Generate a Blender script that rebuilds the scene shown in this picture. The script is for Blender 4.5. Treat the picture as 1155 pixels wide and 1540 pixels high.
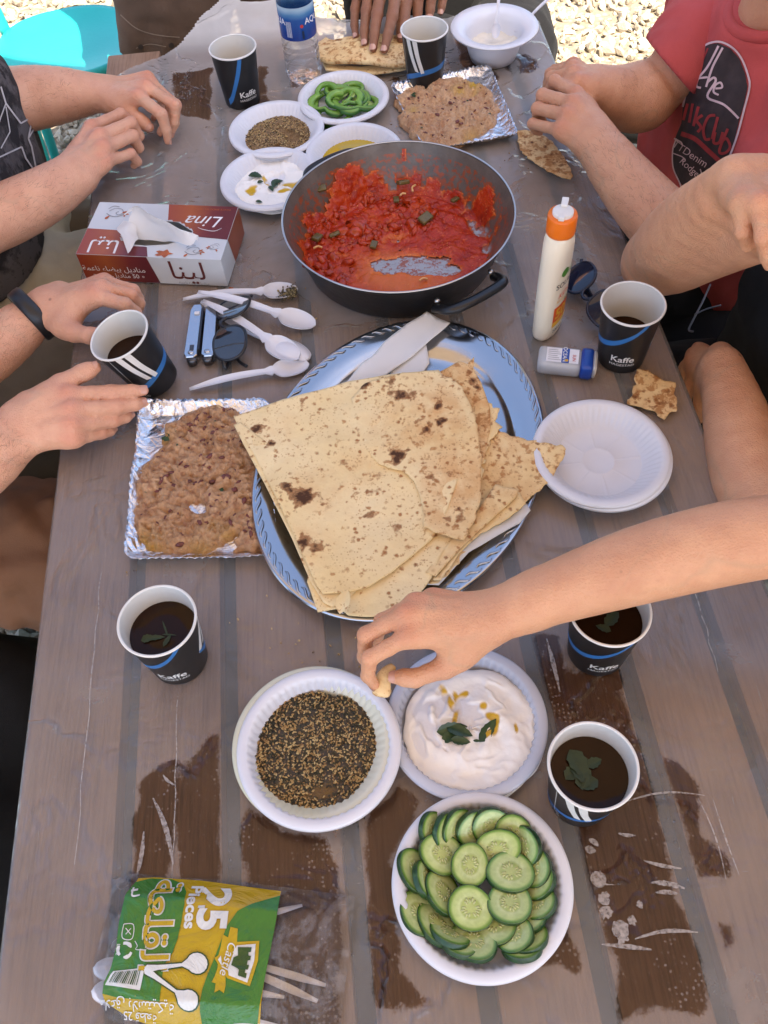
import bpy, bmesh, math, random
import numpy as np
from mathutils import Vector, Matrix, geometry

for o in list(bpy.data.objects):
    bpy.data.objects.remove(o)
SC = bpy.context.scene
COL = SC.collection
PI = math.pi
rad = math.radians

# ------------------------------------------------------------------ camera
# metres; z = 0 is the table top, x to the right, y towards the far end of the table
CAM_Z = 0.86658
FOC = 1317.196
TILT, ROLL = 0.58554496, -0.09662013
_F = np.array([0, math.sin(TILT), -math.cos(TILT)])
_R0 = np.array([1.0, 0, 0]); _U0 = np.cross(_R0, _F)
_R = math.cos(ROLL) * _R0 + math.sin(ROLL) * _U0
_U = -math.sin(ROLL) * _R0 + math.cos(ROLL) * _U0
cd = bpy.data.cameras.new('camera'); cam = bpy.data.objects.new('camera', cd); COL.objects.link(cam)
M = Matrix.Identity(4)
for i in range(3):
    M[i][0], M[i][1], M[i][2] = _R[i], _U[i], -_F[i]
M[2][3] = CAM_Z
cam.matrix_world = M
cd.sensor_fit = 'VERTICAL'; cd.sensor_height = 36.0; cd.lens = FOC / 1540 * 36.0
cd.clip_start = 0.02; cd.clip_end = 1500
SC.camera = cam

# ------------------------------------------------------------------ light
SUN_EL, SUN_AZ = rad(60), rad(160)          # azimuth clockwise from +y (far end of the table)
w = bpy.data.worlds.new('World'); SC.world = w; w.use_nodes = True
nt = w.node_tree
sky = nt.nodes.new('ShaderNodeTexSky'); sky.sky_type = 'NISHITA'; sky.sun_disc = False
sky.sun_elevation = SUN_EL; sky.sun_rotation = SUN_AZ
sky.air_density = 0.75; sky.dust_density = 2.2; sky.ozone_density = 0.3
bg = nt.nodes['Background']; nt.links.new(sky.outputs[0], bg.inputs[0]); bg.inputs[1].default_value = 0.15
sl = bpy.data.lights.new('sun', 'SUN'); sl.energy = 5.0; sl.angle = rad(0.53); sl.color = (1, 0.91, 0.77)
so = bpy.data.objects.new('sun', sl); COL.objects.link(so)
SUN_DIR = Vector((math.sin(SUN_AZ) * math.cos(SUN_EL), math.cos(SUN_AZ) * math.cos(SUN_EL), math.sin(SUN_EL)))
so.rotation_euler = SUN_DIR.to_track_quat('Z', 'Y').to_euler()
so.location = SUN_DIR * 20
vs = SC.view_settings
vs.view_transform = 'Standard'; vs.look = 'None'; vs.gamma = 1.0; vs.exposure = 1.85
vs.use_curve_mapping = False
SC.cycles.max_bounces = 10; SC.cycles.transparent_max_bounces = 12
SC.cycles.diffuse_bounces = 4; SC.cycles.glossy_bounces = 4; SC.cycles.transmission_bounces = 8
SC.cycles.use_denoising = True
SC.cycles.sample_clamp_indirect = 6

# ------------------------------------------------------------------ measuring helpers
def at(px, py, z=0.0):
    """point of the plane at height z on the sight line through photograph pixel (px, py)"""
    d = _F * FOC + _R * (px - 577.5) - _U * (py - 770)
    t = (z - CAM_Z) / d[2]
    return np.array([d[0] * t, d[1] * t, z])
def wid(px, py, z, w):
    """metres spanned by w pixels there"""
    return w * float((at(px, py, z) - np.array([0, 0, CAM_Z])) @ _F) / FOC
def pts(L, z=None):
    return np.array([at(*(q if z is None else (q[0], q[1], z))) for q in L])

# ------------------------------------------------------------------ noise
def _hash(ix, iy, iz, s):
    h = (ix.astype(np.int64) * 374761393 + iy.astype(np.int64) * 668265263 + iz.astype(np.int64) * 2147483647 + s * 974634777) & 0xffffffff
    h = ((h ^ (h >> 13)) * 1274126177) & 0xffffffff
    return ((h ^ (h >> 16)) & 0xffff) / 65535.0
def vnoise(p, scale=1.0, seed=0):
    p = np.asarray(p, float) * scale + 1000
    i = np.floor(p).astype(np.int64); f = p - i; f = f * f * f * (f * (f * 6 - 15) + 10)
    x, y, z = i[:, 0], i[:, 1], i[:, 2]; fx, fy, fz = f[:, 0], f[:, 1], f[:, 2]
    def L(a, b, t): return a + (b - a) * t
    c = lambda dx, dy, dz: _hash(x + dx, y + dy, z + dz, seed)
    return L(L(L(c(0,0,0), c(1,0,0), fx), L(c(0,1,0), c(1,1,0), fx), fy), L(L(c(0,0,1), c(1,0,1), fx), L(c(0,1,1), c(1,1,1), fx), fy), fz) * 2 - 1
def fbm(p, scale=1.0, octv=4, seed=0, gain=0.5):
    r = 0; a = 1; s = scale
    for k in range(octv):
        r = r + a * vnoise(p, s, seed + k * 17); a *= gain; s *= 2.03
    return r

# ------------------------------------------------------------------ objects
def thing(name, label, cat, loc=(0, 0, 0), rz=0.0, group=None):
    o = bpy.data.objects.new(name, None); o.empty_display_size = 0.02
    COL.objects.link(o); o.location = loc; o.rotation_euler = (0, 0, rz)
    tag(o, label, cat, group); return o
def tag(o, label=None, cat=None, group=None, kind=None):
    if label: o['label'] = label
    if cat: o['category'] = cat
    if group: o['group'] = group
    if kind: o['kind'] = kind
    return o
def mk(name, V, F, mat, parent=None, smooth=True, attrs=None, loc=None, world=False):
    """one mesh object; world=True: V is in world coordinates and gets moved into the parent's / loc's frame"""
    V = np.asarray(V, float)
    if world:
        if parent is not None:
            Mi = world_m(parent).inverted(); A = np.array(Mi)
            V = V @ A[:3, :3].T + A[:3, 3]
        elif loc is None:
            loc = (V.min(0) + V.max(0)) / 2; loc[2] = V[:, 2].min(); V = V - loc
        else:
            V = V - np.asarray(loc)
    me = bpy.data.meshes.new(name)
    if isinstance(F, np.ndarray): F = F.tolist()
    me.from_pydata(V.tolist(), [], F)
    for k, a in (attrs or {}).items():
        a = np.asarray(a, np.float32)
        if a.ndim == 1:
            at_ = me.attributes.new(k, 'FLOAT', 'POINT'); at_.data.foreach_set('value', a)
        else:
            at_ = me.attributes.new(k, 'FLOAT_VECTOR', 'POINT'); at_.data.foreach_set('vector', a.ravel())
    if smooth:
        me.polygons.foreach_set('use_smooth', np.ones(len(me.polygons), bool))
    if mat is not None: me.materials.append(mat)
    me.update()
    o = bpy.data.objects.new(name, me); COL.objects.link(o)
    if parent is not None: o.parent = parent
    if loc is not None: o.location = loc
    return o
def world_m(o):
    m = Matrix.LocRotScale(o.location, o.rotation_euler, o.scale)
    return world_m(o.parent) @ m if o.parent else m
def dup(root, loc=None, rz=None, label=None):
    def cp(o, par):
        c = o.copy(); COL.objects.link(c)
        if par is not None: c.parent = par
        for ch in o.children: cp(ch, c)
        return c
    r = cp(root, None)
    if loc is not None: r.location = loc
    if rz is not None: r.rotation_euler = (0, 0, rz)
    if label: r['label'] = label
    return r
class MB:
    """collects pieces of one part"""
    def __init__(s): s.V = []; s.F = []; s.n = 0
    def add(s, V, F):
        V = np.asarray(V, float); s.V.append(V); s.F += [tuple(int(i) + s.n for i in f) for f in F]; s.n += len(V); return s
    def make(s, name, mat, parent=None, **k): return mk(name, np.concatenate(s.V), s.F, mat, parent, **k)
def lathe(prof, n=64, mod=None, cap0=False, cap1=False):
    """profile [(r, z)] turned round z; mod(theta, k) scales r"""
    t = np.arange(n) * 2 * PI / n; V = []
    for k, (r, z) in enumerate(prof):
        rr = r * (mod(t, k) if mod else np.ones(n))
        V.append(np.stack([rr * np.cos(t), rr * np.sin(t), np.full(n, z)], 1))
    m = len(prof); F = []
    for k in range(m - 1):
        for i in range(n):
            j = (i + 1) % n; F.append((k * n + i, k * n + j, (k + 1) * n + j, (k + 1) * n + i))
    if cap0: F.append(tuple(range(n))[::-1])
    if cap1: F.append(tuple((m - 1) * n + i for i in range(n)))
    return np.concatenate(V), F
def frame(d, up=(0, 0, 1)):
    d = np.asarray(d, float); d = d / np.linalg.norm(d); u = np.asarray(up, float)
    s = np.cross(d, u)
    if np.linalg.norm(s) < 1e-4: s = np.cross(d, np.array([1.0, 0, 0.1]))
    s /= np.linalg.norm(s); u = np.cross(s, d); return s, u, d
def tube(path, r, n=10, closed=False, caps=True, flat=1.0, up=(0, 0, 1)):
    """tube along a path; r scalar or list; flat scales the 'up' half axis"""
    P = np.asarray(path, float); m = len(P); r = np.full(m, r) if np.isscalar(r) else np.asarray(r, float)
    t = np.arange(n) * 2 * PI / n; V = []
    for i in range(m):
        a = P[(i - 1) % m] if (closed or i > 0) else P[i]; b = P[(i + 1) % m] if (closed or i < m - 1) else P[i]
        s, u, d = frame(b - a, up)
        V.append(P[i] + r[i] * (np.cos(t)[:, None] * s + flat * np.sin(t)[:, None] * u))
    F = []
    for k in range(m if closed else m - 1):
        k2 = (k + 1) % m
        for i in range(n):
            j = (i + 1) % n; F.append((k * n + i, k * n + j, k2 * n + j, k2 * n + i))
    if caps and not closed:
        F.append(tuple(range(n))[::-1]); F.append(tuple((m - 1) * n + i for i in range(n)))
    return np.concatenate(V), F
def spline(P, per=8, closed=False):
    P = np.asarray(P, float); m = len(P); out = []
    for i in range(m if closed else m - 1):
        g = (lambda k: P[k % m]) if closed else (lambda k: P[min(max(k, 0), m - 1)])
        a, b, c, d = g(i - 1), g(i), g(i + 1), g(i + 2)
        for q in range(per):
            t = q / per
            out.append(0.5 * ((2 * b) + (c - a) * t + (2 * a - 5 * b + 4 * c - d) * t * t + (3 * b - a - 3 * c + d) * t ** 3))
    if not closed: out.append(P[-1])
    return np.array(out)
def box(x0, x1, y0, y1, z0, z1, bev=0.0):
    if bev <= 0:
        V = [(x, y, z) for z in (z0, z1) for y in (y0, y1) for x in (x0, x1)]
        F = [(0, 2, 3, 1), (4, 5, 7, 6), (0, 1, 5, 4), (2, 6, 7, 3), (0, 4, 6, 2), (1, 3, 7, 5)]
        return np.array(V, float), F
    bm = bmesh.new(); bmesh.ops.create_cube(bm, size=1)
    for v in bm.verts:
        v.co = Vector(((x0 + x1) / 2 + v.co.x * (x1 - x0), (y0 + y1) / 2 + v.co.y * (y1 - y0), (z0 + z1) / 2 + v.co.z * (z1 - z0)))
    bmesh.ops.bevel(bm, geom=list(bm.edges), offset=bev, segments=2, affect='EDGES', profile=0.6)
    V = np.array([v.co[:] for v in bm.verts]); bm.verts.index_update(); F = [tuple(v.index for v in f.verts) for f in bm.faces]; bm.free()
    return V, F
def inside(poly, P):
    poly = np.asarray(poly)[:, :2]; x, y = P[:, 0], P[:, 1]; r = np.zeros(len(P), bool); n = len(poly)
    for i in range(n):
        (x1, y1), (x2, y2) = poly[i], poly[(i + 1) % n]
        if y1 == y2: continue
        c = ((y1 > y) != (y2 > y)) & (x < (x2 - x1) * (y - y1) / (y2 - y1) + x1); r ^= c
    return r
def edge_dist(poly, P):
    """distance to the outline, positive inside"""
    poly = np.asarray(poly)[:, :2]; P = P[:, :2]; d = np.full(len(P), 1e9); n = len(poly)
    for i in range(n):
        a, b = poly[i], poly[(i + 1) % n]; ab = b - a
        t = np.clip(((P - a) @ ab) / max(ab @ ab, 1e-12), 0, 1)
        d = np.minimum(d, np.linalg.norm(P - a - t[:, None] * ab, axis=1))
    return np.where(inside(poly, P), d, -d)
def resample(poly, step):
    poly = np.asarray(poly, float)[:, :2]; out = []
    for i in range(len(poly)):
        a, b = poly[i], poly[(i + 1) % len(poly)]; k = max(1, int(np.linalg.norm(b - a) / step))
        for q in range(k): out.append(a + (b - a) * q / k)
    return np.array(out)
def fill(poly, step):
    """2D triangulation of an outline with an inner grid; returns verts (n,2), tris, boundary index loop"""
    B = resample(poly, step); lo, hi = B.min(0), B.max(0)
    gx, gy = np.meshgrid(np.arange(lo[0], hi[0], step), np.arange(lo[1], hi[1], step * 0.87))
    gx[1::2] += step / 2
    G = np.stack([gx.ravel(), gy.ravel()], 1)
    G = G[edge_dist(B, G) > step * 0.5]
    n = len(B)
    vs_, es, fs, *_ = geometry.delaunay_2d_cdt([Vector(p) for p in B] + [Vector(p) for p in G], [(i, (i + 1) % n) for i in range(n)], [], 1, 1e-7)
    return np.array([v[:] for v in vs_]), [tuple(f) for f in fs], n
def slab(poly, step, top, thick):
    """a sheet with thickness: top(P2)->z of the upper face, thick scalar or fn"""
    V2, T, n = fill(poly, step); zt = top(V2); th = thick(V2) if callable(thick) else thick
    N = len(V2)
    up = np.column_stack([V2, zt]); dn = np.column_stack([V2, zt - th])
    # orient triangles up
    F = []
    for a, b, c in T:
        if (V2[b][0] - V2[a][0]) * (V2[c][1] - V2[a][1]) - (V2[b][1] - V2[a][1]) * (V2[c][0] - V2[a][0]) < 0: b, c = c, b
        F.append((a, b, c)); F.append((a + N, c + N, b + N))
    cnt = {}
    for f in F[::2]:
        for i in range(3):
            e = (f[i], f[(i + 1) % 3]); cnt[e] = 1
    for (a, b) in list(cnt):
        if (b, a) not in cnt: F.append((b, a, a + N, b + N))
    return np.concatenate([up, dn]), F, N
_TXT = {}
def text_mesh(s, size=1.0, bold=0.0, shear=0.0, sx=1.0, align='CENTER', res=4):
    """flat lettering as (V, F) in the xy plane"""
    k = (s, bold, shear, res)
    if k not in _TXT:
        c = bpy.data.curves.new('lettering', 'FONT'); c.body = s; c.size = 1.0; c.offset = bold; c.shear = shear; c.resolution_u = res
        c.align_x = 'CENTER'; c.align_y = 'CENTER'
        o = bpy.data.objects.new('lettering', c); COL.objects.link(o)
        dg = bpy.context.evaluated_depsgraph_get(); me = bpy.data.meshes.new_from_object(o.evaluated_get(dg))
        V = np.array([v.co[:] for v in me.vertices]) if len(me.vertices) else np.zeros((0, 3)); F = [tuple(p.vertices) for p in me.polygons]
        bpy.data.objects.remove(o); bpy.data.curves.remove(c); bpy.data.meshes.remove(me)
        _TXT[k] = (V, F)
    V, F = _TXT[k]
    return V * np.array([size * sx, size, 1]), F
def stroke2(path, width):
    """flat ribbon of varying width in the xy plane"""
    P = np.asarray(path, float)[:, :2]; n = len(P); W = np.full(n, width) if np.isscalar(width) else np.interp(np.linspace(0, 1, n), np.linspace(0, 1, len(width)), width)
    T = np.gradient(P, axis=0); T /= np.maximum(np.linalg.norm(T, axis=1)[:, None], 1e-9); N = np.stack([-T[:, 1], T[:, 0]], 1)
    V = np.concatenate([P + N * W[:, None] / 2, P - N * W[:, None] / 2]); V = np.column_stack([V, np.zeros(len(V))])
    return V, [(i, n + i, n + i + 1, i + 1) for i in range(n - 1)]
def disc2(cx, cy, rx, ry=None, n=20, rot=0.0):
    t = np.arange(n) * 2 * PI / n; ry = rx if ry is None else ry
    x, y = rx * np.cos(t), ry * np.sin(t)
    return np.column_stack([cx + x * math.cos(rot) - y * math.sin(rot), cy + x * math.sin(rot) + y * math.cos(rot), 0 * t]), [tuple(range(n))]
_ICO = None
def ico(sub=1):
    bm = bmesh.new(); bmesh.ops.create_icosphere(bm, subdivisions=sub, radius=1.0)
    V = np.array([v.co[:] for v in bm.verts]); bm.verts.index_update(); F = np.array([[v.index for v in f.verts] for f in bm.faces]); bm.free(); return V, F
def scatter(base, Fb, centers, scales, rots, jitter=0.0, rng=None):
    """many copies of one small solid joined: scales (n,3), rots (n,3,3)"""
    n = len(centers); nv = len(base)
    B = base[None] * scales[:, None, :]
    if jitter: B = B * (1 + jitter * rng.standard_normal((n, nv, 1)))
    V = np.einsum('nij,nvj->nvi', rots, B) + centers[:, None, :]
    F = (np.asarray(Fb)[None] + (np.arange(n) * nv)[:, None, None]).reshape(-1, np.asarray(Fb).shape[1])
    return V.reshape(-1, 3), F
def rand_rot(n, rng):
    q = rng.standard_normal((n, 4)); q /= np.linalg.norm(q, axis=1)[:, None]; w_, x, y, z = q.T
    return np.stack([np.stack([1-2*(y*y+z*z), 2*(x*y-z*w_), 2*(x*z+y*w_)], 1), np.stack([2*(x*y+z*w_), 1-2*(x*x+z*z), 2*(y*z-x*w_)], 1), np.stack([2*(x*z-y*w_), 2*(y*z+x*w_), 1-2*(x*x+y*y)], 1)], 1)
def rotz(n, rng, lean=0.25):
    a = rng.uniform(0, 2 * PI, n); c, s = np.cos(a), np.sin(a); z = np.zeros(n); o = np.ones(n)
    R = np.stack([np.stack([c, -s, z], 1), np.stack([s, c, z], 1), np.stack([z, z, o], 1)], 1)
    b = rng.normal(0, lean, n); c, s = np.cos(b), np.sin(b)
    X = np.stack([np.stack([o, z, z], 1), np.stack([z, c, -s], 1), np.stack([z, s, c], 1)], 1)
    return R @ X

# ------------------------------------------------------------------ materials
class NT:
    def __init__(s, name):
        s.m = bpy.data.materials.new(name); s.m.use_nodes = True; s.t = s.m.node_tree; s.t.nodes.clear()
        s.out = s.n('ShaderNodeOutputMaterial')
    def n(s, typ, **k):
        nd = s.t.nodes.new(typ)
        for a, v in k.items():
            setattr(nd, a, v)
        return nd
    def l(s, a, b): s.t.links.new(a, b)
    def set(s, nd, name, v):
        if hasattr(v, 'is_linked') or isinstance(v, bpy.types.NodeSocket): s.l(v, nd.inputs[name])
        else:
            if isinstance(v, (tuple, list)) and len(v) == 3 and nd.inputs[name].type == 'RGBA': v = (*v, 1)
            nd.inputs[name].default_value = v
    def coord(s, which='Object'):
        if not hasattr(s, '_tc'): s._tc = s.n('ShaderNodeTexCoord')
        return s._tc.outputs[which]
    def attr(s, name, out='Fac'):
        return s.n('ShaderNodeAttribute', attribute_name=name).outputs[out]
    def mapp(s, scale=(1, 1, 1), rot=(0, 0, 0), loc=(0, 0, 0), src=None):
        nd = s.n('ShaderNodeMapping'); s.l(src or s.coord(), nd.inputs[0])
        nd.inputs['Scale'].default_value = scale; nd.inputs['Rotation'].default_value = rot; nd.inputs['Location'].default_value = loc
        return nd.outputs[0]
    def noise(s, scale=10, detail=4, rough=0.5, src=None, dist=0.0, out='Fac'):
        nd = s.n('ShaderNodeTexNoise'); s.l(src or s.coord(), nd.inputs['Vector'])
        nd.inputs['Scale'].default_value = scale; nd.inputs['Detail'].default_value = detail; nd.inputs['Roughness'].default_value = rough; nd.inputs['Distortion'].default_value = dist
        return nd.outputs[out]
    def vor(s, scale=10, feature='F1', src=None, out='Distance', rnd=1.0):
        nd = s.n('ShaderNodeTexVoronoi', feature=feature); s.l(src or s.coord(), nd.inputs['Vector']); nd.inputs['Scale'].default_value = scale
        nd.inputs['Randomness'].default_value = rnd
        return nd.outputs[out]
    def ramp(s, fac, stops, interp='LINEAR'):
        nd = s.n('ShaderNodeValToRGB'); nd.color_ramp.interpolation = interp; el = nd.color_ramp.elements
        while len(el) < len(stops): el.new(0.5)
        for e, (p, c) in zip(el, stops):
            e.position = p; e.color = (c, c, c, 1) if np.isscalar(c) else (*c, 1)
        s.l(fac, nd.inputs[0]); return nd.outputs[0]
    def math(s, op, a, b=0.0, clamp=False):
        nd = s.n('ShaderNodeMath', operation=op, use_clamp=clamp)
        for i, v in enumerate((a, b)):
            if isinstance(v, bpy.types.NodeSocket): s.l(v, nd.inputs[i])
            else: nd.inputs[i].default_value = v
        return nd.outputs[0]
    def mix(s, f, a, b, typ='MIX'):
        nd = s.n('ShaderNodeMix', data_type='RGBA', blend_type=typ)
        for i, v in ((0, f), (6, a), (7, b)):
            if isinstance(v, bpy.types.NodeSocket): s.l(v, nd.inputs[i])
            elif i == 0: nd.inputs[0].default_value = v
            else: nd.inputs[i].default_value = (*v, 1) if len(v) == 3 else v
        return nd.outputs[2]
    def bump(s, h, dist=0.001, strength=1.0, prev=None):
        nd = s.n('ShaderNodeBump'); nd.inputs['Distance'].default_value = dist; nd.inputs['Strength'].default_value = strength
        s.l(h, nd.inputs['Height'])
        if prev is not None: s.l(prev, nd.inputs['Normal'])
        return nd.outputs[0]
    def bsdf(s, color=(0.8, 0.8, 0.8), rough=0.5, normal=None, **k):
        nd = s.n('ShaderNodeBsdfPrincipled'); s.set(nd, 'Base Color', color); s.set(nd, 'Roughness', rough)
        if normal is not None: s.l(normal, nd.inputs['Normal'])
        for a, v in k.items():
            s.set(nd, a.replace('_', ' '), v)
        return nd.outputs[0]
    def shmix(s, f, a, b):
        nd = s.n('ShaderNodeMixShader')
        if isinstance(f, bpy.types.NodeSocket): s.l(f, nd.inputs[0])
        else: nd.inputs[0].default_value = f
        s.l(a, nd.inputs[1]); s.l(b, nd.inputs[2]); return nd.outputs[0]
    def done(s, sh): s.l(sh, s.out.inputs[0]); return s.m
def plain(name, color, rough=0.5, var=0.12, scale=40, bump=0.0, bscale=200, **k):
    """a single-colour material with slight mottling and optional fine relief"""
    t = NT(name); f = t.noise(scale, 5)
    dark = tuple(c * (1 - var) for c in color); lite = tuple(min(1, c * (1 + var)) for c in color)
    c = t.mix(t.ramp(f, [(0.3, 0.0), (0.7, 1.0)]), dark, lite)
    n = t.bump(t.noise(bscale, 3), bump) if bump else None
    return t.done(t.bsdf(c, rough, n, **k))
def glow_white(name, color, trans=0.25, rough=0.3, **k):
    """thin white plastic or paper that lets some light through"""
    t = NT(name); f = t.noise(25, 4); c = t.mix(f, tuple(x * 0.96 for x in color), color)
    a = t.bsdf(c, rough, **k); tr = t.n('ShaderNodeBsdfTranslucent'); t.l(c, tr.inputs[0])
    return t.done(t.shmix(trans, a, tr.outputs[0]))
# ================================================================== setting
GZ = -0.74
TILT_X = -0.03        # the table runs very slightly to the left as it goes away
def tx(x, y): return x + TILT_X * (y - 0.3)
def sheet_poly(V): V = np.array(V, float); V[:, 0] += TILT_X * (V[:, 1] - 0.3); return V

t = NT('earth'); c = t.mix(t.noise(6, 6), (0.30, 0.24, 0.16), (0.45, 0.37, 0.26))
c = t.mix(t.ramp(t.vor(38), [(0.2, 0.0), (0.5, 1.0)]), c, (0.2, 0.16, 0.11))
MAT_EARTH = t.done(t.bsdf(c, 0.95, t.bump(t.vor(38), 0.012)))
g = mk('ground', *box(-200, 200, -200, 200, GZ - 0.3, GZ), MAT_EARTH, smooth=False); tag(g, kind='structure')
# loose limestone chippings round the table
rng = np.random.default_rng(3)
t = NT('limestone_chippings'); f = t.attr('tone')
c = t.ramp(f, [(0, (0.17, 0.13, 0.09)), (0.35, (0.36, 0.29, 0.20)), (0.7, (0.47, 0.40, 0.29)), (1, (0.58, 0.52, 0.41))])
MAT_STONE = t.done(t.bsdf(t.mix(t.noise(90, 4), c, (0.3, 0.25, 0.18)), 0.9, t.bump(t.noise(220, 4), 0.002)))
def pebbles(n, x0, x1, y0, y1, size, seed):
    r = np.random.default_rng(seed)
    c = np.column_stack([r.uniform(x0, x1, n), r.uniform(y0, y1, n), GZ + r.uniform(-0.002, 0.016, n)])
    sc_ = size * r.lognormal(0, 0.3, n)[:, None] * np.column_stack([r.uniform(0.8, 1.5, n), r.uniform(0.7, 1.1, n), r.uniform(0.45, 0.8, n)])
    return c, sc_
IV, IF = ico(1); IV = IV[:]; 
VV, FF, TT, nn = [], [], [], 0
for (n, x0, x1, y0, y1, size, sd) in ((11000, -2.0, 2.3, 1.3, 3.4, 0.0125, 5), (2600, 0.3, 2.6, 3.4, 4.6, 0.014, 6), (3800, -1.4, -0.35, 0.7, 1.9, 0.0125, 7), (2000, -2.2, 0.3, 3.4, 4.2, 0.014, 8)):
    c, s_ = pebbles(n, x0, x1, y0, y1, size, sd)
    r = np.random.default_rng(sd + 50)
    v, f = scatter(IV, IF, c, s_, rand_rot(n, r), 0.16, r)
    VV.append(v); FF.append(f + nn); nn += len(v); TT.append(np.repeat(r.uniform(0, 1, n), len(IV)))
o = mk('gravel', np.concatenate(VV), np.concatenate(FF), MAT_STONE, smooth=False, attrs={'tone': np.concatenate(TT)})
tag(o, 'pale limestone chippings loose on the ground', 'gravel', kind='stuff')

# shade cloth above, stretched over four poles; its far edge lets the sun fall on the ground beyond the table
t = NT('shade_cloth'); c = t.mix(t.noise(3, 5), (0.54, 0.41, 0.29), (0.64, 0.50, 0.36))
a = t.bsdf(c, 0.85, t.bump(t.noise(60, 3), 0.002)); tr = t.n('ShaderNodeBsdfTranslucent'); t.l(c, tr.inputs[0])
MAT_CLOTH = t.done(t.shmix(0.17, a, tr.outputs[0]))
t = NT('galvanised_pole'); MAT_POLE = t.done(t.bsdf(t.mix(t.noise(12, 5), (0.35, 0.35, 0.36), (0.5, 0.5, 0.5)), 0.45, Metallic=0.8))
CZ = 1.75
def shade_edge(x):        # far edge of the cloth so that its shadow on the table ends along this line
    line = 1.78 - 0.33 * (x - 0.2)
    return line
off = SUN_DIR * ((CZ) / SUN_DIR.z)
gx = np.linspace(-1.25, 3.6, 30); gv = np.linspace(0, 1, 24); V = []; 
for v_ in gv:
    for x in gx:
        yf = shade_edge(x - off.x) + off.y; y = -1.9 + v_ * (yf + 1.9)
        V.append((x, y, CZ - 0.10 * math.sin(PI * v_) * math.sin(PI * (x + 1.25) / 4.85) + 0.01 * math.sin(9 * x + 5 * y)))
F = [(j * 30 + i, j * 30 + i + 1, (j + 1) * 30 + i + 1, (j + 1) * 30 + i) for j in range(23) for i in range(29)]
cn = thing('shade_canopy', 'sand coloured shade cloth stretched on poles over the table', 'canopy', (0.5, -1, GZ))
mk('cloth', V, F, MAT_CLOTH, cn, world=True)
for (i, j) in ((0, 0), (29, 0), (0, 23), (29, 23)):
    p = np.array(V[j * 30 + i]); v, f = tube([(p[0], p[1], GZ), (p[0], p[1], p[2] + 0.03)], 0.022, 12); mk('pole', v, f, MAT_POLE, cn, world=True)

# ---------------------------------------------------------------- table
t = NT('brown_board')
gr = t.mapp(scale=(1, 0.05, 1))
c = t.mix(t.noise(90, 5, 0.6, gr), (0.205, 0.115, 0.066), (0.295, 0.175, 0.108))
c = t.mix(t.ramp(t.noise(260, 3, 0.6, gr), [(0.45, 0), (0.7, 1)]), c, (0.155, 0.082, 0.046))
c = t.mix(t.ramp(t.noise(9, 4), [(0.4, 0), (0.75, 1)]), c, (0.33, 0.215, 0.14))
MAT_BOARD = t.done(t.bsdf(c, 0.55, t.bump(t.noise(300, 3, 0.5, gr), 0.0006)))
MAT_STEEL = plain('dark_painted_steel', (0.06, 0.06, 0.065), 0.45)
Y0, Y1 = -0.22, 1.66
table = thing('table', 'long brown board table with wide gaps between its boards', 'table', (0, 0.7, GZ))
gaps = [-0.285, -0.18, -0.065, 0.042, 0.144, 0.24, 0.34]
ex = [-0.392] + gaps + [0.412]
for i in range(8):
    a = ex[i] + (0.0 if i == 0 else 0.009); b = ex[i + 1] - (0.0 if i == 7 else 0.009)
    v, f = box(a, b, Y0, Y1 - 0.004 * (i % 3), -0.032 - 0.0007 * (i % 2), -0.0045 - 0.0004 * (i % 3), 0.0015)
    mk('board', sheet_poly(v), f, MAT_BOARD, table, smooth=False, world=True)
v, f = box(-0.388, 0.405, Y0 + 0.01, Y1 - 0.02, -0.0344, -0.0336); mk('gap_shade_panel', sheet_poly(v), f, plain('gap_shade_grey', (0.045, 0.05, 0.058), 0.6), table, smooth=False, world=True)  # dark panel added below the boards to stand in for shade in the gaps
for y in (Y0 + 0.12, 0.7, Y1 - 0.1):
    v, f = box(-0.36, 0.38, y - 0.03, y + 0.03, -0.06, -0.0346); mk('crossbar', sheet_poly(v), f, MAT_STEEL, table, smooth=False, world=True)
for x in (-0.35, 0.37):
    for y in (Y0 + 0.12, Y1 - 0.1):
        v, f = box(x - 0.02, x + 0.02, y - 0.02, y + 0.02, GZ, -0.0605); mk('leg', sheet_poly(v), f, MAT_STEEL, table, smooth=False, world=True)

# ---------------------------------------------------------------- plastic sheet
WET = []      # outlines (photo pixels) of the places where the sheet clings to the boards
WET_PX = [
 [(262,1178),(300,1095),(332,1100),(334,1560),(262,1560)], [(205,1180),(240,1150),(262,1140),(262,1560),(200,1560),(185,1440),(190,1340),(198,1240)],
 [(368,1205),(420,1245),(490,1262),(508,1300),(516,1560),(352,1560),(355,1270)],
 [(545,1240),(600,1180),(628,1200),(600,1290),(598,1440),(650,1510),(560,1520),(546,1400)],
 [(800,950),(842,955),(850,1000),(935,1000),(952,1075),(985,1190),(1000,1270),(1020,1350),(1050,1420),(1074,1492),(1050,1525),(1010,1520),(930,1540),(918,1500),(895,1400),(868,1290),(850,1200),(822,1100),(808,1040)],
 [(992,1132),(1030,1155),(1058,1180),(1062,1250),(1100,1290),(1115,1320),(1108,1328),(1048,1322),(1010,1230)],
 [(1067,1376),(1108,1378),(1118,1420),(1104,1434),(1085,1430)], [(850,1380),(872,1430),(870,1455),(800,1470),(810,1420)],
 [(256,106),(318,100),(316,178),(262,172),(258,135)], [(382,92),(402,98),(400,120),(412,165),(372,175),(360,150),(384,125)], [(424,110),(446,122),(448,132),(420,128)],
 [(668,58),(700,52),(735,92),(752,120),(728,124),(672,108)], [(762,92),(790,78),(812,92),(800,108),(772,110),(756,100)], [(590,112),(612,118),(606,130),(588,124)],
 [(520,1190),(542,1200),(540,1240),(528,1245)],
]
WET = [pts(p, 0)[:, :2] for p in WET_PX]
rs = np.random.default_rng(11)
DRY = []
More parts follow.
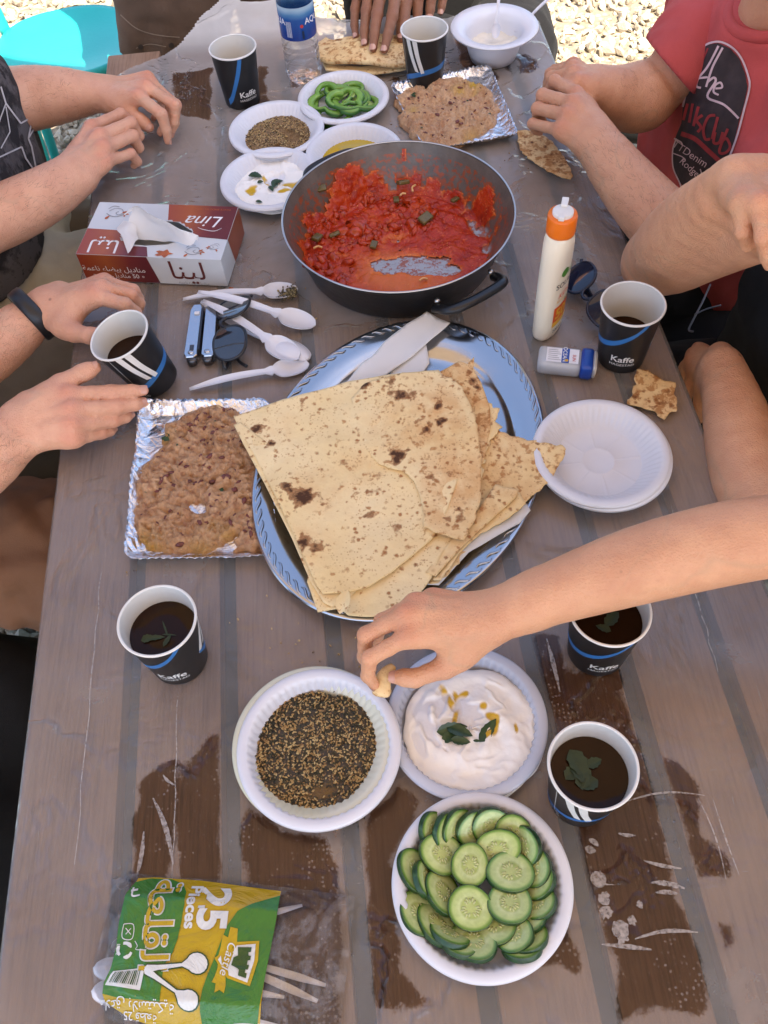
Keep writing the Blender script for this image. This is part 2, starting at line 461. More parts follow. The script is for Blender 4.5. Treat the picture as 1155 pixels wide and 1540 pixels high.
for (a, b, wd) in (((895,1325),(925,1330),2),((905,1420),(980,1428),6),((955,1412),(1050,1402),5),((968,1294),(1025,1306),5),((980,1327),(1030,1336),7),((986,1342),(1020,1344),6),((930,1253),(956,1256),5),
                   ((886,1262),(900,1272),8),((880,1275),(896,1280),10),((230,1200),(260,1300),7),((216,1250),(205,1320),6),((245,1165),(262,1180),4),((940,1206),(1060,1196),3),((690,60),(730,90),4),((676,84),(720,118),3),((1050,1200),(1092,1322),2),((1072,1200),(1112,1316),2),((822,960),(842,1040),6)):
    DRY.append((at(*a)[:2], at(*b)[:2], wd * 0.0007))
for (q, r_) in (((900,1322),9),((909,1351),7),((911,1372),7),((932,1397),9),((950,1384),5),((962,1360),4),((936,1410),6),((878,1236),4)):
    DRY.append((at(*q)[:2], at(*q)[:2], r_ * 0.0008))
step = 0.0045
xs = np.arange(-0.405, 0.4251, step); ys = np.arange(Y0 - 0.02, 1.8201, step)
X, Y = np.meshgrid(xs, ys); P2 = np.column_stack([X.ravel(), Y.ravel()]); P2[:, 0] += TILT_X * (P2[:, 1] - 0.3)
P3 = np.column_stack([P2, 0 * P2[:, 0]])
wet = np.full(len(P2), -1.0)
for p in WET: 
    lo, hi = p.min(0) - 0.03, p.max(0) + 0.03; s_ = ((P2 > lo) & (P2 < hi)).all(1)
    wet[s_] = np.maximum(wet[s_], edge_dist(p, P2[s_]))
gapd0 = np.min([np.abs(P2[:, 0] - TILT_X * (P2[:, 1] - 0.3) - g_) for g_ in gaps], 0)
wet = np.minimum(wet, gapd0 - .0085 + .004 * (fbm(P3, 11, 2, 99) > .35))
wet = np.clip(wet, -0.03, 0.03) + 0.0055 * fbm(P3, 38, 4, 4) * np.clip(gapd0 / .02, .15, 1)
Zs = -0.0022 + 0.0010 * fbm(P3, 7, 3, 21) + 0.0007 * np.sin(P3[:, 0] * 60) 
gapd = np.min([np.abs(P2[:, 0] - TILT_X * (P2[:, 1] - 0.3) - g_) for g_ in gaps], 0)
Zs -= 0.0006 * np.clip(1 - gapd / 0.009, 0, 1)
Zs = np.minimum(Zs, -0.0007)
u = P2[:, 0] - TILT_X * (P2[:, 1] - 0.3)
# the sides fold down over the edge of the table, the far end lifts and hangs
for sgn, e in ((-1, -0.394), (1, 0.415)):
    ov = np.clip((u - e) * sgn, 0, 1)
    Zs -= ov * 9.0 + 0.0 * ov; P2[:, 0] -= sgn * ov * 0.72
ov = np.clip(P2[:, 1] - Y1 - 0.005, 0, 1); Zs += -ov * ov * 2.0 * (P3[:, 0] > 0) + ov * 0.22 * (P3[:, 0] < -.05) + 0.02 * ov / .1 * fbm(P3, 9, 2, 3); 
V = np.column_stack([P2, Zs]); nx = len(xs); ny = len(ys)
idx = np.arange(nx * ny).reshape(ny, nx)
F = np.stack([idx[:-1, :-1].ravel(), idx[:-1, 1:].ravel(), idx[1:, 1:].ravel(), idx[1:, :-1].ravel()], 1)
t = NT('clear_plastic_sheet')
wv = t.attr('wet'); fine = t.noise(420, 3, 0.6)
wv2 = t.math('ADD', wv, t.math('MULTIPLY', t.math('SUBTRACT', fine, 0.5), 0.011))
cling = t.ramp(wv2, [(0.0, 0.0), (0.0006, 1.0)])
# tiny air bubbles near the border of each clinging patch
near = t.ramp(wv, [(0.0, 0.0), (0.004, 1.0), (0.02, 0.0)])
dots = t.ramp(t.vor(210, rnd=0.5), [(0.20, 1.0), (0.32, 0.0)])
sel = t.ramp(t.noise(45, 3), [(0.40, 0.0), (0.52, 1.0)])
bub = t.math('MULTIPLY', dots, t.math('MULTIPLY', sel, 0.75))
cling = t.math('SUBTRACT', cling, t.math('MULTIPLY', cling, bub), True)
veil_n = t.ramp(t.noise(7, 6, 0.62, dist=.5), [(0.28, 0.19), (0.55, 0.27), (0.74, 0.36)]); veil_n = t.math('ADD', veil_n, t.attr('loose'))
fac = t.mix(cling, veil_n, (0.012, 0.012, 0.012))
scr = t.ramp(t.noise(30, 6, 0.7, t.mapp(scale=(1, 14, 1), rot=(0, 0, 0.2))), [(0.66, 0.0), (0.70, 0.10)])
scr2 = t.ramp(t.noise(24, 6, 0.7, t.mapp(scale=(14, 1, 1), rot=(0, 0, 0.05))), [(0.66, 0.0), (0.70, 0.08)])
fac = t.math('ADD', fac, t.math('MULTIPLY', t.math('ADD', scr, scr2), t.math('SUBTRACT', 1.0, cling)), True)
tp = t.n('ShaderNodeBsdfTransparent'); t.l(t.mix(cling, (0.97, 0.96, 0.94), (0.60, 0.54, 0.50)), tp.inputs[0])
crs = t.ramp(t.math('ABSOLUTE', t.math('SUBTRACT', t.noise(6, 4, .55, dist=.4), .5)), [(0.0, 1.0), (0.03, 0.0)]); wrk = t.bump(crs, 0.0022, 1.0, t.bump(t.noise(14, 5, 0.55), 0.0028, 1.0, t.bump(t.noise(140, 4), 0.0002)))
df = t.n('ShaderNodeBsdfDiffuse'); df.inputs[0].default_value = (0.78, 0.76, 0.74, 1)
trl = t.n('ShaderNodeBsdfTranslucent'); trl.inputs[0].default_value = (0.78, 0.75, 0.70, 1)
veil = t.shmix(0.35, df.outputs[0], trl.outputs[0])
body = t.shmix(fac, tp.outputs[0], veil)
gl = t.n('ShaderNodeBsdfGlossy'); gl.inputs['Roughness'].default_value = 0.17; t.l(wrk, gl.inputs['Normal']); gl.inputs[0].default_value = (1, 1, 1, 1)
fr = t.n('ShaderNodeFresnel'); fr.inputs[0].default_value = 1.42; t.l(wrk, fr.inputs['Normal'])
MAT_SHEET = t.done(t.shmix(t.math('MULTIPLY', fr.outputs[0], 0.9), body, gl.outputs[0]))
# ragged outline: cut faces beyond the torn far edge
LIM = np.interp(P3[:, 0], [-.45, -.41, -.37, -.32, -.26, -.21, -.1, 0, .13, .3, .40, .45], [1.565, 1.59, 1.61, 1.65, 1.72, 1.77, 1.75, 1.72, 1.70, 1.68, 1.62, 1.56]) + 0.012 * fbm(P3 * np.array([1, 0, 0]), 12, 4, 8)
over = P3[:, 1] - LIM; clampv = (over > 0) & (over < step * 1.01); V[clampv, 1] -= over[clampv]; cut = over >= step * 1.01
F = F[~cut[F].any(1)]
sheet = mk('plastic_tablecloth', V, F, MAT_SHEET, attrs={'wet': wet, 'loose': .16 * np.clip((P3[:, 1] - .75) / .8, 0, 1) + .42 * np.clip((P3[:, 1] - Y1 + .03) / .06, 0, 1)}, world=True)
tag(sheet, 'clear cloudy plastic sheet clinging in dark patches to the board table', 'tablecloth')
# dried, milky blisters and creases left inside the clinging patches
t = NT('milky_blister'); df = t.bsdf((0.50, 0.45, 0.41), 0.45, t.bump(t.noise(300, 3), 0.0003)); tp = t.n('ShaderNodeBsdfTransparent')
MAT_MILK = t.done(t.shmix(t.ramp(t.noise(250, 4), [(0.3, 0.25), (0.6, 0.7)]), tp.outputs[0], df))
for k, (a, b, r_) in enumerate(DRY):
    n = 18; L = np.linalg.norm(b - a); d = (b - a) / L if L > 1e-6 else np.array([1.0, 0]); nn_ = np.array([-d[1], d[0]]); ring = []
    if L < 1e-6:
        for i in range(n):
            q = i * 2 * PI / n; rr = r_ * (1 + 0.16 * rs.standard_normal() * (0.2 if k == 18 else 1)); ring.append(a + rr * np.array([math.cos(q), math.sin(q)]))
    else:
        bend = rs.uniform(-0.08, 0.08) * L
        up_, dn_ = [], []
        for i in range(n):
            s_ = i / (n - 1); wd = r_ * (0.25 + 0.75 * math.sin(PI * s_)) * (1 + 0.12 * rs.standard_normal()) / 2; c_ = a + d * L * s_ + nn_ * bend * math.sin(PI * s_)
            up_.append(c_ + nn_ * wd); dn_.append(c_ - nn_ * wd)
        ring = up_ + dn_[::-1]
    ring = np.array(ring); mk('air_pocket', np.column_stack([ring, np.full(len(ring), -0.0006 + 0.00002 * k)]), [tuple(range(len(ring)))], MAT_MILK, sheet, world=True, smooth=False)
# longitudinal fold lines pressed into the sheet
for (a, b) in (((152,860),(112,1300)), ((268,1040),(258,1335)), ((1080,1010),(1010,760)), ((430,180),(400,300))):
    p, q = at(*a), at(*b); path = [p + (q - p) * s_ for s_ in np.linspace(0, 1, 14)]
    path = [np.array([v_[0] + 0.001 * rs.standard_normal(), v_[1], -0.0006]) for v_ in path]
    v_, f_ = stroke2(path, [0.0006, 0.0012, 0.0006]); v_[:, 2] = -0.00045; mk('fold_line', v_, f_, MAT_MILK, sheet, world=True, smooth=False)
# ================================================================== paper cups
CUP_R0, CUP_R1, CUP_H = 0.0300, 0.0385, 0.094
MAT_CUP = plain('black_cup_print', (0.012, 0.012, 0.013), 0.42, 0.2)
MAT_PAPER = glow_white('cup_paper', (0.80, 0.77, 0.70), 0.12, 0.45)
MAT_CUPBLUE = plain('blue_cup_print', (0.03, 0.16, 0.42), 0.4, 0.06)
MAT_CUPWHITE = plain('white_cup_print', (0.72, 0.70, 0.66), 0.45, 0.05)
t = NT('dark_tea'); MAT_TEA = t.done(t.bsdf(t.mix(t.noise(20, 3), (0.014, 0.0055, 0.002), (0.030, 0.0115, 0.004)), 0.04, Specular_IOR_Level=0.16))
MAT_MILKTEA = plain('milky_coffee_foam', (0.45, 0.33, 0.22), 0.3, 0.15, 120)
t = NT('mint_leaf'); MAT_MINT = t.done(t.bsdf(t.mix(t.noise(60, 4), (0.012, 0.024, 0.008), (0.032, 0.055, 0.016)), 0.6, t.bump(t.noise(150, 3), 0.0008)))
def cup_pt(th, h, off=0.0003):
    """point of the cup's outer wall; th = angle from the front (towards -y), positive to the right"""
    r = CUP_R0 + (CUP_R1 - CUP_R0) * h + off
    return np.array([r * math.sin(th), -r * math.cos(th), 0.001 + h * (CUP_H - 0.003)])
def wall_strip(pa, pb, n=30):
    """print between two (angle deg, h) curves on the cup wall"""
    pa, pb = spline(pa, 8), spline(pb, 8); m = min(len(pa), len(pb)); V, F = [], []
    for i in range(m):
        for k in range(5):
            q = pa[i] + (pb[i] - pa[i]) * k / 4; V.append(cup_pt(rad(q[0]), q[1]))
    for i in range(m - 1):
        for k in range(4): F.append((i * 5 + k, i * 5 + k + 1, i * 5 + k + 6, i * 5 + k + 5))
    return np.array(V), F
def wall_text(s, th, h, size, bold=0.0, sx=1.0, rot=0.0):
    V, F = text_mesh(s, size, bold, sx=sx)
    c, s_ = math.cos(rot), math.sin(rot); V2 = np.column_stack([V[:, 0] * c - V[:, 1] * s_, V[:, 0] * s_ + V[:, 1] * c])
    r = CUP_R0 + (CUP_R1 - CUP_R0) * h
    return np.array([cup_pt(rad(th) + v[0] / r, h + v[1] / CUP_H, 0.0004) for v in V2]), F
def leaf_mesh(L, W, curl=0.15, n=9, fold=0.25, serr=0.0):
    V, F = [], []
    for i in range(n):
        s_ = i / (n - 1); w_ = W * math.sin(PI * min(1, s_ ** 0.8)) ** 0.8 * 0.5 * (1 + serr * (-1) ** i)
        for k in (-1, -0.5, 0, 0.5, 1): V.append((L * (s_ - 0.5), w_ * k, fold * abs(k) * w_ + curl * L * s_ * (1 - s_)))
    for i in range(n - 1):
        for k in range(4): F.append((i * 5 + k, i * 5 + k + 1, i * 5 + k + 6, i * 5 + k + 5))
    return np.array(V), F
def xf(V, loc=(0, 0, 0), rz=0.0, rx=0.0, ry=0.0, s=1.0):
    R = Matrix.Rotation(rz, 3, 'Z') @ Matrix.Rotation(ry, 3, 'Y') @ Matrix.Rotation(rx, 3, 'X')
    return (np.asarray(V) * s) @ np.array(R).T + np.asarray(loc)
def cup_shape():
    V, F = lathe([(CUP_R0 - 0.0025, 0.004), (CUP_R0 - 0.0022, 0.0), (CUP_R0, 0.0), (CUP_R0 + 0.0001, 0.001), (CUP_R1, CUP_H - 0.002)], 72); return V, F
CUPV = None
def paper_cup(label, loc, turn, level, drink, leaves=(), steep=False):
    c = thing('paper_cup', label, 'paper cup', loc, rad(turn), 'black paper coffee cups')
    global CUPV
    v, f = cup_shape(); mk('cup_wall', v, f, MAT_CUP, c)
    ri = lambda z: CUP_R0 + (CUP_R1 - CUP_R0) * z / CUP_H - 0.0007
    v, f = lathe([(0.0001, 0.0045), (ri(0.004) - 0.001, 0.0045), (ri(0.005), 0.0052), (ri(0.03), 0.03), (ri(0.06), 0.06), (ri(CUP_H), CUP_H - 0.001)], 72, cap0=True); mk('inner_wall', v, f, MAT_PAPER, c)
    q = np.arange(14) * 2 * PI / 14
    v, f = lathe([(CUP_R1 + 0.0002 + 0.00145 * math.cos(a), CUP_H - 0.0016 + 0.0016 * math.sin(a)) for a in np.append(q, 2 * PI)], 72); mk('rim', v, f, MAT_CUPWHITE, c)
    # print: blue swoosh, paired white blades, wordmark
    mb = MB()
    if steep: mb.add(*wall_strip([(-68, .06), (-50, .18), (-30, .45), (-14, .72), (-4, .995)], [(-68, .18), (-55, .27), (-38, .50), (-24, .75), (-14, .995)]))
    else: mb.add(*wall_strip([(-95, .36), (-60, .41), (-25, .53), (5, .70), (28, .88), (38, .995)], [(-95, .47), (-60, .51), (-25, .63), (5, .79), (20, .90), (28, .995)]))
    mb.add(*wall_strip([(66, .40), (95, .20), (130, .10), (165, .20), (215, .33), (266, .37)], [(66, .46), (95, .31), (130, .19), (165, .30), (215, .43), (266, .47)]))
    mb.make('blue_stripe', MAT_CUPBLUE, c, smooth=True)
    for a, b, e, d in (((64, .42), (102, .995), (78, .42), (115, .995)), ((84, .40), (121, .995), (95, .40), (133, .995)), ((205, .36), (184, .995), (215, .38), (197, .995)), ((187, .40), (165, .995), (198, .38), (178, .995))):
        v, f = wall_strip([a, ((a[0] + b[0]) / 2 - 3, (a[1] + b[1]) / 2), b], [e, ((e[0] + d[0]) / 2 - 3, (e[1] + d[1]) / 2), d]); mk('white_stripe', v, f, MAT_CUPWHITE, c)
    v, f = wall_strip([(150.6, .0), (150.6, .5), (150.6, .995)], [(151.6, 0), (151.6, .5), (151.6, .995)]); mk('seam', v, f, MAT_CUPWHITE, c)
    v, f = wall_text('Kaffe', 0, .275, 0.0148, 0.016); mk('wordmark', v, f, MAT_CUPWHITE, c, smooth=False); v, f = wall_text('HAGESTAD', 1, .165, 0.0060, 0.004, 1.05); mk('small_lettering', v, f, MAT_CUPWHITE, c, smooth=False)
    for th, h in ((142, .07), (158, .13), (160, .05)):
        n_ = 14; q2 = np.arange(n_) * 2 * PI / n_
        V = [cup_pt(rad(th) + 0.0022 * math.cos(a) / .031, h + 0.0022 * math.sin(a) / CUP_H) for a in q2] + [cup_pt(rad(th) + 0.0012 * math.cos(a) / .031, h + 0.0012 * math.sin(a) / CUP_H) for a in q2]
        mk('ring_print', np.array(V), [(i, (i + 1) % n_, n_ + (i + 1) % n_, n_ + i) for i in range(n_)], MAT_CUPWHITE, c, smooth=False)
    if drink is not None:
        z = CUP_H * level; R_ = ri(z) - 0.0003
        v, f = lathe([(R_ * k, z + (0.0006 if k == 1 else 0)) for k in (0.02, 0.5, 0.93, 1)], 48, cap0=True)
        mk('tea' if drink is MAT_TEA else 'coffee', v, f, drink, c)
        for (x, y, L, W, rz) in leaves:
            v, f = leaf_mesh(L, W, 0.10, 9, 0.30, 0.10); mk('mint_leaf', xf(v, (x, y, z + 0.0004), rad(rz - turn)), f, MAT_MINT, c)
    return c
cA = paper_cup('black cup of milky coffee at the far left corner beside the water bottle', (-0.176, 1.4643, 0), 27, .22, MAT_MILKTEA, steep=True)
cB = paper_cup('black cup between the far flatbread and the white bowl with spoons', (0.1439, 1.4637, 0), -222, .22, MAT_MILKTEA)
cC = paper_cup('black cup with little tea left beside the folded sunglasses', (0.3303, 0.7841, 0), -17, .42, MAT_TEA)
cD = paper_cup('black cup of tea with a mint sprig standing alone left of the bread tray', (-0.2354, 0.4106, 0), 0, .70, MAT_TEA,
               [(-0.008, -0.006, 0.020, 0.006, 0), (-0.016, -0.006, 0.014, 0.009, 10), (0.004, -0.010, 0.015, 0.005, 60), (0.001, 0.004, 0.02, 0.002, 110), (0.006, -0.004, 0.016, 0.002, -10)])
cE = paper_cup('black cup of tea with large mint leaves right of the cucumber plate', (0.1615, 0.2260, 0), -215, .70, MAT_TEA,
               [(0.004, 0.006, 0.022, 0.014, 80), (0.012, -0.004, 0.030, 0.017, -70), (-0.004, 0.008, 0.018, 0.012, 200), (0.008, 0.002, 0.026, 0.015, 130), (0.0, -0.012, 0.016, 0.010, 20), (0.014, 0.006, 0.018, 0.012, 40)])
cF = paper_cup('black cup of tea half hidden below the reaching forearm', tuple(at(918, 916, .094)[:2]) + (0,), -4, .72, MAT_TEA, [(0.006, 0.002, 0.022, 0.012, 40), (-0.004, -0.008, 0.016, 0.008, 150)])
cG = paper_cup('black cup of tea held tilted between two hands at the left edge', (-0.285, 0.817, 0.0065), 0, .60, None)
# the held cup leans towards the camera; its tea stays level
cG.rotation_euler = (rad(3), rad(-14), 0)
z = CUP_H * .57
ax = np.array((Matrix.Rotation(rad(-14), 3, 'Y') @ Matrix.Rotation(rad(3), 3, 'X')).inverted()) @ np.array([0, 0, 1.0])     # world up in the cup's frame
V = []
n = 56
for k in (0.0, 0.5, 0.92, 1.0):
    for i in range(n):
        a = i * 2 * PI / n; x, y = math.cos(a), math.sin(a)
        lo_, hi_ = 0, 0.06
        for _ in range(30):
            m_ = (lo_ + hi_) / 2; zz = z - (ax[0] * x + ax[1] * y) * m_ / ax[2]
            if m_ > CUP_R0 + (CUP_R1 - CUP_R0) * zz / CUP_H - 0.0009: hi_ = m_
            else: lo_ = m_
        r_ = lo_ * max(k, 0.01); V.append((r_ * x, r_ * y, z - (ax[0] * x + ax[1] * y) * r_ / ax[2]))
F = [(k * n + i, k * n + (i + 1) % n, (k + 1) * n + (i + 1) % n, (k + 1) * n + i) for k in range(3) for i in range(n)]
mk('tea', V, F, MAT_TEA, cG)
# turn the print of the held cup so that the twin white blades face the camera
for ch in cG.children:
    if ch.name.split('.')[0] in ('blue_stripe', 'white_stripe', 'wordmark', 'small_lettering', 'ring_print', 'seam'): ch.rotation_euler = (0, 0, rad(-172))

# ================================================================== plates
t = NT('foam_plate'); c = t.mix(t.noise(30, 4), (0.78, 0.78, 0.82), (0.84, 0.84, 0.87))
a = t.bsdf(c, 0.28, Specular_IOR_Level=0.5); tr = t.n('ShaderNodeBsdfTranslucent'); t.l(c, tr.inputs[0]); MAT_PLATE = t.done(t.shmix(0.18, a, tr.outputs[0]))
t = NT('thin_clear_plate'); c = t.mix(t.noise(30, 4), (0.60, 0.63, 0.72), (0.68, 0.70, 0.78))
a = t.bsdf(c, 0.2); tp = t.n('ShaderNodeBsdfTransparent'); MAT_THIN = t.done(t.shmix(0.72, tp.outputs[0], a))
t = NT('oily_plate'); c = t.mix(t.noise(20, 4), (0.55, 0.53, 0.30), (0.74, 0.73, 0.66)); MAT_OILY = t.done(t.bsdf(c, 0.2))
def plate_verts(R, h, flutes=56, depth=0.012, base=0.64, ribs=True, n=224):
    b = R * base; th = np.arange(n) * 2 * PI / n
    prof = [(0.001, .0), (R * .22, .0), (R * .235, .0006), (R * .25, .0), (b * .97, .0), (b, .0012), (b + (R * .88 - b) * .3, h * .35), (b + (R * .88 - b) * .6, h * .66), (R * .86, h * .93), (R * .885, h * .98), (R * .93, h * 1.0), (R * .975, h * .97), (R * .995, h * .90), (R, h * .80)]
    fl = {6: 1.0, 7: 1.0, 8: .6}
    def mod(t_, k): return 1 + depth * fl.get(k, 0) * np.cos(flutes * t_)
    up, F1 = lathe([(r, z + 0.0014) for r, z in prof], n, mod, cap0=True)
    if ribs:
        for k in (3, 4):
            up[k * n:(k + 1) * n, 2] += 0.0006 * np.maximum(0, np.cos(8 * th)) ** 30
    dn, F2 = lathe([(r, z) for r, z in prof[1:]], n, lambda t_, k: mod(t_, k + 1), cap0=True)
    F = list(F1) + [tuple(i + len(up) for i in f[::-1]) for f in F2]
    m1, m2 = (len(prof) - 1) * n, len(up) + (len(prof) - 2) * n
    F += [(m1 + i, m2 + i, m2 + (i + 1) % n, m1 + (i + 1) % n) for i in range(n)]
    return np.concatenate([up, dn]), F
def plate(label, x, y, R=0.0815, h=0.023, mat=None, z=0.0, rz=0.0, tilt=(0, 0), name='plate', **k):
    v, f = plate_verts(R, h, **k); o = mk(name, v, f, mat or MAT_PLATE, loc=(x, y, z)); o.rotation_euler = (rad(tilt[0]), rad(tilt[1]), rad(rz))
    return tag(o, label, 'plate', 'round white plastic plates')
plate('white plate holding the cucumber slices', 0.0555, 0.1514, base=0.76)
plate('white plate holding oily dark zaatar near the front', -0.0861, 0.2902, z=0.0042, base=0.76)
plate('yellow stained plate underneath the dark zaatar plate', -0.0915, 0.2955, mat=MAT_OILY, rz=3)
plate('thin bluish plate holding the white labneh beside the reaching hand', 0.062, 0.304, R=0.0805, h=0.02, mat=MAT_THIN, base=0.80)
plate('thin plate holding the green pepper rings', -0.0007, 1.4088, R=0.0778, mat=MAT_PLATE)
plate('white plate holding dry pale brown zaatar', -0.1157, 1.3355, R=0.079)
plate('white plate with labneh left of the pan', -0.127, 1.205, R=0.079)
plate('white plate with yellow olive oil behind the pan', 0.008, 1.252, R=0.078)
pw = at(905, 683, .02)
plate('empty white plate right of the bread tray, upper one of two', 0.2635, 0.6145, R=0.081, h=0.022, z=0.004)
plate('empty white plate under the upper empty one right of the tray', 0.2665, 0.6125, R=0.081, h=0.022, rz=3)

# white bowl with a wide rim
b = thing('bowl', 'deep white plastic bowl of pale dip at the far end of the table', 'bowl', (0.272, 1.524, 0))
v, f = lathe([(0.036, 0.0), (0.040, 0.0), (0.045, 0.014), (0.051, 0.038), (0.052, 0.046), (0.064, 0.0505), (0.075, 0.053), (0.0765, 0.052), (0.0755, 0.0545), (0.064, 0.0525), (0.0508, 0.048), (0.0485, 0.038), (0.043, 0.016), (0.036, 0.004), (0.002, 0.003)], 96, cap0=True)
mk('shell', v, f, MAT_PLATE, b)
MAT_DIP = plain('pale_tahini_dip', (0.72, 0.66, 0.56), 0.35, 0.06, 60, bump=0.001, bscale=90)
n = 60; V, F = lathe([(0.0445 * k, 0.0) for k in np.linspace(0.02, 1, 16)], n, cap0=True)
V[:, 2] = 0.020 + 0.004 * fbm(V, 45, 3, 2); o = mk('dip', V, F, MAT_DIP, loc=(0.272, 1.524, 0)); tag(o, 'pale creamy dip inside the deep white bowl', 'dip')
# ================================================================== big pan with tomato sauce
PC = np.array([0.060, 1.0256]); PR0, PR1, PH = 0.137, 0.1624, 0.075
pan = thing('pan', 'wide shallow black pan with two loop handles in the middle of the table', 'pan', (*PC, 0))
MAT_ENAMEL = plain('black_pan_enamel', (0.010, 0.010, 0.011), 0.33, 0.3, 30, bump=0.0004, bscale=120)
v, f = lathe([(0.02, 0.0005), (PR0 - 0.012, 0.0), (PR0 - 0.003, 0.002), (PR0, 0.006), (PR0 + 0.008, 0.03), (PR1 - 0.004, PH - 0.01), (PR1, PH - 0.002), (PR1 + 0.0012, PH - 0.001)], 128, cap0=True)
mk('outer_wall', v, f, MAT_ENAMEL, pan)
t = NT('steel_rim'); MAT_RIM = t.done(t.bsdf((0.55, 0.53, 0.5), 0.3, Metallic=1.0))
q = np.linspace(0, 2 * PI, 11); v, f = lathe([(PR1 + 0.0004 + 0.0014 * math.cos(a), PH + 0.0009 * math.sin(a)) for a in q], 128); mk('rim', v, f, MAT_RIM, pan)
# inside profile: arc length s -> (r, z) and normal
FS = PR0 - 0.016
prof = [(0.0, 0.004), (FS, 0.004), (FS + 0.007, 0.0062), (FS + 0.0115, 0.0125), (PR1 - 0.0015, PH - 0.0005)]
pr = np.array(prof); sl_ = np.concatenate([[0], np.cumsum(np.linalg.norm(np.diff(pr, axis=0), axis=1))]); SMAX = sl_[-1]
def pan_in(s_):
    r = np.interp(s_, sl_, pr[:, 0]); z_ = np.interp(s_, sl_, pr[:, 1]); e = 0.006
    dr = np.interp(s_ + e, sl_, pr[:, 0]) - np.interp(s_ - e, sl_, pr[:, 0]); dz = np.interp(s_ + e, sl_, pr[:, 1]) - np.interp(s_ - e, sl_, pr[:, 1]); L = np.hypot(dr, dz) + 1e-9
    return r, z_, -dz / L, dr / L
NT_, NS_ = 300, 92
th = np.arange(NT_) * 2 * PI / NT_; ss = np.linspace(0.002, SMAX, NS_)
S, TH = np.meshgrid(ss, th, indexing='ij'); S, TH = S.ravel(), TH.ravel()
r, z, nr, nz = pan_in(S)
base3 = np.column_stack([r * np.cos(TH), r * np.sin(TH), z]); nrm = np.column_stack([nr * np.cos(TH), nr * np.sin(TH), nz])
flr = S < sl_[1] + 0.004
wallh = np.clip((S - sl_[2]) / (SMAX - sl_[2]), 0, 1)
def ell(cx, cy, a, b, rot=0):
    """1 at the centre, 0 at the border of an ellipse on the pan's floor"""
    x, y = base3[:, 0] - cx, base3[:, 1] - cy; c_, s_ = math.cos(rad(rot)), math.sin(rad(rot))
    return 1 - np.hypot((x * c_ + y * s_) / a, (-x * s_ + y * c_) / b)
n1 = fbm(base3, 22, 4, 31); n2 = fbm(base3, 60, 4, 37); n3 = fbm(base3, 140, 3, 39)
# positive where sauce lies
m = 0.62 + 0.25 * n1
for (px_, py_, wa, wb, rot, k) in ((612, 398, .058, .020, 5, 1.15), (655, 408, .04, .012, -6, 1.0), (728, 350, .012, .040, 32, 1.2), (742, 318, .010, .030, 40, 1.0), (704, 300, .018, .007, -40, .9), (590, 360, .02, .010, 10, .45)):
    c = at(px_, py_, .004)[:2] - PC
    m -= k * 1.0 * np.clip(ell(c[0], c[1], wa * 1.25, wb * 1.25, rot) * 2.2, 0, 1)
for (px_, py_, wa, wb, rot, k) in ((720, 405, .03, .010, 45, .8), (600, 425, .07, .010, 2, .9), (716, 330, .006, .045, 30, .45), (475, 395, .03, .02, 40, .6)):
    c = at(px_, py_, .004)[:2] - PC
    m += k * np.clip(ell(c[0], c[1], wa, wb, rot) * 2.0, 0, 1)
# up the wall: heaped at the far left, thin smears to the right, bare patches elsewhere
deg = np.degrees(TH) % 360
far = np.exp(-((deg - 105) / 42.0) ** 2); lft = np.exp(-((deg - 190) / 55.0) ** 2); rgt = np.exp(-((deg - 15) / 30.0) ** 2)
lim = 0.12 + 0.46 * far + 0.30 * lft + 0.42 * rgt + 0.10 * np.exp(-((deg - 285) / 60.0) ** 2)
lim = lim + 0.20 * fbm(np.column_stack([np.cos(TH), np.sin(TH), 0 * TH]), 5.5, 4, 12) + 0.22 * np.exp(-((deg - 122) / 9.0) ** 2) + 0.30 * np.exp(-((deg - 60) / 4.5) ** 2)
m_w = (lim - wallh) * 3.0 + 0.35 * n2
m = np.where(S > sl_[1], np.minimum(m + 0.4, m_w), m)
m += 0.30 * n2 + 0.20 * n3 + 0.40 * fbm(np.column_stack([base3[:, 0] * 22 + base3[:, 1] * 8, base3[:, 1] * 95 - base3[:, 0] * 20, base3[:, 2] * 40]), 1.0, 3, 61) * np.clip(.75 - m, 0, .8)
# small drips on the far wall
drip = np.exp(-((deg - 82) / 1.6) ** 2) * (wallh > .62) * (wallh < .9)
m = np.maximum(m, 0.6 * drip - 0.2)
thick = np.clip(m, 0, 1) ** 0.6
heap = 0.30 + 0.6 * np.clip(ell(-0.02, 0.075, 0.13, 0.075, 0) * 2, 0, 1) + 0.5 * np.clip(ell(-0.10, -0.0, 0.06, 0.11, 0) * 2, 0, 1) + 0.35 * np.clip(ell(0.06, -0.03, 0.05, 0.05) * 2, 0, 1)
lump = 0.5 + 0.5 * fbm(base3, 55, 3, 77)
hh = thick * (0.0012 + heap * (0.0030 + 0.0060 * np.clip(lump, 0, 1.2) + 0.0020 * n2) + 0.0020 * n3 * heap)
hh = np.where(S > sl_[2], hh * (0.25 + 0.55 * far), hh)
SV = base3 + nrm * (hh + 0.0003)[:, None]
idx = np.arange(NS_ * NT_).reshape(NS_, NT_)
nxt = np.roll(idx, -1, axis=1)
PF = np.stack([idx[:-1].ravel(), nxt[:-1].ravel(), nxt[1:].ravel(), idx[1:].ravel()], 1)
stain = np.clip(m + 0.80, 0, 1) * (S < SMAX * 0.93)
t = NT('worn_pan_lining'); st = t.attr('stain'); wl = t.attr('wall')
met = t.mix(t.noise(70, 6, 0.7), (0.30, 0.31, 0.33), (0.46, 0.47, 0.49))
scr = t.ramp(t.noise(60, 5, 0.7, t.mapp(scale=(1, 9, 1), rot=(0, 0, 0.5))), [(0.55, 0), (0.62, 1)])
met = t.mix(t.math('MULTIPLY', scr, 0.5), met, (0.16, 0.16, 0.165))
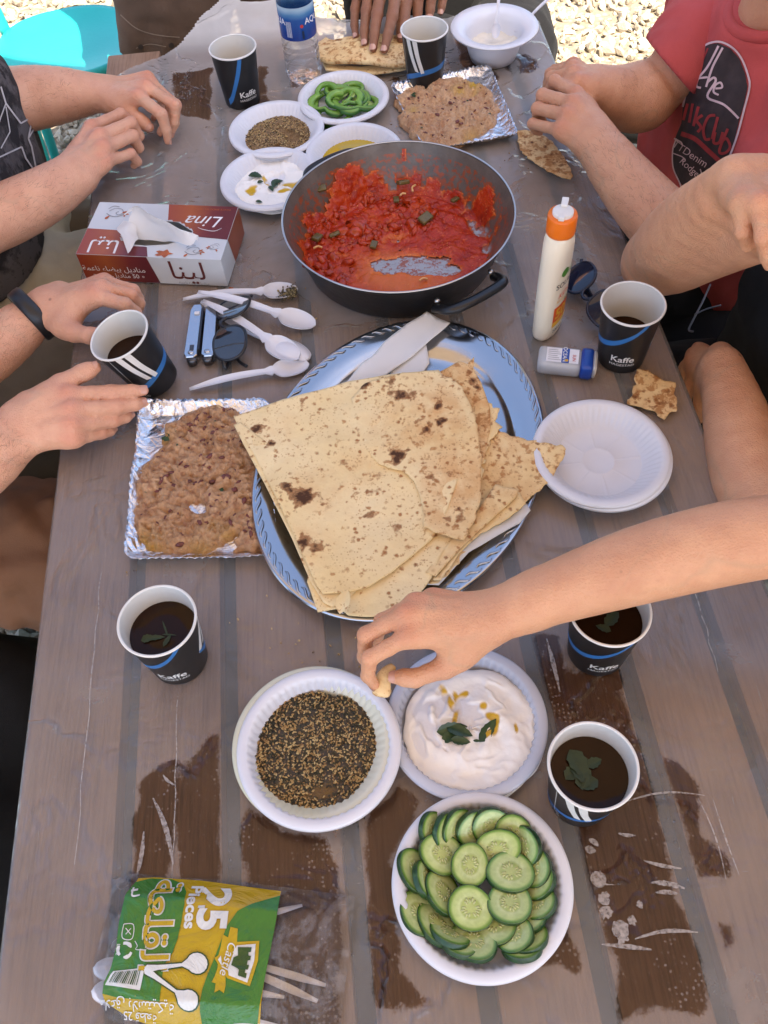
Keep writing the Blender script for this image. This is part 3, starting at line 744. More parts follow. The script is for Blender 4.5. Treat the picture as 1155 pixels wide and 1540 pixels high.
wc = t.mix(t.noise(35, 6, 0.7), (0.045, 0.034, 0.027), (0.19, 0.145, 0.11)); met = t.mix(wl, met, wc)
spk = t.ramp(t.math('ADD', st, t.math('MULTIPLY', t.math('SUBTRACT', t.noise(120, 5, 0.7), 0.5), 2.0)), [(0.60, 0.0), (0.75, 1.0)])
c = t.mix(t.math('MULTIPLY', spk, 0.85), met, (0.30, 0.055, 0.010))
MAT_LINING = t.done(t.bsdf(c, t.ramp(t.noise(40, 4), [(0.3, 0.28), (0.7, 0.45)]), t.bump(t.noise(250, 3), 0.0003), Metallic=0.2))
mk('lining', base3, [tuple(int(i) for i in q_) for q_ in PF] + [tuple(range(NT_))[::-1]], MAT_LINING, pan, attrs={'stain': stain, 'wall': np.clip(wallh * 6, 0, 1)})
for ang in (-60, 119):
    a = rad(ang); d = np.array([math.cos(a), math.sin(a)]); s_ = np.array([-d[1], d[0]]); rr = PR1 - 0.005; wz = 0.050
    P = [(rr - 0.002, -0.050, wz - 0.012), (rr + 0.004, -0.049, wz - 0.008), (rr + 0.020, -0.046, wz - 0.001), (rr + 0.028, -0.034, wz + 0.003), (rr + 0.031, 0, wz + 0.004), (rr + 0.028, 0.034, wz + 0.003), (rr + 0.020, 0.046, wz - 0.001), (rr + 0.004, 0.049, wz - 0.008), (rr - 0.002, 0.050, wz - 0.012)]
    P3_ = [(*(d * p[0] + s_ * p[1]), p[2]) for p in P]; v, f = tube(spline(P3_, 5), [0.0075] * 41, 12, flat=0.8)
    mk('handle', v, f, MAT_ENAMEL, pan)
    for k in (-0.046, 0.046):
        IVs, IFs = ico(2); q_ = d * (PR1 - 0.0035 - 0.006) + s_ * k * 0.98; v = IVs * 0.0042 + np.array([*q_, 0.047]); mk('rivet', v, IFs, MAT_RIM, pan)
# the sauce itself
keep = m > 0.0
Fs = PF[keep[PF].sum(1) >= 4]
sauce = thing('tomato_sauce', 'chunky red tomato sauce left round the sides of the pan', 'tomato sauce', (*PC, 0.004))
t = NT('tomato_sauce'); n_ = t.noise(38, 5, 0.6); n2_ = t.noise(130, 5, 0.65); o_ = t.attr('oil')
c = t.ramp(n_, [(0.28, (0.22, 0.012, 0.003)), (0.5, (0.40, 0.028, 0.005)), (0.72, (0.50, 0.062, 0.008))])
c = t.mix(t.ramp(n2_, [(0.55, 0.0), (0.72, 1.0)]), c, (0.62, 0.10, 0.025)); c = t.mix(o_, c, (0.66, 0.17, 0.035))
seed = t.ramp(t.vor(230), [(0.10, 1.0), (0.16, 0.0)]); c = t.mix(t.math('MULTIPLY', seed, t.ramp(t.noise(25, 3), [(0.52, 0), (0.6, 0.8)])), c, (0.75, 0.42, 0.12))
MAT_SAUCE = t.done(t.bsdf(c, 0.16, t.bump(t.noise(190, 4, 0.6), 0.0012), Specular_IOR_Level=0.32, Subsurface_Weight=0.1, Subsurface_Radius=(0.004, 0.001, 0.0005), Subsurface_Scale=1.0))
oil = np.clip(ell(-0.005, -0.05, 0.10, 0.06, -20) * 1.8, 0, 1) * np.clip(1.1 - heap, 0, 1) + 0.9 * np.clip(0.35 - m, 0, 0.35) / 0.35
used = np.unique(Fs); remap = np.full(len(SV), -1); remap[used] = np.arange(len(used))
tag(mk('sauce', SV[used] - np.array([0, 0, 0.004]), remap[Fs], MAT_SAUCE, sauce, attrs={'oil': np.clip(oil[used], 0, 1)}))
rs = np.random.default_rng(5); V, F = ico(2)
thk = np.where((m > 0.5) & (heap > 0.7) & (wallh < 0.5))[0]; pick = rs.choice(thk, 220)
MAT_CHUNK = plain('tomato_flesh', (0.38, 0.034, 0.005), 0.14, 0.35, 90, bump=0.001, bscale=160)
cs = SV[pick] + nrm[pick] * -0.0022 - np.array([0, 0, 0.004]); v, f = scatter(V, F, cs, 0.0048 * rs.lognormal(0, .35, (220, 1)) * rs.uniform(.4, 1.5, (220, 3)), rand_rot(220, rs), 0.15, rs)
tag(mk('tomato_chunk', v, f, MAT_CHUNK, sauce), kind='stuff')
t = NT('cooked_green_pepper'); MAT_GPEP = t.done(t.bsdf(t.mix(t.noise(60, 4), (0.085, 0.055, 0.012), (0.17, 0.12, 0.035)), 0.22, t.bump(t.noise(120, 3), 0.001)))
for i, (px_, py_, z_, s_, rz) in enumerate(((606, 274, .030, .013, 20), (640, 328, .018, .015, 40), (503, 352, .018, .012, 10), (477, 357, .02, .012, 60), (562, 368, .014, .010, 70), (484, 283, .05, .010, 0), (596, 300, .02, .009, 90), (684, 300, .018, .009, 30))):
    v, f = box(-s_ * .7, s_ * .7, -s_ * .5, s_ * .5, -s_ * .25, s_ * .25, s_ * .16); mk('pepper_piece', xf(v, at(px_, py_, z_) - np.array([*PC, 0.004]), rad(rz), rad(rs.uniform(-30, 30)), rad(rs.uniform(-30, 30))), f, MAT_GPEP, sauce)
MAT_ONION = plain('soft_onion', (0.70, 0.38, 0.14), 0.2, 0.1)
for (px_, py_, z_, L, rz) in ((470, 315, .025, .014, -30), (478, 373, .02, .013, 0), (623, 283, .028, .016, 70), (606, 293, .024, .01, 20), (637, 421, .012, .012, 10), (668, 245, .05, .012, 60), (540, 352, .014, .009, 40)):
    v, f = tube(spline(np.array([(-L / 2, 0, 0), (0, L * .2, .001), (L / 2, 0, 0)]), 5), 0.0016, 8); mk('onion_piece', xf(v, at(px_, py_, z_) - np.array([*PC, 0.004]), rad(rz)), f, MAT_ONION, sauce)
# ================================================================== oval steel tray
TC = np.array([0.0265, 0.6464]); TA, TB, TROT = 0.1714, 0.231, rad(-23)
tray = thing('serving_tray', 'oval stainless steel tray with an embossed rope border under the flatbreads', 'tray', (*TC, 0), TROT)
t = NT('polished_steel'); MAT_TRAY = t.done(t.bsdf((0.47, 0.475, 0.49), t.ramp(t.noise(30, 4), [(0.3, 0.12), (0.7, 0.24)]), t.bump(t.noise(14, 3), 0.0006), Metallic=1.0))
tp_ = [(0.001, .003), (.70, .003), (.74, .0038), (.775, .008), (.80, .0125), (.815, .0128), (.83, .0150), (.90, .0166), (.965, .0182), (.985, .0186), (.998, .0172), (1.0, .0155)]
n = 180; a_ = np.arange(n) * 2 * PI / n; V = []
for k, z_ in tp_: V.append(np.column_stack([TA * k * np.cos(a_), TB * k * np.sin(a_), np.full(n, z_)]))
for k, z_ in tp_[::-1][:-1]: V.append(np.column_stack([(TA * k - .0006) * np.cos(a_), (TB * k - .0006) * np.sin(a_), np.full(n, z_ - 0.0013)]))
m_ = len(V); V = np.concatenate(V); F = [(k * n + i, k * n + (i + 1) % n, (k + 1) * n + (i + 1) % n, (k + 1) * n + i) for k in range(m_ - 1) for i in range(n)] + [tuple(range(n))[::-1], tuple((m_ - 1) * n + i for i in range(n))]
mk('dish', V, F, MAT_TRAY, tray)
mb = MB(); N = 76
for i in range(N):
    a = i * 2 * PI / N; k = .955; P = []
    for q in np.linspace(-1, 1, 9):
        aa = a + q * 0.056; kk = k + 0.017 * math.sin(q * PI * 0.72)
        P.append((TA * kk * math.cos(aa), TB * kk * math.sin(aa), .0180 + 0.0009 * (1 - q * q)))
    v, f = tube(P, [0.0004 + 0.0012 * (1 - q * q) for q in np.linspace(-1, 1, 9)], 6, flat=0.6); mb.add(v, f)
tag(mb.make('rope_border', MAT_TRAY, tray), kind='stuff')

# ================================================================== flatbreads
t = NT('flatbread'); big = t.attr('char'); n_ = t.noise(9, 5); n2_ = t.noise(40, 5, 0.6)
c = t.mix(t.ramp(n_, [(0.3, 0), (0.7, 1)]), (0.80, 0.60, 0.29), (0.88, 0.72, 0.42))
c = t.mix(t.math('MULTIPLY', t.attr('toast'), t.ramp(n2_, [(0.34, 0.15), (0.60, 1.0)])), c, (0.60, 0.30, 0.10))
sp = t.math('ADD', t.math('MULTIPLY', t.math('SUBTRACT', t.noise(120, 4, 0.55), 0.5), 1.9), t.math('MULTIPLY', t.attr('spots'), 0.36))
c = t.mix(t.ramp(sp, [(0.33, 0.0), (0.52, 0.8)]), c, (0.40, 0.17, 0.05))
fl = t.ramp(t.math('ADD', t.vor(95, rnd=1.0), t.math('MULTIPLY', t.math('SUBTRACT', t.noise(260, 3), .5), .5)), [(0.12, 1.0), (0.28, 0.0)]); c = t.mix(t.math('MULTIPLY', fl, t.ramp(t.noise(24, 3), [(0.44, 0.0), (0.56, 0.9)])), c, (0.33, 0.13, 0.04)); fl2 = t.ramp(t.vor(260, rnd=1.0), [(0.14, 1.0), (0.28, 0.0)]); c = t.mix(t.math('MULTIPLY', fl2, t.ramp(t.noise(35, 3), [(0.46, 0.0), (0.58, 0.7)])), c, (0.42, 0.20, 0.07))
bb = t.math('ADD', big, t.math('MULTIPLY', t.math('SUBTRACT', t.noise(75, 6, 0.7), 0.5), 1.5))
c = t.mix(t.ramp(bb, [(0.45, 0.0), (0.62, 0.8)]), c, (0.27, 0.10, 0.03)); c = t.mix(t.ramp(bb, [(0.66, 0.0), (0.9, 0.92)]), c, (0.050, 0.018, 0.008))
MAT_BREAD = t.done(t.bsdf(c, 0.75, t.bump(t.noise(120, 5, 0.6), 0.0009, 1.0, t.bump(t.noise(28, 3), 0.0012)), Specular_IOR_Level=0.25))
def flatbread(label, px, z, chars=(), toast=0.3, spots=0.5, thick=0.0028, tilt=(0, 0), ragged=0.0, wave=0.002, seed=1, step=0.0030, group='stacked flatbreads on the tray', zf=None, toast_at=None, name='flatbread'):
    """px = outline in photograph pixels at height z; chars = (px, py, radius in m, strength)"""
    P = np.array([at(q[0], q[1], z)[:2] for q in px]); cen = P.mean(0)
    B = resample(P, step * 1.2)
    if ragged: B = B + ragged * np.column_stack([vnoise(np.column_stack([B * 1.0, 0 * B[:, 0]]), 160, seed), vnoise(np.column_stack([B, 0 * B[:, 0] + 3]), 170, seed + 5)]) 
    zz = zf or (lambda Q: np.zeros(len(Q)))
    top = lambda Q: z + zz(Q) + tilt[0] * (Q[:, 0] - cen[0]) + tilt[1] * (Q[:, 1] - cen[1]) + wave * fbm(np.column_stack([Q, 0 * Q[:, 0]]), 9, 3, seed) + 0.0005 * fbm(np.column_stack([Q, 0 * Q[:, 0]]), 70, 3, seed + 2)
    V, F, N = slab(B, step, top, lambda Q: thick * (0.55 + 0.45 * np.clip(edge_dist(B, Q) / 0.006, 0, 1)))
    ch = np.zeros(len(V)); wob = 1 + .55 * fbm(np.column_stack([V[:, :2], 0 * V[:, 0]]), 170, 3, seed + 40)
    for (cx, cy, r_, s_) in chars:
        c_ = at(cx, cy, z)[:2]; ch = np.maximum(ch, min(1, s_ * 1.15) * np.exp(-(np.linalg.norm(V[:, :2] - c_, axis=1) * wob / (r_ * 1.35)) ** 2))
    rq = np.random.default_rng(seed + 200); nC = int(len(B) * .22 * spots); lo_, hi_ = B.min(0), B.max(0)
    for k in range(nC):
        c_ = rq.uniform(lo_, hi_); r_ = rq.uniform(.0022, .0052); ch = np.maximum(ch, rq.uniform(.35, .72) * np.exp(-(np.linalg.norm(V[:, :2] - c_, axis=1) / r_) ** 2))
    ts = np.full(len(V), toast)
    for (cx, cy, r_, s_) in (toast_at or ()):
        c_ = at(cx, cy, z)[:2]; ts = np.maximum(ts, s_ * np.exp(-(np.linalg.norm(V[:, :2] - c_, axis=1) / r_) ** 2))
    o = mk(name, V, F, MAT_BREAD, attrs={'char': ch, 'toast': ts, 'spots': np.full(len(V), spots)}, world=True)
    return tag(o, label, 'flatbread', group)
# paper napkins folded under the breads
MAT_TISSUE = glow_white('tissue_paper', (0.86, 0.85, 0.83), 0.25, 0.9)
def paper(label, px, z, tilt=(0, 0), seed=1, wave=0.003, thick=0.0008, name='napkin', crease=()):
    P = np.array([at(q[0], q[1], z)[:2] for q in px]); cen = P.mean(0); B = resample(P, 0.004)
    def top(Q):
        h = z + tilt[0] * (Q[:, 0] - cen[0]) + tilt[1] * (Q[:, 1] - cen[1]) + wave * fbm(np.column_stack([Q, 0 * Q[:, 0]]), 14, 3, seed)
        for (a, b, k) in crease:
            A, Bb = at(*a, z)[:2], at(*b, z)[:2]; d = (Bb - A) / np.linalg.norm(Bb - A); h = h + k * np.abs((Q - A) @ np.array([-d[1], d[0]]))
        return h
    V, F, N = slab(B, 0.004, top, thick); return tag(mk(name, V, F, MAT_TISSUE, world=True), label, 'napkin')
paper('white paper napkin poking out flat at the back under the flatbreads', [(575,580),(592,552),(640,515),(646,548),(628,575)], .022, seed=4)
paper('white folded napkin strip leaning on the far rim of the tray', [(510,590),(545,548),(560,538),(580,515),(612,490),(642,472),(677,489),(650,512),(622,536),(590,556),(555,580),(530,592)], .026, tilt=(0.02, 0.04), seed=7, wave=0.002, crease=(((560,580),(660,480),0.12),))
paper('white paper sheet under the right hand stack of flatbreads', [(640,880),(700,820),(772,762),(792,757),(798,768),(782,788),(705,832),(660,880)], .022, seed=9)
flatbread('lowest flatbread at the right, mostly covered, corner pointing to the empty plates', [(690,640),(738,630),(745,645),(770,655),(800,662),(850,674),(846,690),(836,712),(806,742),(770,765),(700,830),(662,876),(640,875),(660,700)], .026, ((742,660,.004,.6),(835,705,.007,.55),(815,695,.003,.6),(800,705,.004,.5),(770,700,.005,.4)), .45, .75, ragged=.003, seed=3, tilt=(.02, 0))
flatbread('torn flatbread edge standing up at the far right of the stack', [(690,640),(735,604),(748,612),(745,630),(757,642),(735,665),(720,720)], .032, (), .2, .2, ragged=.004, seed=23)
flatbread('narrow folded flatbread layer along the right front of the stack', [(650,872),(690,826),(735,778),(778,738),(786,748),(792,757),(770,775),(720,805),(690,832),(664,872)], .030, (), .2, .2, ragged=.0015, seed=13, wave=.001)
flatbread('brown edged flatbread layer just above the narrow folded one', [(640,860),(680,810),(720,765),(745,728),(760,733),(781,736),(776,748),(735,785),(695,822),(655,866)], .034, ((735,745,.006,.5),(700,800,.005,.45)), .5, .6, seed=15, wave=.001)
flatbread('browned flatbread behind the stack with a toasted far tip', [(660,560),(690,545),(703,548),(713,538),(712,556),(724,575),(731,595),(737,612),(738,640),(728,690),(715,720),(680,700)], .034, ((712,572,.006,.8),(716,580,.004,.7),(706,560,.006,.5),(727,640,.004,.5)), .75, .8, seed=17, toast_at=((715,560,.03,1.0),), wave=.003)
flatbread('pale lower flatbread showing at the front edge of the stack', [(480,780),(462,876),(478,921),(492,918),(510,914),(524,925),(560,926),(590,923),(622,904),(648,870),(664,835),(692,795),(600,700)], .032, ((547,876,.006,.5),(500,905,.004,.3)), .12, .2, seed=19, wave=.004)
flatbread('thin flatbread edge just left of the large top flatbread', [(352,640),(362,636),(500,740),(560,860),(528,895),(500,912),(486,905),(466,872),(440,812),(398,728),(366,668)], .036, (), .15, .2, seed=21, wave=.0015)
flatbread('large pale flatbread quarter on top, its corner over the foil tray', [(350,622),(372,616),(398,609),(450,594),(500,580),(522,573),(560,567),(610,560),(660,556),(690,600),(700,690),(672,770),(650,808),(622,832),(590,858),(555,880),(520,891),(486,893),(476,880),(466,858),(440,800),(412,742),(382,682),(360,645)], .040,
    ((390,642,.006,.8),(406,668,.005,.8),(365,645,.005,.6),(460,750,.013,.85),(475,745,.008,.7),(440,745,.008,.6),(430,733,.006,.7),(460,815,.008,.95),(475,822,.008,.75),(450,742,.01,.6),(515,695,.007,.5),(570,713,.007,.5),(558,738,.004,.6),(556,772,.005,.7),(597,790,.006,.55),(540,600,.003,.5),(455,602,.005,.5),(430,732,.005,.6),(522,852,.005,.4),(484,640,.003,.4),(428,783,.004,.6)), .08, .42, seed=25, wave=.0042, toast_at=((600,640,.05,.35),(480,740,.035,.45),(460,820,.03,.4),(540,700,.03,.3),(420,640,.03,.25)))
flatbread('browner flatbread flap lying on top with burnt blisters', [(543,640),(530,618),(528,596),(545,576),(580,566),(620,559),(655,557),(680,568),(697,585),(710,612),(718,645),(724,690),(724,740),(714,778),(699,810),(680,806),(652,797),(636,789),(638,765),(633,745),(624,724),(606,706),(584,700),(570,694),(552,672)], .044,
    ((600,682,.009,1.0),(597,690,.006,.9),(605,594,.010,.7),(588,590,.007,.6),(622,592,.006,.6),(588,575,.006,.7),(548,576,.006,.75),(660,610,.007,.7),(640,645,.006,.75),(628,632,.006,.6),(665,632,.005,.8),(676,713,.004,.6),(693,776,.007,.75),(675,778,.005,.7),(660,740,.004,.6),(648,715,.004,.5),(565,612,.006,.5),(600,562,.006,.6)), .12, .55, ragged=.0015, seed=27, wave=.0022, toast_at=((660,630,.065,.75),(690,720,.05,.8),(680,770,.04,.7),(620,650,.05,.5)), zf=lambda Q: -.0028 * np.clip(1 - (Q[:, 0] - at(540,620,.044)[0]) / .045, 0, 1) - .0006, thick=.0022)
v, f = leaf_mesh(0.03, 0.015, 0.1, 9, 0.5); o = mk('bread_flake', xf(v, at(517, 905, .045), rad(70)), f, MAT_BREAD, attrs={'char': np.zeros(len(v)), 'toast': np.zeros(len(v)), 'spots': np.zeros(len(v))}, world=True); tag(o, 'small pale curl of torn bread at the front edge of the stack', 'bread')
flatbread('torn scrap of spotted flatbread beside the cup on the right', [(957,555),(975,558),(998,571),(1016,575),(1014,588),(1020,604),(1016,618),(1006,620),(1000,630),(980,616),(968,612),(943,607),(943,600),(952,594),(955,575)], .006, ((955,597,.005,.8),(965,598,.004,.6),(980,612,.004,.7),(998,608,.005,.6),(1012,611,.003,.7),(985,603,.004,.5),(972,566,.004,.6),(1002,590,.005,.45)), .5, .9, ragged=.002, seed=31, group=None, step=.0025, wave=.0015)
flatbread('dark blistered flatbread strip under the clasped hands of the person in red', [(776,196),(790,195),(806,199),(822,207),(838,222),(852,244),(861,262),(859,271),(845,267),(822,256),(800,242),(782,226)], .008, tuple((x, y, .0035, .62) for x, y in ((790,205),(800,215),(812,212),(806,226),(820,222),(818,238),(830,232),(832,246),(844,250),(850,262),(840,258),(798,228),(826,216),(846,240),(788,216))), .75, 1.0, ragged=.002, seed=33, group=None, step=.003)
def hump(c0, h, r_): 
    q = at(*c0)[:2]; return lambda Q: h * np.exp(-(np.linalg.norm(Q - q, axis=1) / r_) ** 2)
flatbread('lower folded flatbread beneath the hand at the far end', [(485,93),(500,96),(540,99),(580,96),(612,90),(640,96),(600,104),(560,110),(525,108),(490,104)], .010, (), .1, .2, seed=35, group='flatbreads at the far end', thick=.006)
flatbread('upper folded flatbread pressed by the hand at the far end', [(478,66),(490,57),(500,62),(520,60),(560,58),(600,56),(630,56),(640,75),(628,92),(600,98),(575,99),(545,97),(515,94),(490,92),(476,86)], .022, ((507,63,.005,.8),(495,75,.006,.5),(515,80,.006,.5),(545,90,.006,.45),(585,95,.005,.5),(540,85,.01,.4)), .55, .8, seed=37, group='flatbreads at the far end', thick=.012, zf=hump((555,75,.02), .012, .06))

# ================================================================== foil trays with bean spread
t = NT('crinkled_foil'); f1 = t.noise(26, 6, 0.65, dist=0.8); f2 = t.vor(55, 'DISTANCE_TO_EDGE')
MAT_FOIL = t.done(t.bsdf((0.82, 0.82, 0.83), 0.16, t.bump(t.ramp(f2, [(0, 0), (0.25, 1)]), 0.0012, 1.0, t.bump(f1, 0.006)), Metallic=1.0))
def foil_tray(label, corners, cut, h, seed):
    """corners px at z=0 (counter clockwise in the world), cut = corner cut in metres"""
    C = np.array([at(*q)[:2] for q in corners]); o = []
    for i in range(4):
        a, b, c = C[i - 1], C[i], C[(i + 1) % 4]; d1, d2 = (a - b) / np.linalg.norm(a - b), (c - b) / np.linalg.norm(c - b)
        for q in np.linspace(0, 1, 5): o.append(b + d1 * cut * (1 - q) ** 1.6 + d2 * cut * q ** 1.6)
    P = resample(np.array(o), 0.006)
    def top(Q):
        e = edge_dist(P, Q); p3 = np.column_stack([Q, 0 * e])
        up = np.clip(1 - e / 0.016, 0, 1) ** 1.4; fl = 1 + 0.13 * np.sin(1500 * (Q[:, 0] + 0.7 * Q[:, 1]) * 0.5) * (e < 0.012)
        return 0.0016 + h * up * fl * (1 + 0.25 * fbm(p3, 20, 2, seed)) + 0.0008 * fbm(p3, 60, 3, seed)
    V, F, N = slab(P, 0.003, top, 0.0008); o_ = mk('foil_tray', V, F, MAT_FOIL, world=True, smooth=True); return tag(o_, label, 'foil tray', 'foil trays of bean spread')
foil_tray('foil tray with brown bean spread left of the bread tray', [(190,850),(420,846),(408,608),(214,614)], .014, .013, 3)
foil_tray('foil tray with bean spread behind the pan, partly eaten', [(640,238),(780,214),(736,108),(586,138)], .012, .013, 5)
t = NT('bean_spread'); n_ = t.noise(42, 6, 0.65); n2_ = t.noise(110, 5, 0.6); 
c = t.ramp(n_, [(0.28, (0.34, 0.14, 0.065)), (0.42, (0.56, 0.31, 0.155)), (0.62, (0.66, 0.40, 0.215)), (0.8, (0.42, 0.18, 0.09))])
c = t.mix(t.ramp(n2_, [(0.5, 0), (0.7, 0.8)]), c, (0.32, 0.12, 0.055)); c = t.mix(t.ramp(t.noise(70, 4, .6, t.mapp(loc=(3, 1, 0))), [(0.62, 0), (0.7, 0.7)]), c, (0.52, 0.32, 0.18))
c = t.mix(t.attr('oil'), c, (0.50, 0.27, 0.02)); 
MAT_BEAN = t.done(t.bsdf(c, t.ramp(t.noise(50, 3), [(0.35, 0.18), (0.65, 0.5)]), t.bump(t.noise(170, 6, 0.7, dist=1.2), 0.0042)))
t = NT('bean_spread_light'); n_ = t.noise(42, 6, 0.65); n2_ = t.noise(120, 5, 0.6)
c = t.ramp(n_, [(0.28, (0.44, 0.21, 0.105)), (0.5, (0.66, 0.40, 0.22)), (0.75, (0.72, 0.47, 0.27))]); c = t.mix(t.ramp(n2_, [(0.52, 0), (0.7, 0.8)]), c, (0.46, 0.20, 0.09)); c = t.mix(t.attr('oil'), c, (0.62, 0.40, 0.02))
MAT_BEAN2 = t.done(t.bsdf(c, t.ramp(t.noise(50, 3), [(0.35, 0.2), (0.65, 0.5)]), t.bump(t.noise(180, 6, 0.7, dist=1.2), 0.0042)))
MAT_PARSLEY = plain('parsley', (0.025, 0.055, 0.012), 0.45, 0.3)
MAT_REDBEAN = plain('red_bean_skin', (0.13, 0.032, 0.022), 0.3, 0.3)
def spread(label, px, holes, h, seed, mat, oils=(), herbs=(), beans=30, cat='bean spread'):
    P = np.array([at(*q, .006)[:2] for q in px]); P = resample(P, .004); P = P + 0.004 * np.column_stack([vnoise(np.column_stack([P, 0 * P[:, 0]]), 90, seed), vnoise(np.column_stack([P, 0 * P[:, 0]]), 90, seed + 9)])
    st = 0.0018; V2, T, n = fill(P, st); p3 = np.column_stack([V2, 0 * V2[:, 0]])
    e = edge_dist(P, V2); m_ = np.clip(e / 0.010, 0, 1)
    for (cx, cy, a, b, rot) in holes:
        c_ = at(cx, cy, .006)[:2]; x, y = (V2 - c_).T; cc, s_ = math.cos(rad(rot)), math.sin(rad(rot)); d = np.hypot((x * cc + y * s_) / a, (-x * s_ + y * cc) / b) + 0.35 * vnoise(p3, 120, seed + 3); m_ = np.minimum(m_, np.clip((d - 0.75) / 0.7, 0, 1))
    r1 = np.abs(fbm(p3 + .008 * np.column_stack([vnoise(p3, 60, 5), vnoise(p3, 60, 6), 0 * p3[:, 0]]), 42, 5, seed, .68)); r2 = fbm(p3, 210, 3, seed + 1); r3 = fbm(p3, 26, 3, seed + 2)
    H = np.sqrt(m_) * (h * (0.75 + 0.35 * r3) + 0.0044 * (1 - 1.5 * r1) + 0.0017 * r2) + np.where(m_ <= 0.02, -0.003, 0)
    oil = np.zeros(len(V2))
    for (cx, cy, r_, s_) in oils:
        c_ = at(cx, cy, .008)[:2]; oil = np.maximum(oil, s_ * np.exp(-(np.linalg.norm(V2 - c_, axis=1) / r_) ** 2) * np.clip(1.3 - m_ + 0.5 * r1, 0, 1))
    F = []; 
    for a, b, c_ in T:
        if m_[a] + m_[b] + m_[c_] < 0.02: continue
        if (V2[b][0] - V2[a][0]) * (V2[c_][1] - V2[a][1]) - (V2[b][1] - V2[a][1]) * (V2[c_][0] - V2[a][0]) < 0: b, c_ = c_, b
        F.append((a, b, c_))
    cen = V2.mean(0); th_ = thing('bean_spread', label, cat, (*cen, 0.003))
    mk('spread', np.column_stack([V2, H + 0.003]), F, mat, th_, attrs={'oil': oil}, world=True)
    r = np.random.default_rng(seed); ok = np.where(m_ > 0.9)[0]; pk = r.choice(ok, beans); IVs, IFs = ico(2)
    v, f = scatter(IVs, IFs, np.column_stack([V2[pk], H[pk] + 0.0026]), np.array([0.0040, 0.0024, 0.0014]) * r.uniform(.5, 1.3, (beans, 1)), rotz(beans, r, .4), 0.12, r)
    tag(mk('bean_skin', v, f, MAT_REDBEAN, th_, world=True), kind='stuff')
    for k, (cx, cy, L) in enumerate(herbs):
        q = at(cx, cy, .010)[:2]; zz = H[np.argmin(np.linalg.norm(V2 - q, axis=1))] + 0.004
        for j in range(3 if L > .008 else 1):
            v, f = leaf_mesh(L, L * .6, .2, 7, .3, .25); mk('parsley_leaf', xf(v, (*(q + r.normal(0, L * .3, 2)), zz + .0006 * j), r.uniform(0, 6)), f, MAT_PARSLEY, th_, world=True)
spread('coarse brown bean spread heaped in the near foil tray', [(248,640),(268,628),(292,616),(320,612),(355,612),(372,640),(392,690),(412,740),(410,822),(392,830),(345,830),(330,822),(305,832),(262,832),(228,828),(206,808),(198,770),(205,715),(222,690),(243,672)],
       [(297,762,.015,.009,-35),(342,822,.020,.013,30)], .010, 7, MAT_BEAN, ((222,818,.022,.8),(300,830,.02,.6),(318,795,.010,.7),(340,800,.012,.8),(250,660,.012,.6)), ((255,661,.013),(331,735,.008),(330,757,.004),(219,742,.005),(202,763,.004),(322,641,.005),(268,672,.004)), 90)
spread('paler flaky bean spread left in the far foil tray', [(592,146),(640,124),(700,120),(738,138),(752,165),(742,190),(710,205),(690,220),(650,226),(625,214),(600,178)],
       [(735,205,.03,.015,30),(600,168,.012,.008,60)], .012, 17, MAT_BEAN2, ((715,132,.018,.9),(690,140,.012,.8),(622,170,.012,.6),(715,210,.02,.6)), ((620,149,.010),(735,173,.008),(634,198,.006),(702,154,.005),(672,155,.004)), 60)

# ================================================================== zaatar, labneh, oil
t = NT('zaatar_in_oil'); c = t.ramp(t.noise(260, 4, 0.7), [(0.35, (0.022, 0.014, 0.005)), (0.55, (0.055, 0.034, 0.010)), (0.7, (0.11, 0.065, 0.017))])
c = t.mix(t.attr('oil'), c, (0.13, 0.065, 0.006)); MAT_ZA = t.done(t.bsdf(c, 0.22, t.bump(t.noise(420, 3), 0.0015)))
t = NT('dry_zaatar'); c = t.ramp(t.noise(300, 4, 0.7), [(0.3, (0.10, 0.055, 0.022)), (0.55, (0.25, 0.15, 0.065)), (0.75, (0.36, 0.25, 0.12))]); MAT_ZD = t.done(t.bsdf(c, 0.75, t.bump(t.noise(420, 3), 0.0015)))
t = NT('sesame_seed'); MAT_SES = t.done(t.bsdf(t.ramp(t.attr('tone'), [(0, (0.20, 0.095, 0.022)), (0.5, (0.40, 0.24, 0.075)), (1, (0.58, 0.42, 0.18))]), 0.3))
t = NT('thyme_flake'); MAT_FLK = t.done(t.bsdf(t.ramp(t.attr('tone'), [(0, (0.016, 0.014, 0.006)), (1, (0.06, 0.052, 0.018))]), 0.25))
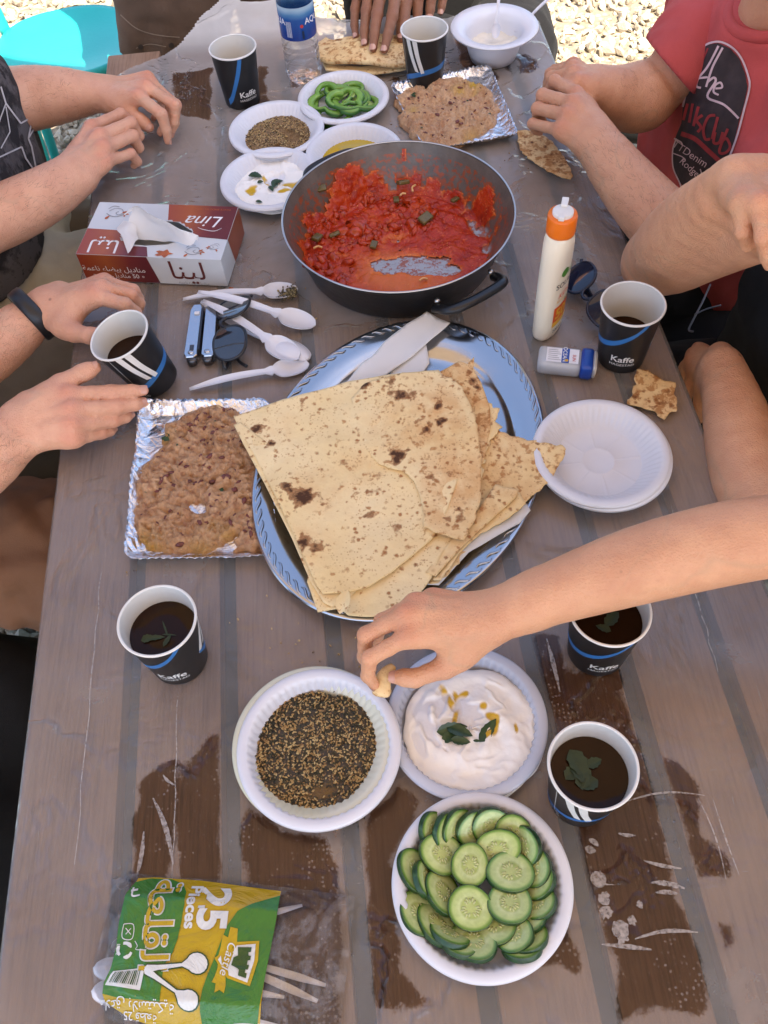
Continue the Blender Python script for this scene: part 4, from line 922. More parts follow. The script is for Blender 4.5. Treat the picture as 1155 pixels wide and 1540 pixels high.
def zaatar(label, cx, cy, R, z0, mat, nseed, nflk, seed, rag=0.12, bare=(), oilp=()):
    n, k = 120, 40; r = np.random.default_rng(seed); V, F = lathe([(R * q, 0) for q in np.linspace(0.02, 1, k)], n, cap0=True)
    th = np.arctan2(V[:, 1], V[:, 0]); q = np.hypot(V[:, 0], V[:, 1]) / R
    edge = 1 + rag * fbm(np.column_stack([np.cos(th), np.sin(th), 0 * th]), 2.2, 3, seed)
    V[:, 0] *= edge; V[:, 1] *= edge
    H = 0.0042 * np.sqrt(np.clip((1 - q) / 0.25, 0, 1)) * (1 + 0.35 * fbm(V, 40, 3, seed)) + 0.0009 * fbm(V, 260, 2, seed + 4)
    def barev(P):
        m_ = np.ones(len(P))
        for (bx, by, a) in bare: m_ = np.minimum(m_, np.clip((np.hypot(P[:, 0] - bx, P[:, 1] - by) / a + 0.3 * vnoise(np.column_stack([P[:, :2], 0 * P[:, 0]]), 200, seed) - .75) * 2.5, 0, 1))
        return m_
    H = H * barev(V) - 0.002 * (barev(V) < .05)
    oil = np.zeros(len(V))
    for (bx, by, a) in oilp: oil = np.maximum(oil, np.clip(1.4 - np.hypot((V[:, 0] - bx) / a, (V[:, 1] - by) / (a * .5)), 0, 1))
    V[:, 2] = np.where(oil > .4, np.minimum(H, .0032), H)
    th_ = thing('zaatar', label, 'zaatar', (cx, cy, z0)); mk('herb_mix', V, F, mat, th_, attrs={'oil': oil})
    IVs, IFs = ico(1)
    for nm, cnt, sc_, mt in (('sesame_seed', nseed, (0.0017, 0.00095, 0.0006), MAT_SES), ('herb_flake', nflk, (0.0016, 0.0008, 0.0004), MAT_FLK)):
        rr = np.sqrt(r.uniform(0, 1, cnt)) * 1.0; aa = r.uniform(0, 2 * PI, cnt)
        ed = 1 + rag * fbm(np.column_stack([np.cos(aa), np.sin(aa), 0 * aa]), 2.2, 3, seed)
        rr = np.where(r.uniform(0, 1, cnt) < .04, rr * r.uniform(1.0, 1.14, cnt), rr)
        P = np.column_stack([R * rr * ed * np.cos(aa), R * rr * ed * np.sin(aa), 0 * aa]); keep = (barev(P) > r.uniform(0, .6, cnt))
        if oilp: 
            for (bx, by, a) in oilp: keep &= (np.hypot((P[:, 0] - bx) / a, (P[:, 1] - by) / (a * .5)) > r.uniform(.5, 1.1, cnt))
        P = P[keep]; c_ = len(P); zz = 0.0042 * np.sqrt(np.clip((1 - np.hypot(P[:, 0], P[:, 1]) / (R)) / 0.25, 0, 1)); P[:, 2] = np.maximum(zz * (1 + 0.35 * fbm(P, 40, 3, seed)), 0.0004) + r.uniform(-.0003, .0007, c_)
        v, f = scatter(IVs, IFs, P, np.array(sc_) * r.uniform(.75, 1.2, (c_, 1)), rotz(c_, r, .35))
        tag(mk(nm, v, f, mt, th_, attrs={'tone': np.repeat(r.uniform(0, 1, c_), len(IVs))}), kind='stuff')
zaatar('dark oily zaatar full of sesame seeds in the front plate', -0.0895, 0.2885, 0.0685, 0.0098, MAT_ZA, 2500, 3400, 3, oilp=((0.004, -0.040, 0.017),))
zaatar('dry pale brown zaatar with bare spots in the far plate', -0.114, 1.337, 0.0615, 0.0042, MAT_ZD, 1500, 1000, 5, bare=((0.016, 0.006, 0.010), (0.026, -0.010, 0.013), (-0.002, -0.030, 0.006)))
t = NT('labneh'); c = t.mix(t.noise(14, 4), (0.88, 0.84, 0.76), (0.92, 0.89, 0.84)); oil = t.attr('oil'); c = t.mix(t.math('MULTIPLY', oil, 1.0, True), c, (0.62, 0.38, 0.03)); c = t.mix(t.attr('thin'), c, (0.74, 0.74, 0.77))
MAT_LAB = t.done(t.bsdf(c, t.ramp(oil, [(0.1, 0.42), (0.5, 0.08)]), t.bump(t.noise(60, 4), 0.0012), Subsurface_Weight=0.06, Subsurface_Radius=(0.004, 0.004, 0.003), Subsurface_Scale=1.0))
def labneh(label, cx, cy, R, z0, seed, swirl=1.0, oils=(), thin=(), leaves=(), rag=.05):
    n, k = 160, 64; V, F = lathe([(R * q, 0) for q in np.linspace(0.015, 1, k)], n, cap0=True)
    th = np.arctan2(V[:, 1], V[:, 0]); q = np.hypot(V[:, 0], V[:, 1]) / R
    V[:, :2] *= (1 + rag * fbm(np.column_stack([np.cos(th), np.sin(th), 0 * th]), 1.9, 3, seed))[:, None]
    ph = th * 1.0 + q * 6.5 * swirl + 0.5 * fbm(V, 16, 2, seed)
    H = 0.0052 * np.sqrt(np.clip((1 - q) / 0.16, 0, 1)) + 0.0019 * np.sin(ph * 2) * np.clip(q * 3, 0, 1) * np.clip((1 - q) * 6, 0, 1) + 0.0017 * fbm(V, 38, 4, seed) * np.clip((1 - q) * 8, 0, 1) - 0.003 * np.exp(-(q / .22) ** 2)
    rdg = 1 - np.abs(fbm(np.column_stack([V[:, 0] + 0.006 * np.sin(ph), V[:, 1] + 0.006 * np.cos(ph), 0 * th]), 26, 3, seed + 8)); H += 0.0022 * np.clip(rdg - .75, 0, 1) * 4 * np.clip((1 - q) * 6, 0, 1)
    oil = np.zeros(len(V)); tn = np.zeros(len(V)); wob = 0.35 * vnoise(V, 120, seed + 3)
    for (bx, by, a, b, rot) in oils:
        x, y = V[:, 0] - bx, V[:, 1] - by; c_, s_ = math.cos(rad(rot)), math.sin(rad(rot)); d = np.hypot((x * c_ + y * s_) / a, (-x * s_ + y * c_) / b) + wob; oil = np.maximum(oil, np.clip((1.15 - d) * 3, 0, 1))
    for (bx, by, a, b, rot) in thin:
        x, y = V[:, 0] - bx, V[:, 1] - by; c_, s_ = math.cos(rad(rot)), math.sin(rad(rot)); d = np.hypot((x * c_ + y * s_) / a, (-x * s_ + y * c_) / b) + 1.3 * wob + 0.25 * np.sin(ph * 6); tn = np.maximum(tn, np.clip((1.1 - d) * 2.2, 0, .9))
    H = H * (1 - 0.75 * tn) - 0.0008 * oil; V[:, 2] = np.maximum(H, 0.0002)
    th_ = thing('labneh', label, 'labneh', (cx, cy, z0)); mk('yoghurt', V, F, MAT_LAB, th_, attrs={'oil': oil, 'thin': tn})
    for (x, y, L, W, rz, curl, rx) in leaves:
        v, f = leaf_mesh(L, W, curl, 11, .35, .06); zz = V[np.argmin(np.hypot(V[:, 0] - x, V[:, 1] - y)), 2]; mk('mint_leaf', xf(v, (x, y, zz + .0018), rad(rz), rad(rx)), f, MAT_LEAF, th_)
    return th_
t = NT('fresh_mint'); MAT_LEAF = t.done(t.bsdf(t.mix(t.noise(80, 4), (0.010, 0.030, 0.012), (0.035, 0.080, 0.022)), 0.35, t.bump(t.noise(160, 3), 0.0008)))
labneh('white labneh with dark mint and yellow oil in the front plate', 0.066, 0.2965, 0.0700, 0.0062, 7, 1.0,
       oils=((0.016, 0.024, .0045, .0045, 0), (0.022, 0.012, .007, .0045, -30), (0.024, 0.004, .004, .010, -15), (0.015, -0.006, .010, .0025, 35), (-0.018, 0.034, .004, .016, 25), (-0.010, 0.030, .003, .012, 10), (-0.014, 0.016, .0025, .012, -20), (0.044, -0.004, .002, .006, 0), (-0.003, 0.038, .006, .003, 30)),
       thin=((0.0, 0.018, .012, .018, 30), (-0.045, 0.016, .010, .030, 15), (-0.028, 0.030, .008, .014, -30), (-0.052, -0.004, .006, .02, 0)),
       leaves=((-0.019, 0.003, .032, .014, 5, .05, 20), (-0.012, -0.001, .028, .013, -25, .1, -10), (-0.012, -0.010, .020, .009, -15, .1, 10), (-.022, -.004, .02, .011, 30, .1, 0), (0.016, -0.003, .030, .012, 48, -.25, 15), (0.004, -0.012, .008, .003, -10, 0, 0)))
labneh('white labneh with green mint leaves and oil left of the pan', -0.126, 1.207, 0.066, 0.0042, 17, .6,
       oils=((-0.032, -0.012, .010, .012, 0), (0.030, -0.008, .012, .010, 20), (-0.010, 0.010, .004, .012, 20), (0.020, -0.022, .012, .006, 10)), thin=((0.004, 0.012, .018, .010, 10),),
       leaves=((-0.026, 0.020, .024, .014, -20, .2, 0), (0.006, 0.000, .022, .013, 75, .2, 0), (0.012, -0.002, .014, .008, 10, .2, 0), (-0.001, -0.012, .016, .008, -70, .2, 0), (-0.018, 0.004, .010, .006, 10, .3, 20), (-0.02, -0.046, .012, .006, -25, .1, 0)), rag=.10)
t = NT('olive_oil'); MAT_OIL = t.done(t.bsdf(t.mix(t.noise(12, 3), (0.42, 0.27, 0.012), (0.55, 0.38, 0.03)), 0.04))
v, f = lathe([(0.056 * q, 0.0) for q in (0.02, .5, 1)], 60, cap0=True); v[:, 2] = .007; o = mk('olive_oil', v, f, MAT_OIL, loc=(0.008, 1.250, 0)); tag(o, 'shallow pool of yellow olive oil in the plate behind the pan', 'olive oil')
mb = MB()
for k in range(9):
    mb.add(*disc2(0.008 + rs.uniform(-.035, .035), 1.25 + rs.uniform(-.01, .045), rs.uniform(.002, .008), rs.uniform(.002, .004), 14, rs.uniform(0, 3))); mb.V[-1][:, 2] = .0073 + .0001 * k

# ================================================================== green pepper rings
t = NT('pepper_flesh'); c = t.mix(t.ramp(t.noise(40, 4), [(0.3, 0), (0.7, 1)]), (0.11, 0.25, 0.028), (0.22, 0.40, 0.07)); c = t.mix(t.attr('skin'), c, (0.035, 0.125, 0.012))
MAT_PEP = t.done(t.bsdf(c, 0.25, t.bump(t.noise(90, 3), 0.0006), Subsurface_Weight=0.12, Subsurface_Radius=(0.002, 0.004, 0.001), Subsurface_Scale=1.0))
def pepper_ring(label, x, y, z, R, rz, rx, ry, lobes, seed):
    n = 64; V, attr = [], []; r = np.random.default_rng(seed)
    for i in range(n):
        a = i * 2 * PI / n; rr = R * (1 + 0.14 * math.cos(lobes * a + .4) + 0.05 * math.sin(2 * a + seed) - 0.10 * max(0, math.cos(lobes * a + .4 + PI)) ** 6)
        d = np.array([math.cos(a), math.sin(a), 0]); th_ = 0.0060 * (1 + .25 * math.sin(3 * a + seed)); hh_ = 0.0046 * (1 + .2 * math.sin(2 * a))
        for k in range(10):
            q = k * 2 * PI / 10; V.append(d * (rr + th_ * math.cos(q)) + np.array([0, 0, hh_ * math.sin(q)])); attr.append(1.0 if math.cos(q) > .55 else 0.0)
    F = [(i * 10 + k, ((i + 1) % n) * 10 + k, ((i + 1) % n) * 10 + (k + 1) % 10, i * 10 + (k + 1) % 10) for i in range(n) for k in range(10)]
    o = thing('pepper_ring', label, 'pepper ring', (x, y, z), 0, 'green pepper rings'); o.rotation_euler = (rad(rx), rad(ry), rad(rz)); mk('flesh', V, F, MAT_PEP, o, attrs={'skin': attr})
    for k in range(3):
        a = k * 2.1 + seed; v, f = leaf_mesh(R * .5, .007, .1, 7, .4); mk('rib', xf(v, (math.cos(a) * R * .72, math.sin(a) * R * .72, 0), a, rad(60)), f, MAT_PRIB, o)
MAT_PRIB = plain('pale_pepper_rib', (0.30, 0.42, 0.12), 0.4, 0.2)
for (lb, x, y, z, R, rz, rx, ry, lo_, sd) in (('widest green pepper ring lying lowest in its plate', -.010, 1.402, .009, .044, 20, 3, -4, 3, 1), ('green pepper ring at the right of its plate', .020, 1.406, .014, .036, 100, 8, 6, 3, 2), ('green pepper ring at the left leaning on the others', -.022, 1.412, .017, .032, 200, -10, 8, 4, 3), ('small green pepper ring on top in the middle', .004, 1.396, .021, .026, 60, 10, -6, 3, 4), ('green pepper ring at the back of its plate', .004, 1.424, .015, .034, 150, 4, -3, 4, 5)):
    pepper_ring(lb, x, y, z, R, rz, rx, ry, lo_, sd)

# ================================================================== cucumber slices
t = NT('cucumber_flesh'); q_ = t.attr('rad'); 
c = t.ramp(q_, [(0.0, (0.50, 0.55, 0.20)), (0.42, (0.40, 0.48, 0.15)), (0.52, (0.56, 0.63, 0.30)), (0.80, (0.47, 0.57, 0.21)), (0.90, (0.15, 0.29, 0.05)), (0.96, (0.05, 0.14, 0.02)), (1.0, (0.012, 0.045, 0.010))])
c = t.mix(t.math('MULTIPLY', t.ramp(t.noise(160, 4), [(0.4, 0), (0.65, 1)]), 0.35), c, (0.21, 0.31, 0.07)); MAT_CUC = t.done(t.bsdf(c, 0.18, t.bump(t.noise(140, 4), 0.0005), Subsurface_Weight=0.2, Subsurface_Radius=(0.003, 0.004, 0.0015), Subsurface_Scale=1.0))
t = NT('cucumber_skin'); s_ = t.noise(130, 4, .6, t.mapp(scale=(1, 1, .12))); c = t.ramp(s_, [(0.35, (0.008, 0.034, 0.008)), (0.6, (0.018, 0.062, 0.014)), (0.75, (0.07, 0.15, 0.035))]); MAT_CSKIN = t.done(t.bsdf(c, 0.28, t.bump(t.noise(200, 3), 0.0006)))
MAT_CSEED = plain('cucumber_seed', (0.50, 0.52, 0.22), 0.25, 0.15)
def slice_proto(seed):
    r = np.random.default_rng(seed); n = 48; a = np.arange(n) * 2 * PI / n
    prof = 1 + 0.02 * np.cos(3 * a + seed) + 0.015 * np.cos(2 * a + 2 * seed); H = .0062
    V, A = [], []
    for q in (0.02, .2, .35, .45, .55, .7, .82, .9, .95, .985, 1.0):
        zz = H / 2 - .0004 * math.exp(-((q - .45) / .1) ** 2) - (.0005 if q == 1.0 else 0); V.append(np.column_stack([q * prof * np.cos(a), q * prof * np.sin(a), np.full(n, zz / .0185)])); A += [q] * n
    m_ = len(V); F = [(k * n + i, k * n + (i + 1) % n, (k + 1) * n + (i + 1) % n, (k + 1) * n + i) for k in range(m_ - 1) for i in range(n)] + [tuple(range(n))[::-1]]
    face = (np.concatenate(V) * .0185, F, A)
    S = [np.column_stack([k * prof * np.cos(a), k * prof * np.sin(a), np.full(n, zz / .0185)]) for k, zz in ((1.0, H / 2 - .0005), (1.012, H / 4), (1.012, -H / 4), (1.0, -H / 2 + .0003), (.97, -H / 2), (.5, -H / 2), (.02, -H / 2))]
    m_ = len(S); F = [(k * n + i, (k + 1) * n + i, (k + 1) * n + (i + 1) % n, k * n + (i + 1) % n) for k in range(m_ - 1) for i in range(n)]
    skin = (np.concatenate(S) * .0185, F)
    IVs, IFs = ico(1); C, SCs, R_ = [], [], []
    for lobe in range(3):
        for j in range(5):
            aa = lobe * 2.094 + seed + (j - 2) * .33; rr = .0185 * (.30 + .07 * (j % 2)); C.append((rr * math.cos(aa), rr * math.sin(aa), H / 2 - .0001)); SCs.append((.0024, .0010, .0004)); R_.append(np.array(Matrix.Rotation(aa, 3, 'Z')))
    sv, sf = scatter(IVs, IFs, np.array(C), np.array(SCs), np.array(R_))
    face_o = mk('flesh', face[0], face[1], MAT_CUC, attrs={'rad': face[2]}); skin_o = mk('skin', skin[0], skin[1], MAT_CSKIN); seed_o = mk('seeds', sv, sf, MAT_CSEED)
    out = (face_o.data, skin_o.data, seed_o.data)
    for o in (face_o, skin_o, seed_o): bpy.data.objects.remove(o)
    return out
SP = [slice_proto(k) for k in range(4)]
# (x, y in a 2.686x enlargement of the plate, z mm, radius factor, stretch, turn, lean direction deg, lean deg, label)
CUC = [
 (205,500,12,.95,1.0,0,200,58,'leaning cucumber slice at the left end of the back row'), (258,495,15,1.0,1.0,0,195,60,'leaning cucumber slice second from the left in the back row'), (318,490,16,1.05,1.0,0,190,60,'leaning cucumber slice in the middle of the back row'), (380,484,16,1.05,1.0,0,188,58,'leaning cucumber slice fourth from the left in the back row'), (452,478,17,1.05,1.0,0,215,50,'leaning cucumber slice at the right end of the back row'),
 (600,560,10,1.05,1.0,0,20,52,'outer cucumber slice at the upper right behind its neighbours'), (545,515,15,1.05,1.0,20,20,38,'cucumber slice just right of the back row'), 
 (640,655,10,1.0,1.0,0,35,46,'cucumber slice at the right edge, upper of a stepped row'), (658,720,11,1.0,1.0,0,150,40,'cucumber slice at the right edge below the upper stepped one'), (650,800,11,1.0,1.0,0,165,40,'cucumber slice at the right edge above the lowest one'), (615,865,10,1.0,1.0,0,170,38,'cucumber slice at the lower right edge partly covered'),
 (130,665,11,1.05,1.15,-50,215,44,'outermost cucumber slice on the left side'), (172,715,12,1.0,1.0,0,215,60,'steep cucumber slice between the left outer slices'), (250,755,15,1.05,1.15,-65,215,42,'long oval cucumber slice left of the middle'),
 (138,860,11,1.05,1.15,-70,205,40,'cucumber slice at the lower left edge'), (220,895,12,1.05,1.2,-60,210,38,'oval cucumber slice beside the lower left edge one'), (280,945,13,1.0,1.1,-50,215,55,'steep cucumber slice at the front left'), (310,965,14,1.0,1.1,-50,215,50,'front left cucumber slice behind the frontmost one'), (385,975,16,1.08,1.15,-40,215,35,'frontmost oval cucumber slice'),
 (590,985,12,1.05,1.0,0,150,44,'lower of the fanned cucumber slices at the front right'), (605,960,14,1.05,1.0,0,150,44,'middle of the fanned cucumber slices at the front right'), (560,935,17,1.0,1.0,0,150,40,'upper of the fanned cucumber slices at the front right'),
 (472,900,13,1.12,1.0,0,320,24,'cucumber slice tucked under the two central ones at the front'),
 (238,592,18,1.1,1.1,-25,160,16,'flat cucumber slice at the upper left facing up'), (488,578,18,1.1,1.15,15,60,22,'flat oval cucumber slice at the upper right of the middle'), (367,648,22,1.02,1.1,80,0,6,'flat round cucumber slice in the centre towards the back'),
 (530,677,20,1.12,1.15,-5,50,14,'flat oval cucumber slice right of the centre'), (527,800,20,1.12,1.02,10,60,14,'flat round cucumber slice lower right of the centre'), (370,822,22,1.12,1.05,-30,300,10,'flat round cucumber slice in the centre towards the front')]
for k, (zx, zy, zz, rf, stv, turn, ldir, lean, lb) in enumerate(CUC):
    q = at(570 + zx / 2.686, 1060 + zy / 2.686, zz * .001 + .004)
    dc = np.array([0.0555, 0.1514]) - q[:2]; dist_ = np.linalg.norm(dc); 
    if dist_ > .030: ldir = math.degrees(math.atan2(dc[1], dc[0])) + (30 if zy < 520 else (-20 if zx > 560 else 15)); q[2] = max(q[2], .0085 + .0165 * math.sin(rad(lean) * .85) * (.75 if dist_ < .05 else .9)); q[:2] += dc * .06 + np.array([.0012 * math.sin(k * 2.3), .0012 * math.cos(k * 3.1)]); lean += 7 * math.sin(k * 1.7)
    o = thing('cucumber_slice', lb, 'cucumber slice', q, 0, 'cucumber slices on the plate'); a = rad(ldir)
    axis = Vector((-math.sin(a), math.cos(a), 0)); R = Matrix.Rotation(rad(lean) * 0.85, 4, axis) @ Matrix.Rotation(rad(turn), 4, 'Z')
    o.rotation_euler = R.to_euler(); s_ = rf * .94; o.scale = (s_ * stv, s_ / math.sqrt(stv), 1.0)
    for nm, me in zip(('flesh', 'skin', 'seeds'), SP[k % 4]):
        c_ = bpy.data.objects.new(nm, me); COL.objects.link(c_); c_.parent = o
# ================================================================== tissue box
fl_, fr_ = np.array([-0.404, 1.0355]), np.array([-0.194, 0.992])
bx = (fr_ - fl_); BW = np.linalg.norm(bx); BD, BH = 0.116, 0.048
tb = thing('tissue_box', 'red and silver printed tissue box with a white tissue pulled out', 'tissue box', (*fl_, 0), math.atan2(bx[1], bx[0]))
t = NT('box_silver'); MAT_BSIL = t.done(t.bsdf(t.mix(t.noise(14, 5), (0.50, 0.52, 0.53), (0.63, 0.65, 0.66)), 0.32, Specular_IOR_Level=0.6))
t = NT('box_red'); sx_ = t.n('ShaderNodeSeparateXYZ'); t.l(t.coord('Generated'), sx_.inputs[0])
MAT_BRED = t.done(t.bsdf(t.ramp(t.math('ADD', sx_.outputs[0], t.math('MULTIPLY', t.noise(9, 4), .3)), [(0.15, (0.30, 0.045, 0.018)), (0.5, (0.36, 0.085, 0.02)), (0.8, (0.17, 0.022, 0.020)), (1.0, (0.12, 0.016, 0.02))]), 0.33))
MAT_BINK = plain('box_dark_ink', (0.11, 0.018, 0.015), 0.4)
MAT_BWHITE = plain('box_white_ink', (0.78, 0.75, 0.74), 0.4)
MAT_BORANGE = plain('box_orange_ink', (0.42, 0.10, 0.02), 0.4, 0.3, 120)
MAT_BGREY = plain('box_grey_ink', (0.22, 0.23, 0.25), 0.4)
hole = np.array([(0.27, .30), (0.30, .62), (0.40, .70), (0.62, .66), (0.74, .50), (0.72, .36), (0.60, .24), (0.45, .20), (0.35, .22)]) * np.array([BW, BD])
mb = MB()
# carton: four sides, bottom and a top with an opening
v, f = box(0, BW, 0, BD, 0.0, BH); mb.add(v, [q for k, q in enumerate(f) if k != 1])
H_ = resample(hole, .004); n = len(H_); cen = hole.mean(0); O = []
for p in H_:
    d = p - cen; k = min([((BW if d[0] > 0 else 0) - cen[0]) / d[0] if abs(d[0]) > 1e-9 else 9e9, ((BD if d[1] > 0 else 0) - cen[1]) / d[1] if abs(d[1]) > 1e-9 else 9e9]); O.append(cen + d * k)
for cxy in ((0, 0), (BW, 0), (BW, BD), (0, BD)):
    i = np.argmin(np.linalg.norm(np.array(O) - np.array(cxy), axis=1)); O[i] = np.array(cxy, float)
V = np.concatenate([np.column_stack([H_, np.full(n, BH)]), np.column_stack([np.array(O), np.full(n, BH)])])
mb.add(V, [(i, (i + 1) % n, n + (i + 1) % n, n + i) for i in range(n)]); mb.make('carton', MAT_BSIL, tb, smooth=False)
def clip_hole(poly, z, nm, mat):
    """flat print on the lid, leaving the opening free"""
    V2, T, nb = fill(np.array(poly) * np.array([BW, BD]), .004); ok = edge_dist(hole, V2) < -0.0002
    return mk(nm, np.column_stack([V2, np.full(len(V2), z)]), [q for q in T if all(ok[i] for i in q)], mat, tb, smooth=False)
e_ = 0.0003
clip_hole([(.002, .002), (.50, .002), (.45, .28), (.30, .46), (.002, .48)], BH + e_, 'red_panel', MAT_BRED)
clip_hole([(.505, .998), (.998, .998), (.998, .37), (.80, .40), (.55, .62)], BH + e_, 'red_panel', MAT_BRED)
V = [(0.0005, -e_, .0005), (BW * .53, -e_, .0005), (BW * .49, -e_, BH - .0003), (0.0005, -e_, BH - .0003)]; mk('red_panel', V, [(0, 1, 2, 3)], MAT_BRED, tb, smooth=False)
V = [(BW + e_, BD * .37, BH - .0003), (BW + e_, BD * .998, BH - .0003), (BW + e_, BD * .998, .0005), (BW + e_, BD * .45, .0005)]; mk('red_panel', V, [(3, 2, 1, 0)], MAT_BRED, tb, smooth=False)
def on_top(V, x, y, rot=0.0, z=BH + 2 * e_): return xf(V, (x * BW, y * BD, z), rot)
def on_front(V, x, zf, rot=0.0):
    V = xf(V, (0, 0, 0), rot); return np.column_stack([V[:, 0] + x * BW, np.full(len(V), -2 * e_), V[:, 1] + zf * BH])
AR_LINA = 'ﺎﻨﻴﻟ'
v, f = text_mesh('Lina', .034, 0.0, shear=.35); mk('latin_lettering', on_top(v, .80, .70, PI), f, MAT_BWHITE, tb, smooth=False)
v, f = stroke2(spline([(-.016, .012), (-.006, .019), (.012, .016), (.02, .012)], 6), [.0004, .0014, .0004]); mk('flourish', on_top(v, .86, .68, PI), f, MAT_BWHITE, tb, smooth=False)
v, f = text_mesh('WHITE SMOOTH TISSUES', .0052); mk('small_lettering', on_top(v, .82, .93, PI), f, MAT_BORANGE, tb, smooth=False)
v, f = text_mesh(AR_LINA, .038, 0.004); mk('arabic_lettering', on_top(v, .17, .17, PI), f, MAT_BWHITE, tb, smooth=False)
v, f = text_mesh('ﺔﻤﻋﺎﻧ ﻪﺟﻮﻟﺍ ﻞﻳﺩﺎﻨﻣ', .0062); mk('small_lettering', on_top(v, .19, .32, PI), f, MAT_BORANGE, tb, smooth=False)
v, f = text_mesh(AR_LINA, .044, 0.004); mk('arabic_lettering', on_front(v, .745, .50), f, MAT_BINK, tb, smooth=False)
v, f = text_mesh('ﺔﻤﻋﺎﻧ ﻪﺟﻮﻟﺍ ﻞﻳﺩﺎﻨﻣ', .0062); mk('small_lettering', on_front(v, .77, .07), f, MAT_BGREY, tb, smooth=False)
v, f = text_mesh('ﺔﻤﻋﺎﻧ ﺀﺎﻀﻴﺑ ﻞﻳﺩﺎﻨﻣ', .0125, .004); mk('small_lettering', on_front(v, .23, .48), f, MAT_BWHITE, tb, smooth=False)
v, f = text_mesh('ﺝﻭﺩﺰﻣ ﻞﻳﺩﺎﻨﻣ 50 ◦', .0105, .004); mk('small_lettering', on_front(v, .25, .23), f, MAT_BWHITE, tb, smooth=False)
def sprig(place, s, flip, par):
    """curled tendrils with orange leaves"""
    mb = MB()
    for (P, w_) in (([(-.5, .1), (-.2, .35), (.2, .3), (.35, 0), (.15, -.2), (-.05, -.05), (.08, .1)], .05), ([(-.6, -.1), (-.3, -.3), (.1, -.35), (.5, -.1)], .06), ([(-.6, .3), (-.35, .55), (0, .5)], .05)):
        v, f = stroke2(spline(np.array(P), 7), [w_ * .3 * s, w_ * s, w_ * .3 * s][0:3] if False else w_ * s * .8); v[:, :2] = spline(np.array(P), 7)[:, :2].repeat(1, 0)[np.r_[0:len(v) // 2, 0:len(v) // 2]] * s + (v[:, :2] - spline(np.array(P), 7)[np.r_[0:len(v) // 2, 0:len(v) // 2]][:, :2])
        mb.add(v, f)
    V = np.concatenate(mb.V); mk('tendril_print', place(V * np.array([flip, 1, 1])), mb.F, MAT_BGREY, par, smooth=False)
    for (x, y, L, r_) in ((-.45, -.45, .34, 1.0), (.45, .05, .30, .6), (.62, -.1, .26, -.3), (.5, -.25, .24, -1.2)):
        n_ = 12; q = np.arange(n_) * 2 * PI / n_; P = np.column_stack([L * .5 * np.cos(q), L * .24 * np.sin(q) * (1 - .4 * np.cos(q)), 0 * q]); V = xf(P, (x, y, 0.00002), r_) * s
        V[:, 2] = 0.0001; mk('leaf_print', place(V * np.array([flip, 1, 1])), [tuple(range(n_))], MAT_BORANGE, par, smooth=False)
sprig(lambda V: on_top(V, .16, .80), .026, 1, tb); sprig(lambda V: on_top(V, .34, .72), .020, 1, tb); sprig(lambda V: on_top(V, .80, .14), .022, 1, tb); sprig(lambda V: on_top(V, .92, .22), .014, -1, tb)
n_ = 14; q = np.arange(n_) * 2 * PI / n_; rr = .007 * (1 + .35 * np.cos(5 * q)); mk('sauce_stain', on_top(np.column_stack([rr * 1.6 * np.cos(q), rr * np.sin(q), 0 * q]), .60, .07), [tuple(range(n_))], MAT_BORANGE, tb, smooth=False)
# the pulled-up tissue: a crumpled sheet rising from the slot
def quilt(C, nu=26, nv=18, rough=.0022, seed=3):
    """bicubic-ish patch from a grid of control points"""
    C = np.array(C, float); U = [spline(row, 1 + (nu // (len(row) - 1))) for row in C]; U = np.array(U); W = np.array([spline(U[:, i], 1 + nv // (len(C) - 1)) for i in range(U.shape[1])])
    V = W.transpose(1, 0, 2); a, b = V.shape[:2]; V = V.reshape(-1, 3); V = V + rough * np.column_stack([fbm(V, 40, 3, seed), fbm(V, 40, 3, seed + 5), fbm(V, 35, 3, seed + 9)])
    return V, [(i * b + j, i * b + j + 1, (i + 1) * b + j + 1, (i + 1) * b + j) for i in range(a - 1) for j in range(b - 1)]
def bxp(x, y, z): return (x * BW, y * BD, BH + z)
def qp(*L): return [at(*q) for q in L]
v, f = quilt([qp((186,326,.060),(206,318,.070),(232,334,.068),(262,346,.066),(298,362,.062)), qp((200,312,.074),(210,309,.084),(236,328,.078),(266,342,.074),(299,354,.068)), qp((196,330,.062),(214,326,.066),(238,342,.062),(262,352,.062),(290,368,.060)), qp((186,346,.054),(206,346,.052),(230,352,.050),(256,358,.052),(280,370,.056)), qp((180,354,.050),(202,358,.044),(228,362,.042),(250,364,.044),(268,366,.048))], 26, 22, .0018)
o = mk('tissue', v, f, MAT_TISSUE, tb, world=True)
v, f = quilt([qp((186,330,.058),(196,334,.062),(206,340,.058)), qp((176,344,.058),(190,348,.060),(206,352,.052)), qp((184,356,.058),(196,358,.058),(208,360,.050)), qp((193,381,.054),(198,376,.055),(204,364,.052))], 12, 18, .0012, 8)
mk('tissue', v, f, MAT_TISSUE, tb, world=True)

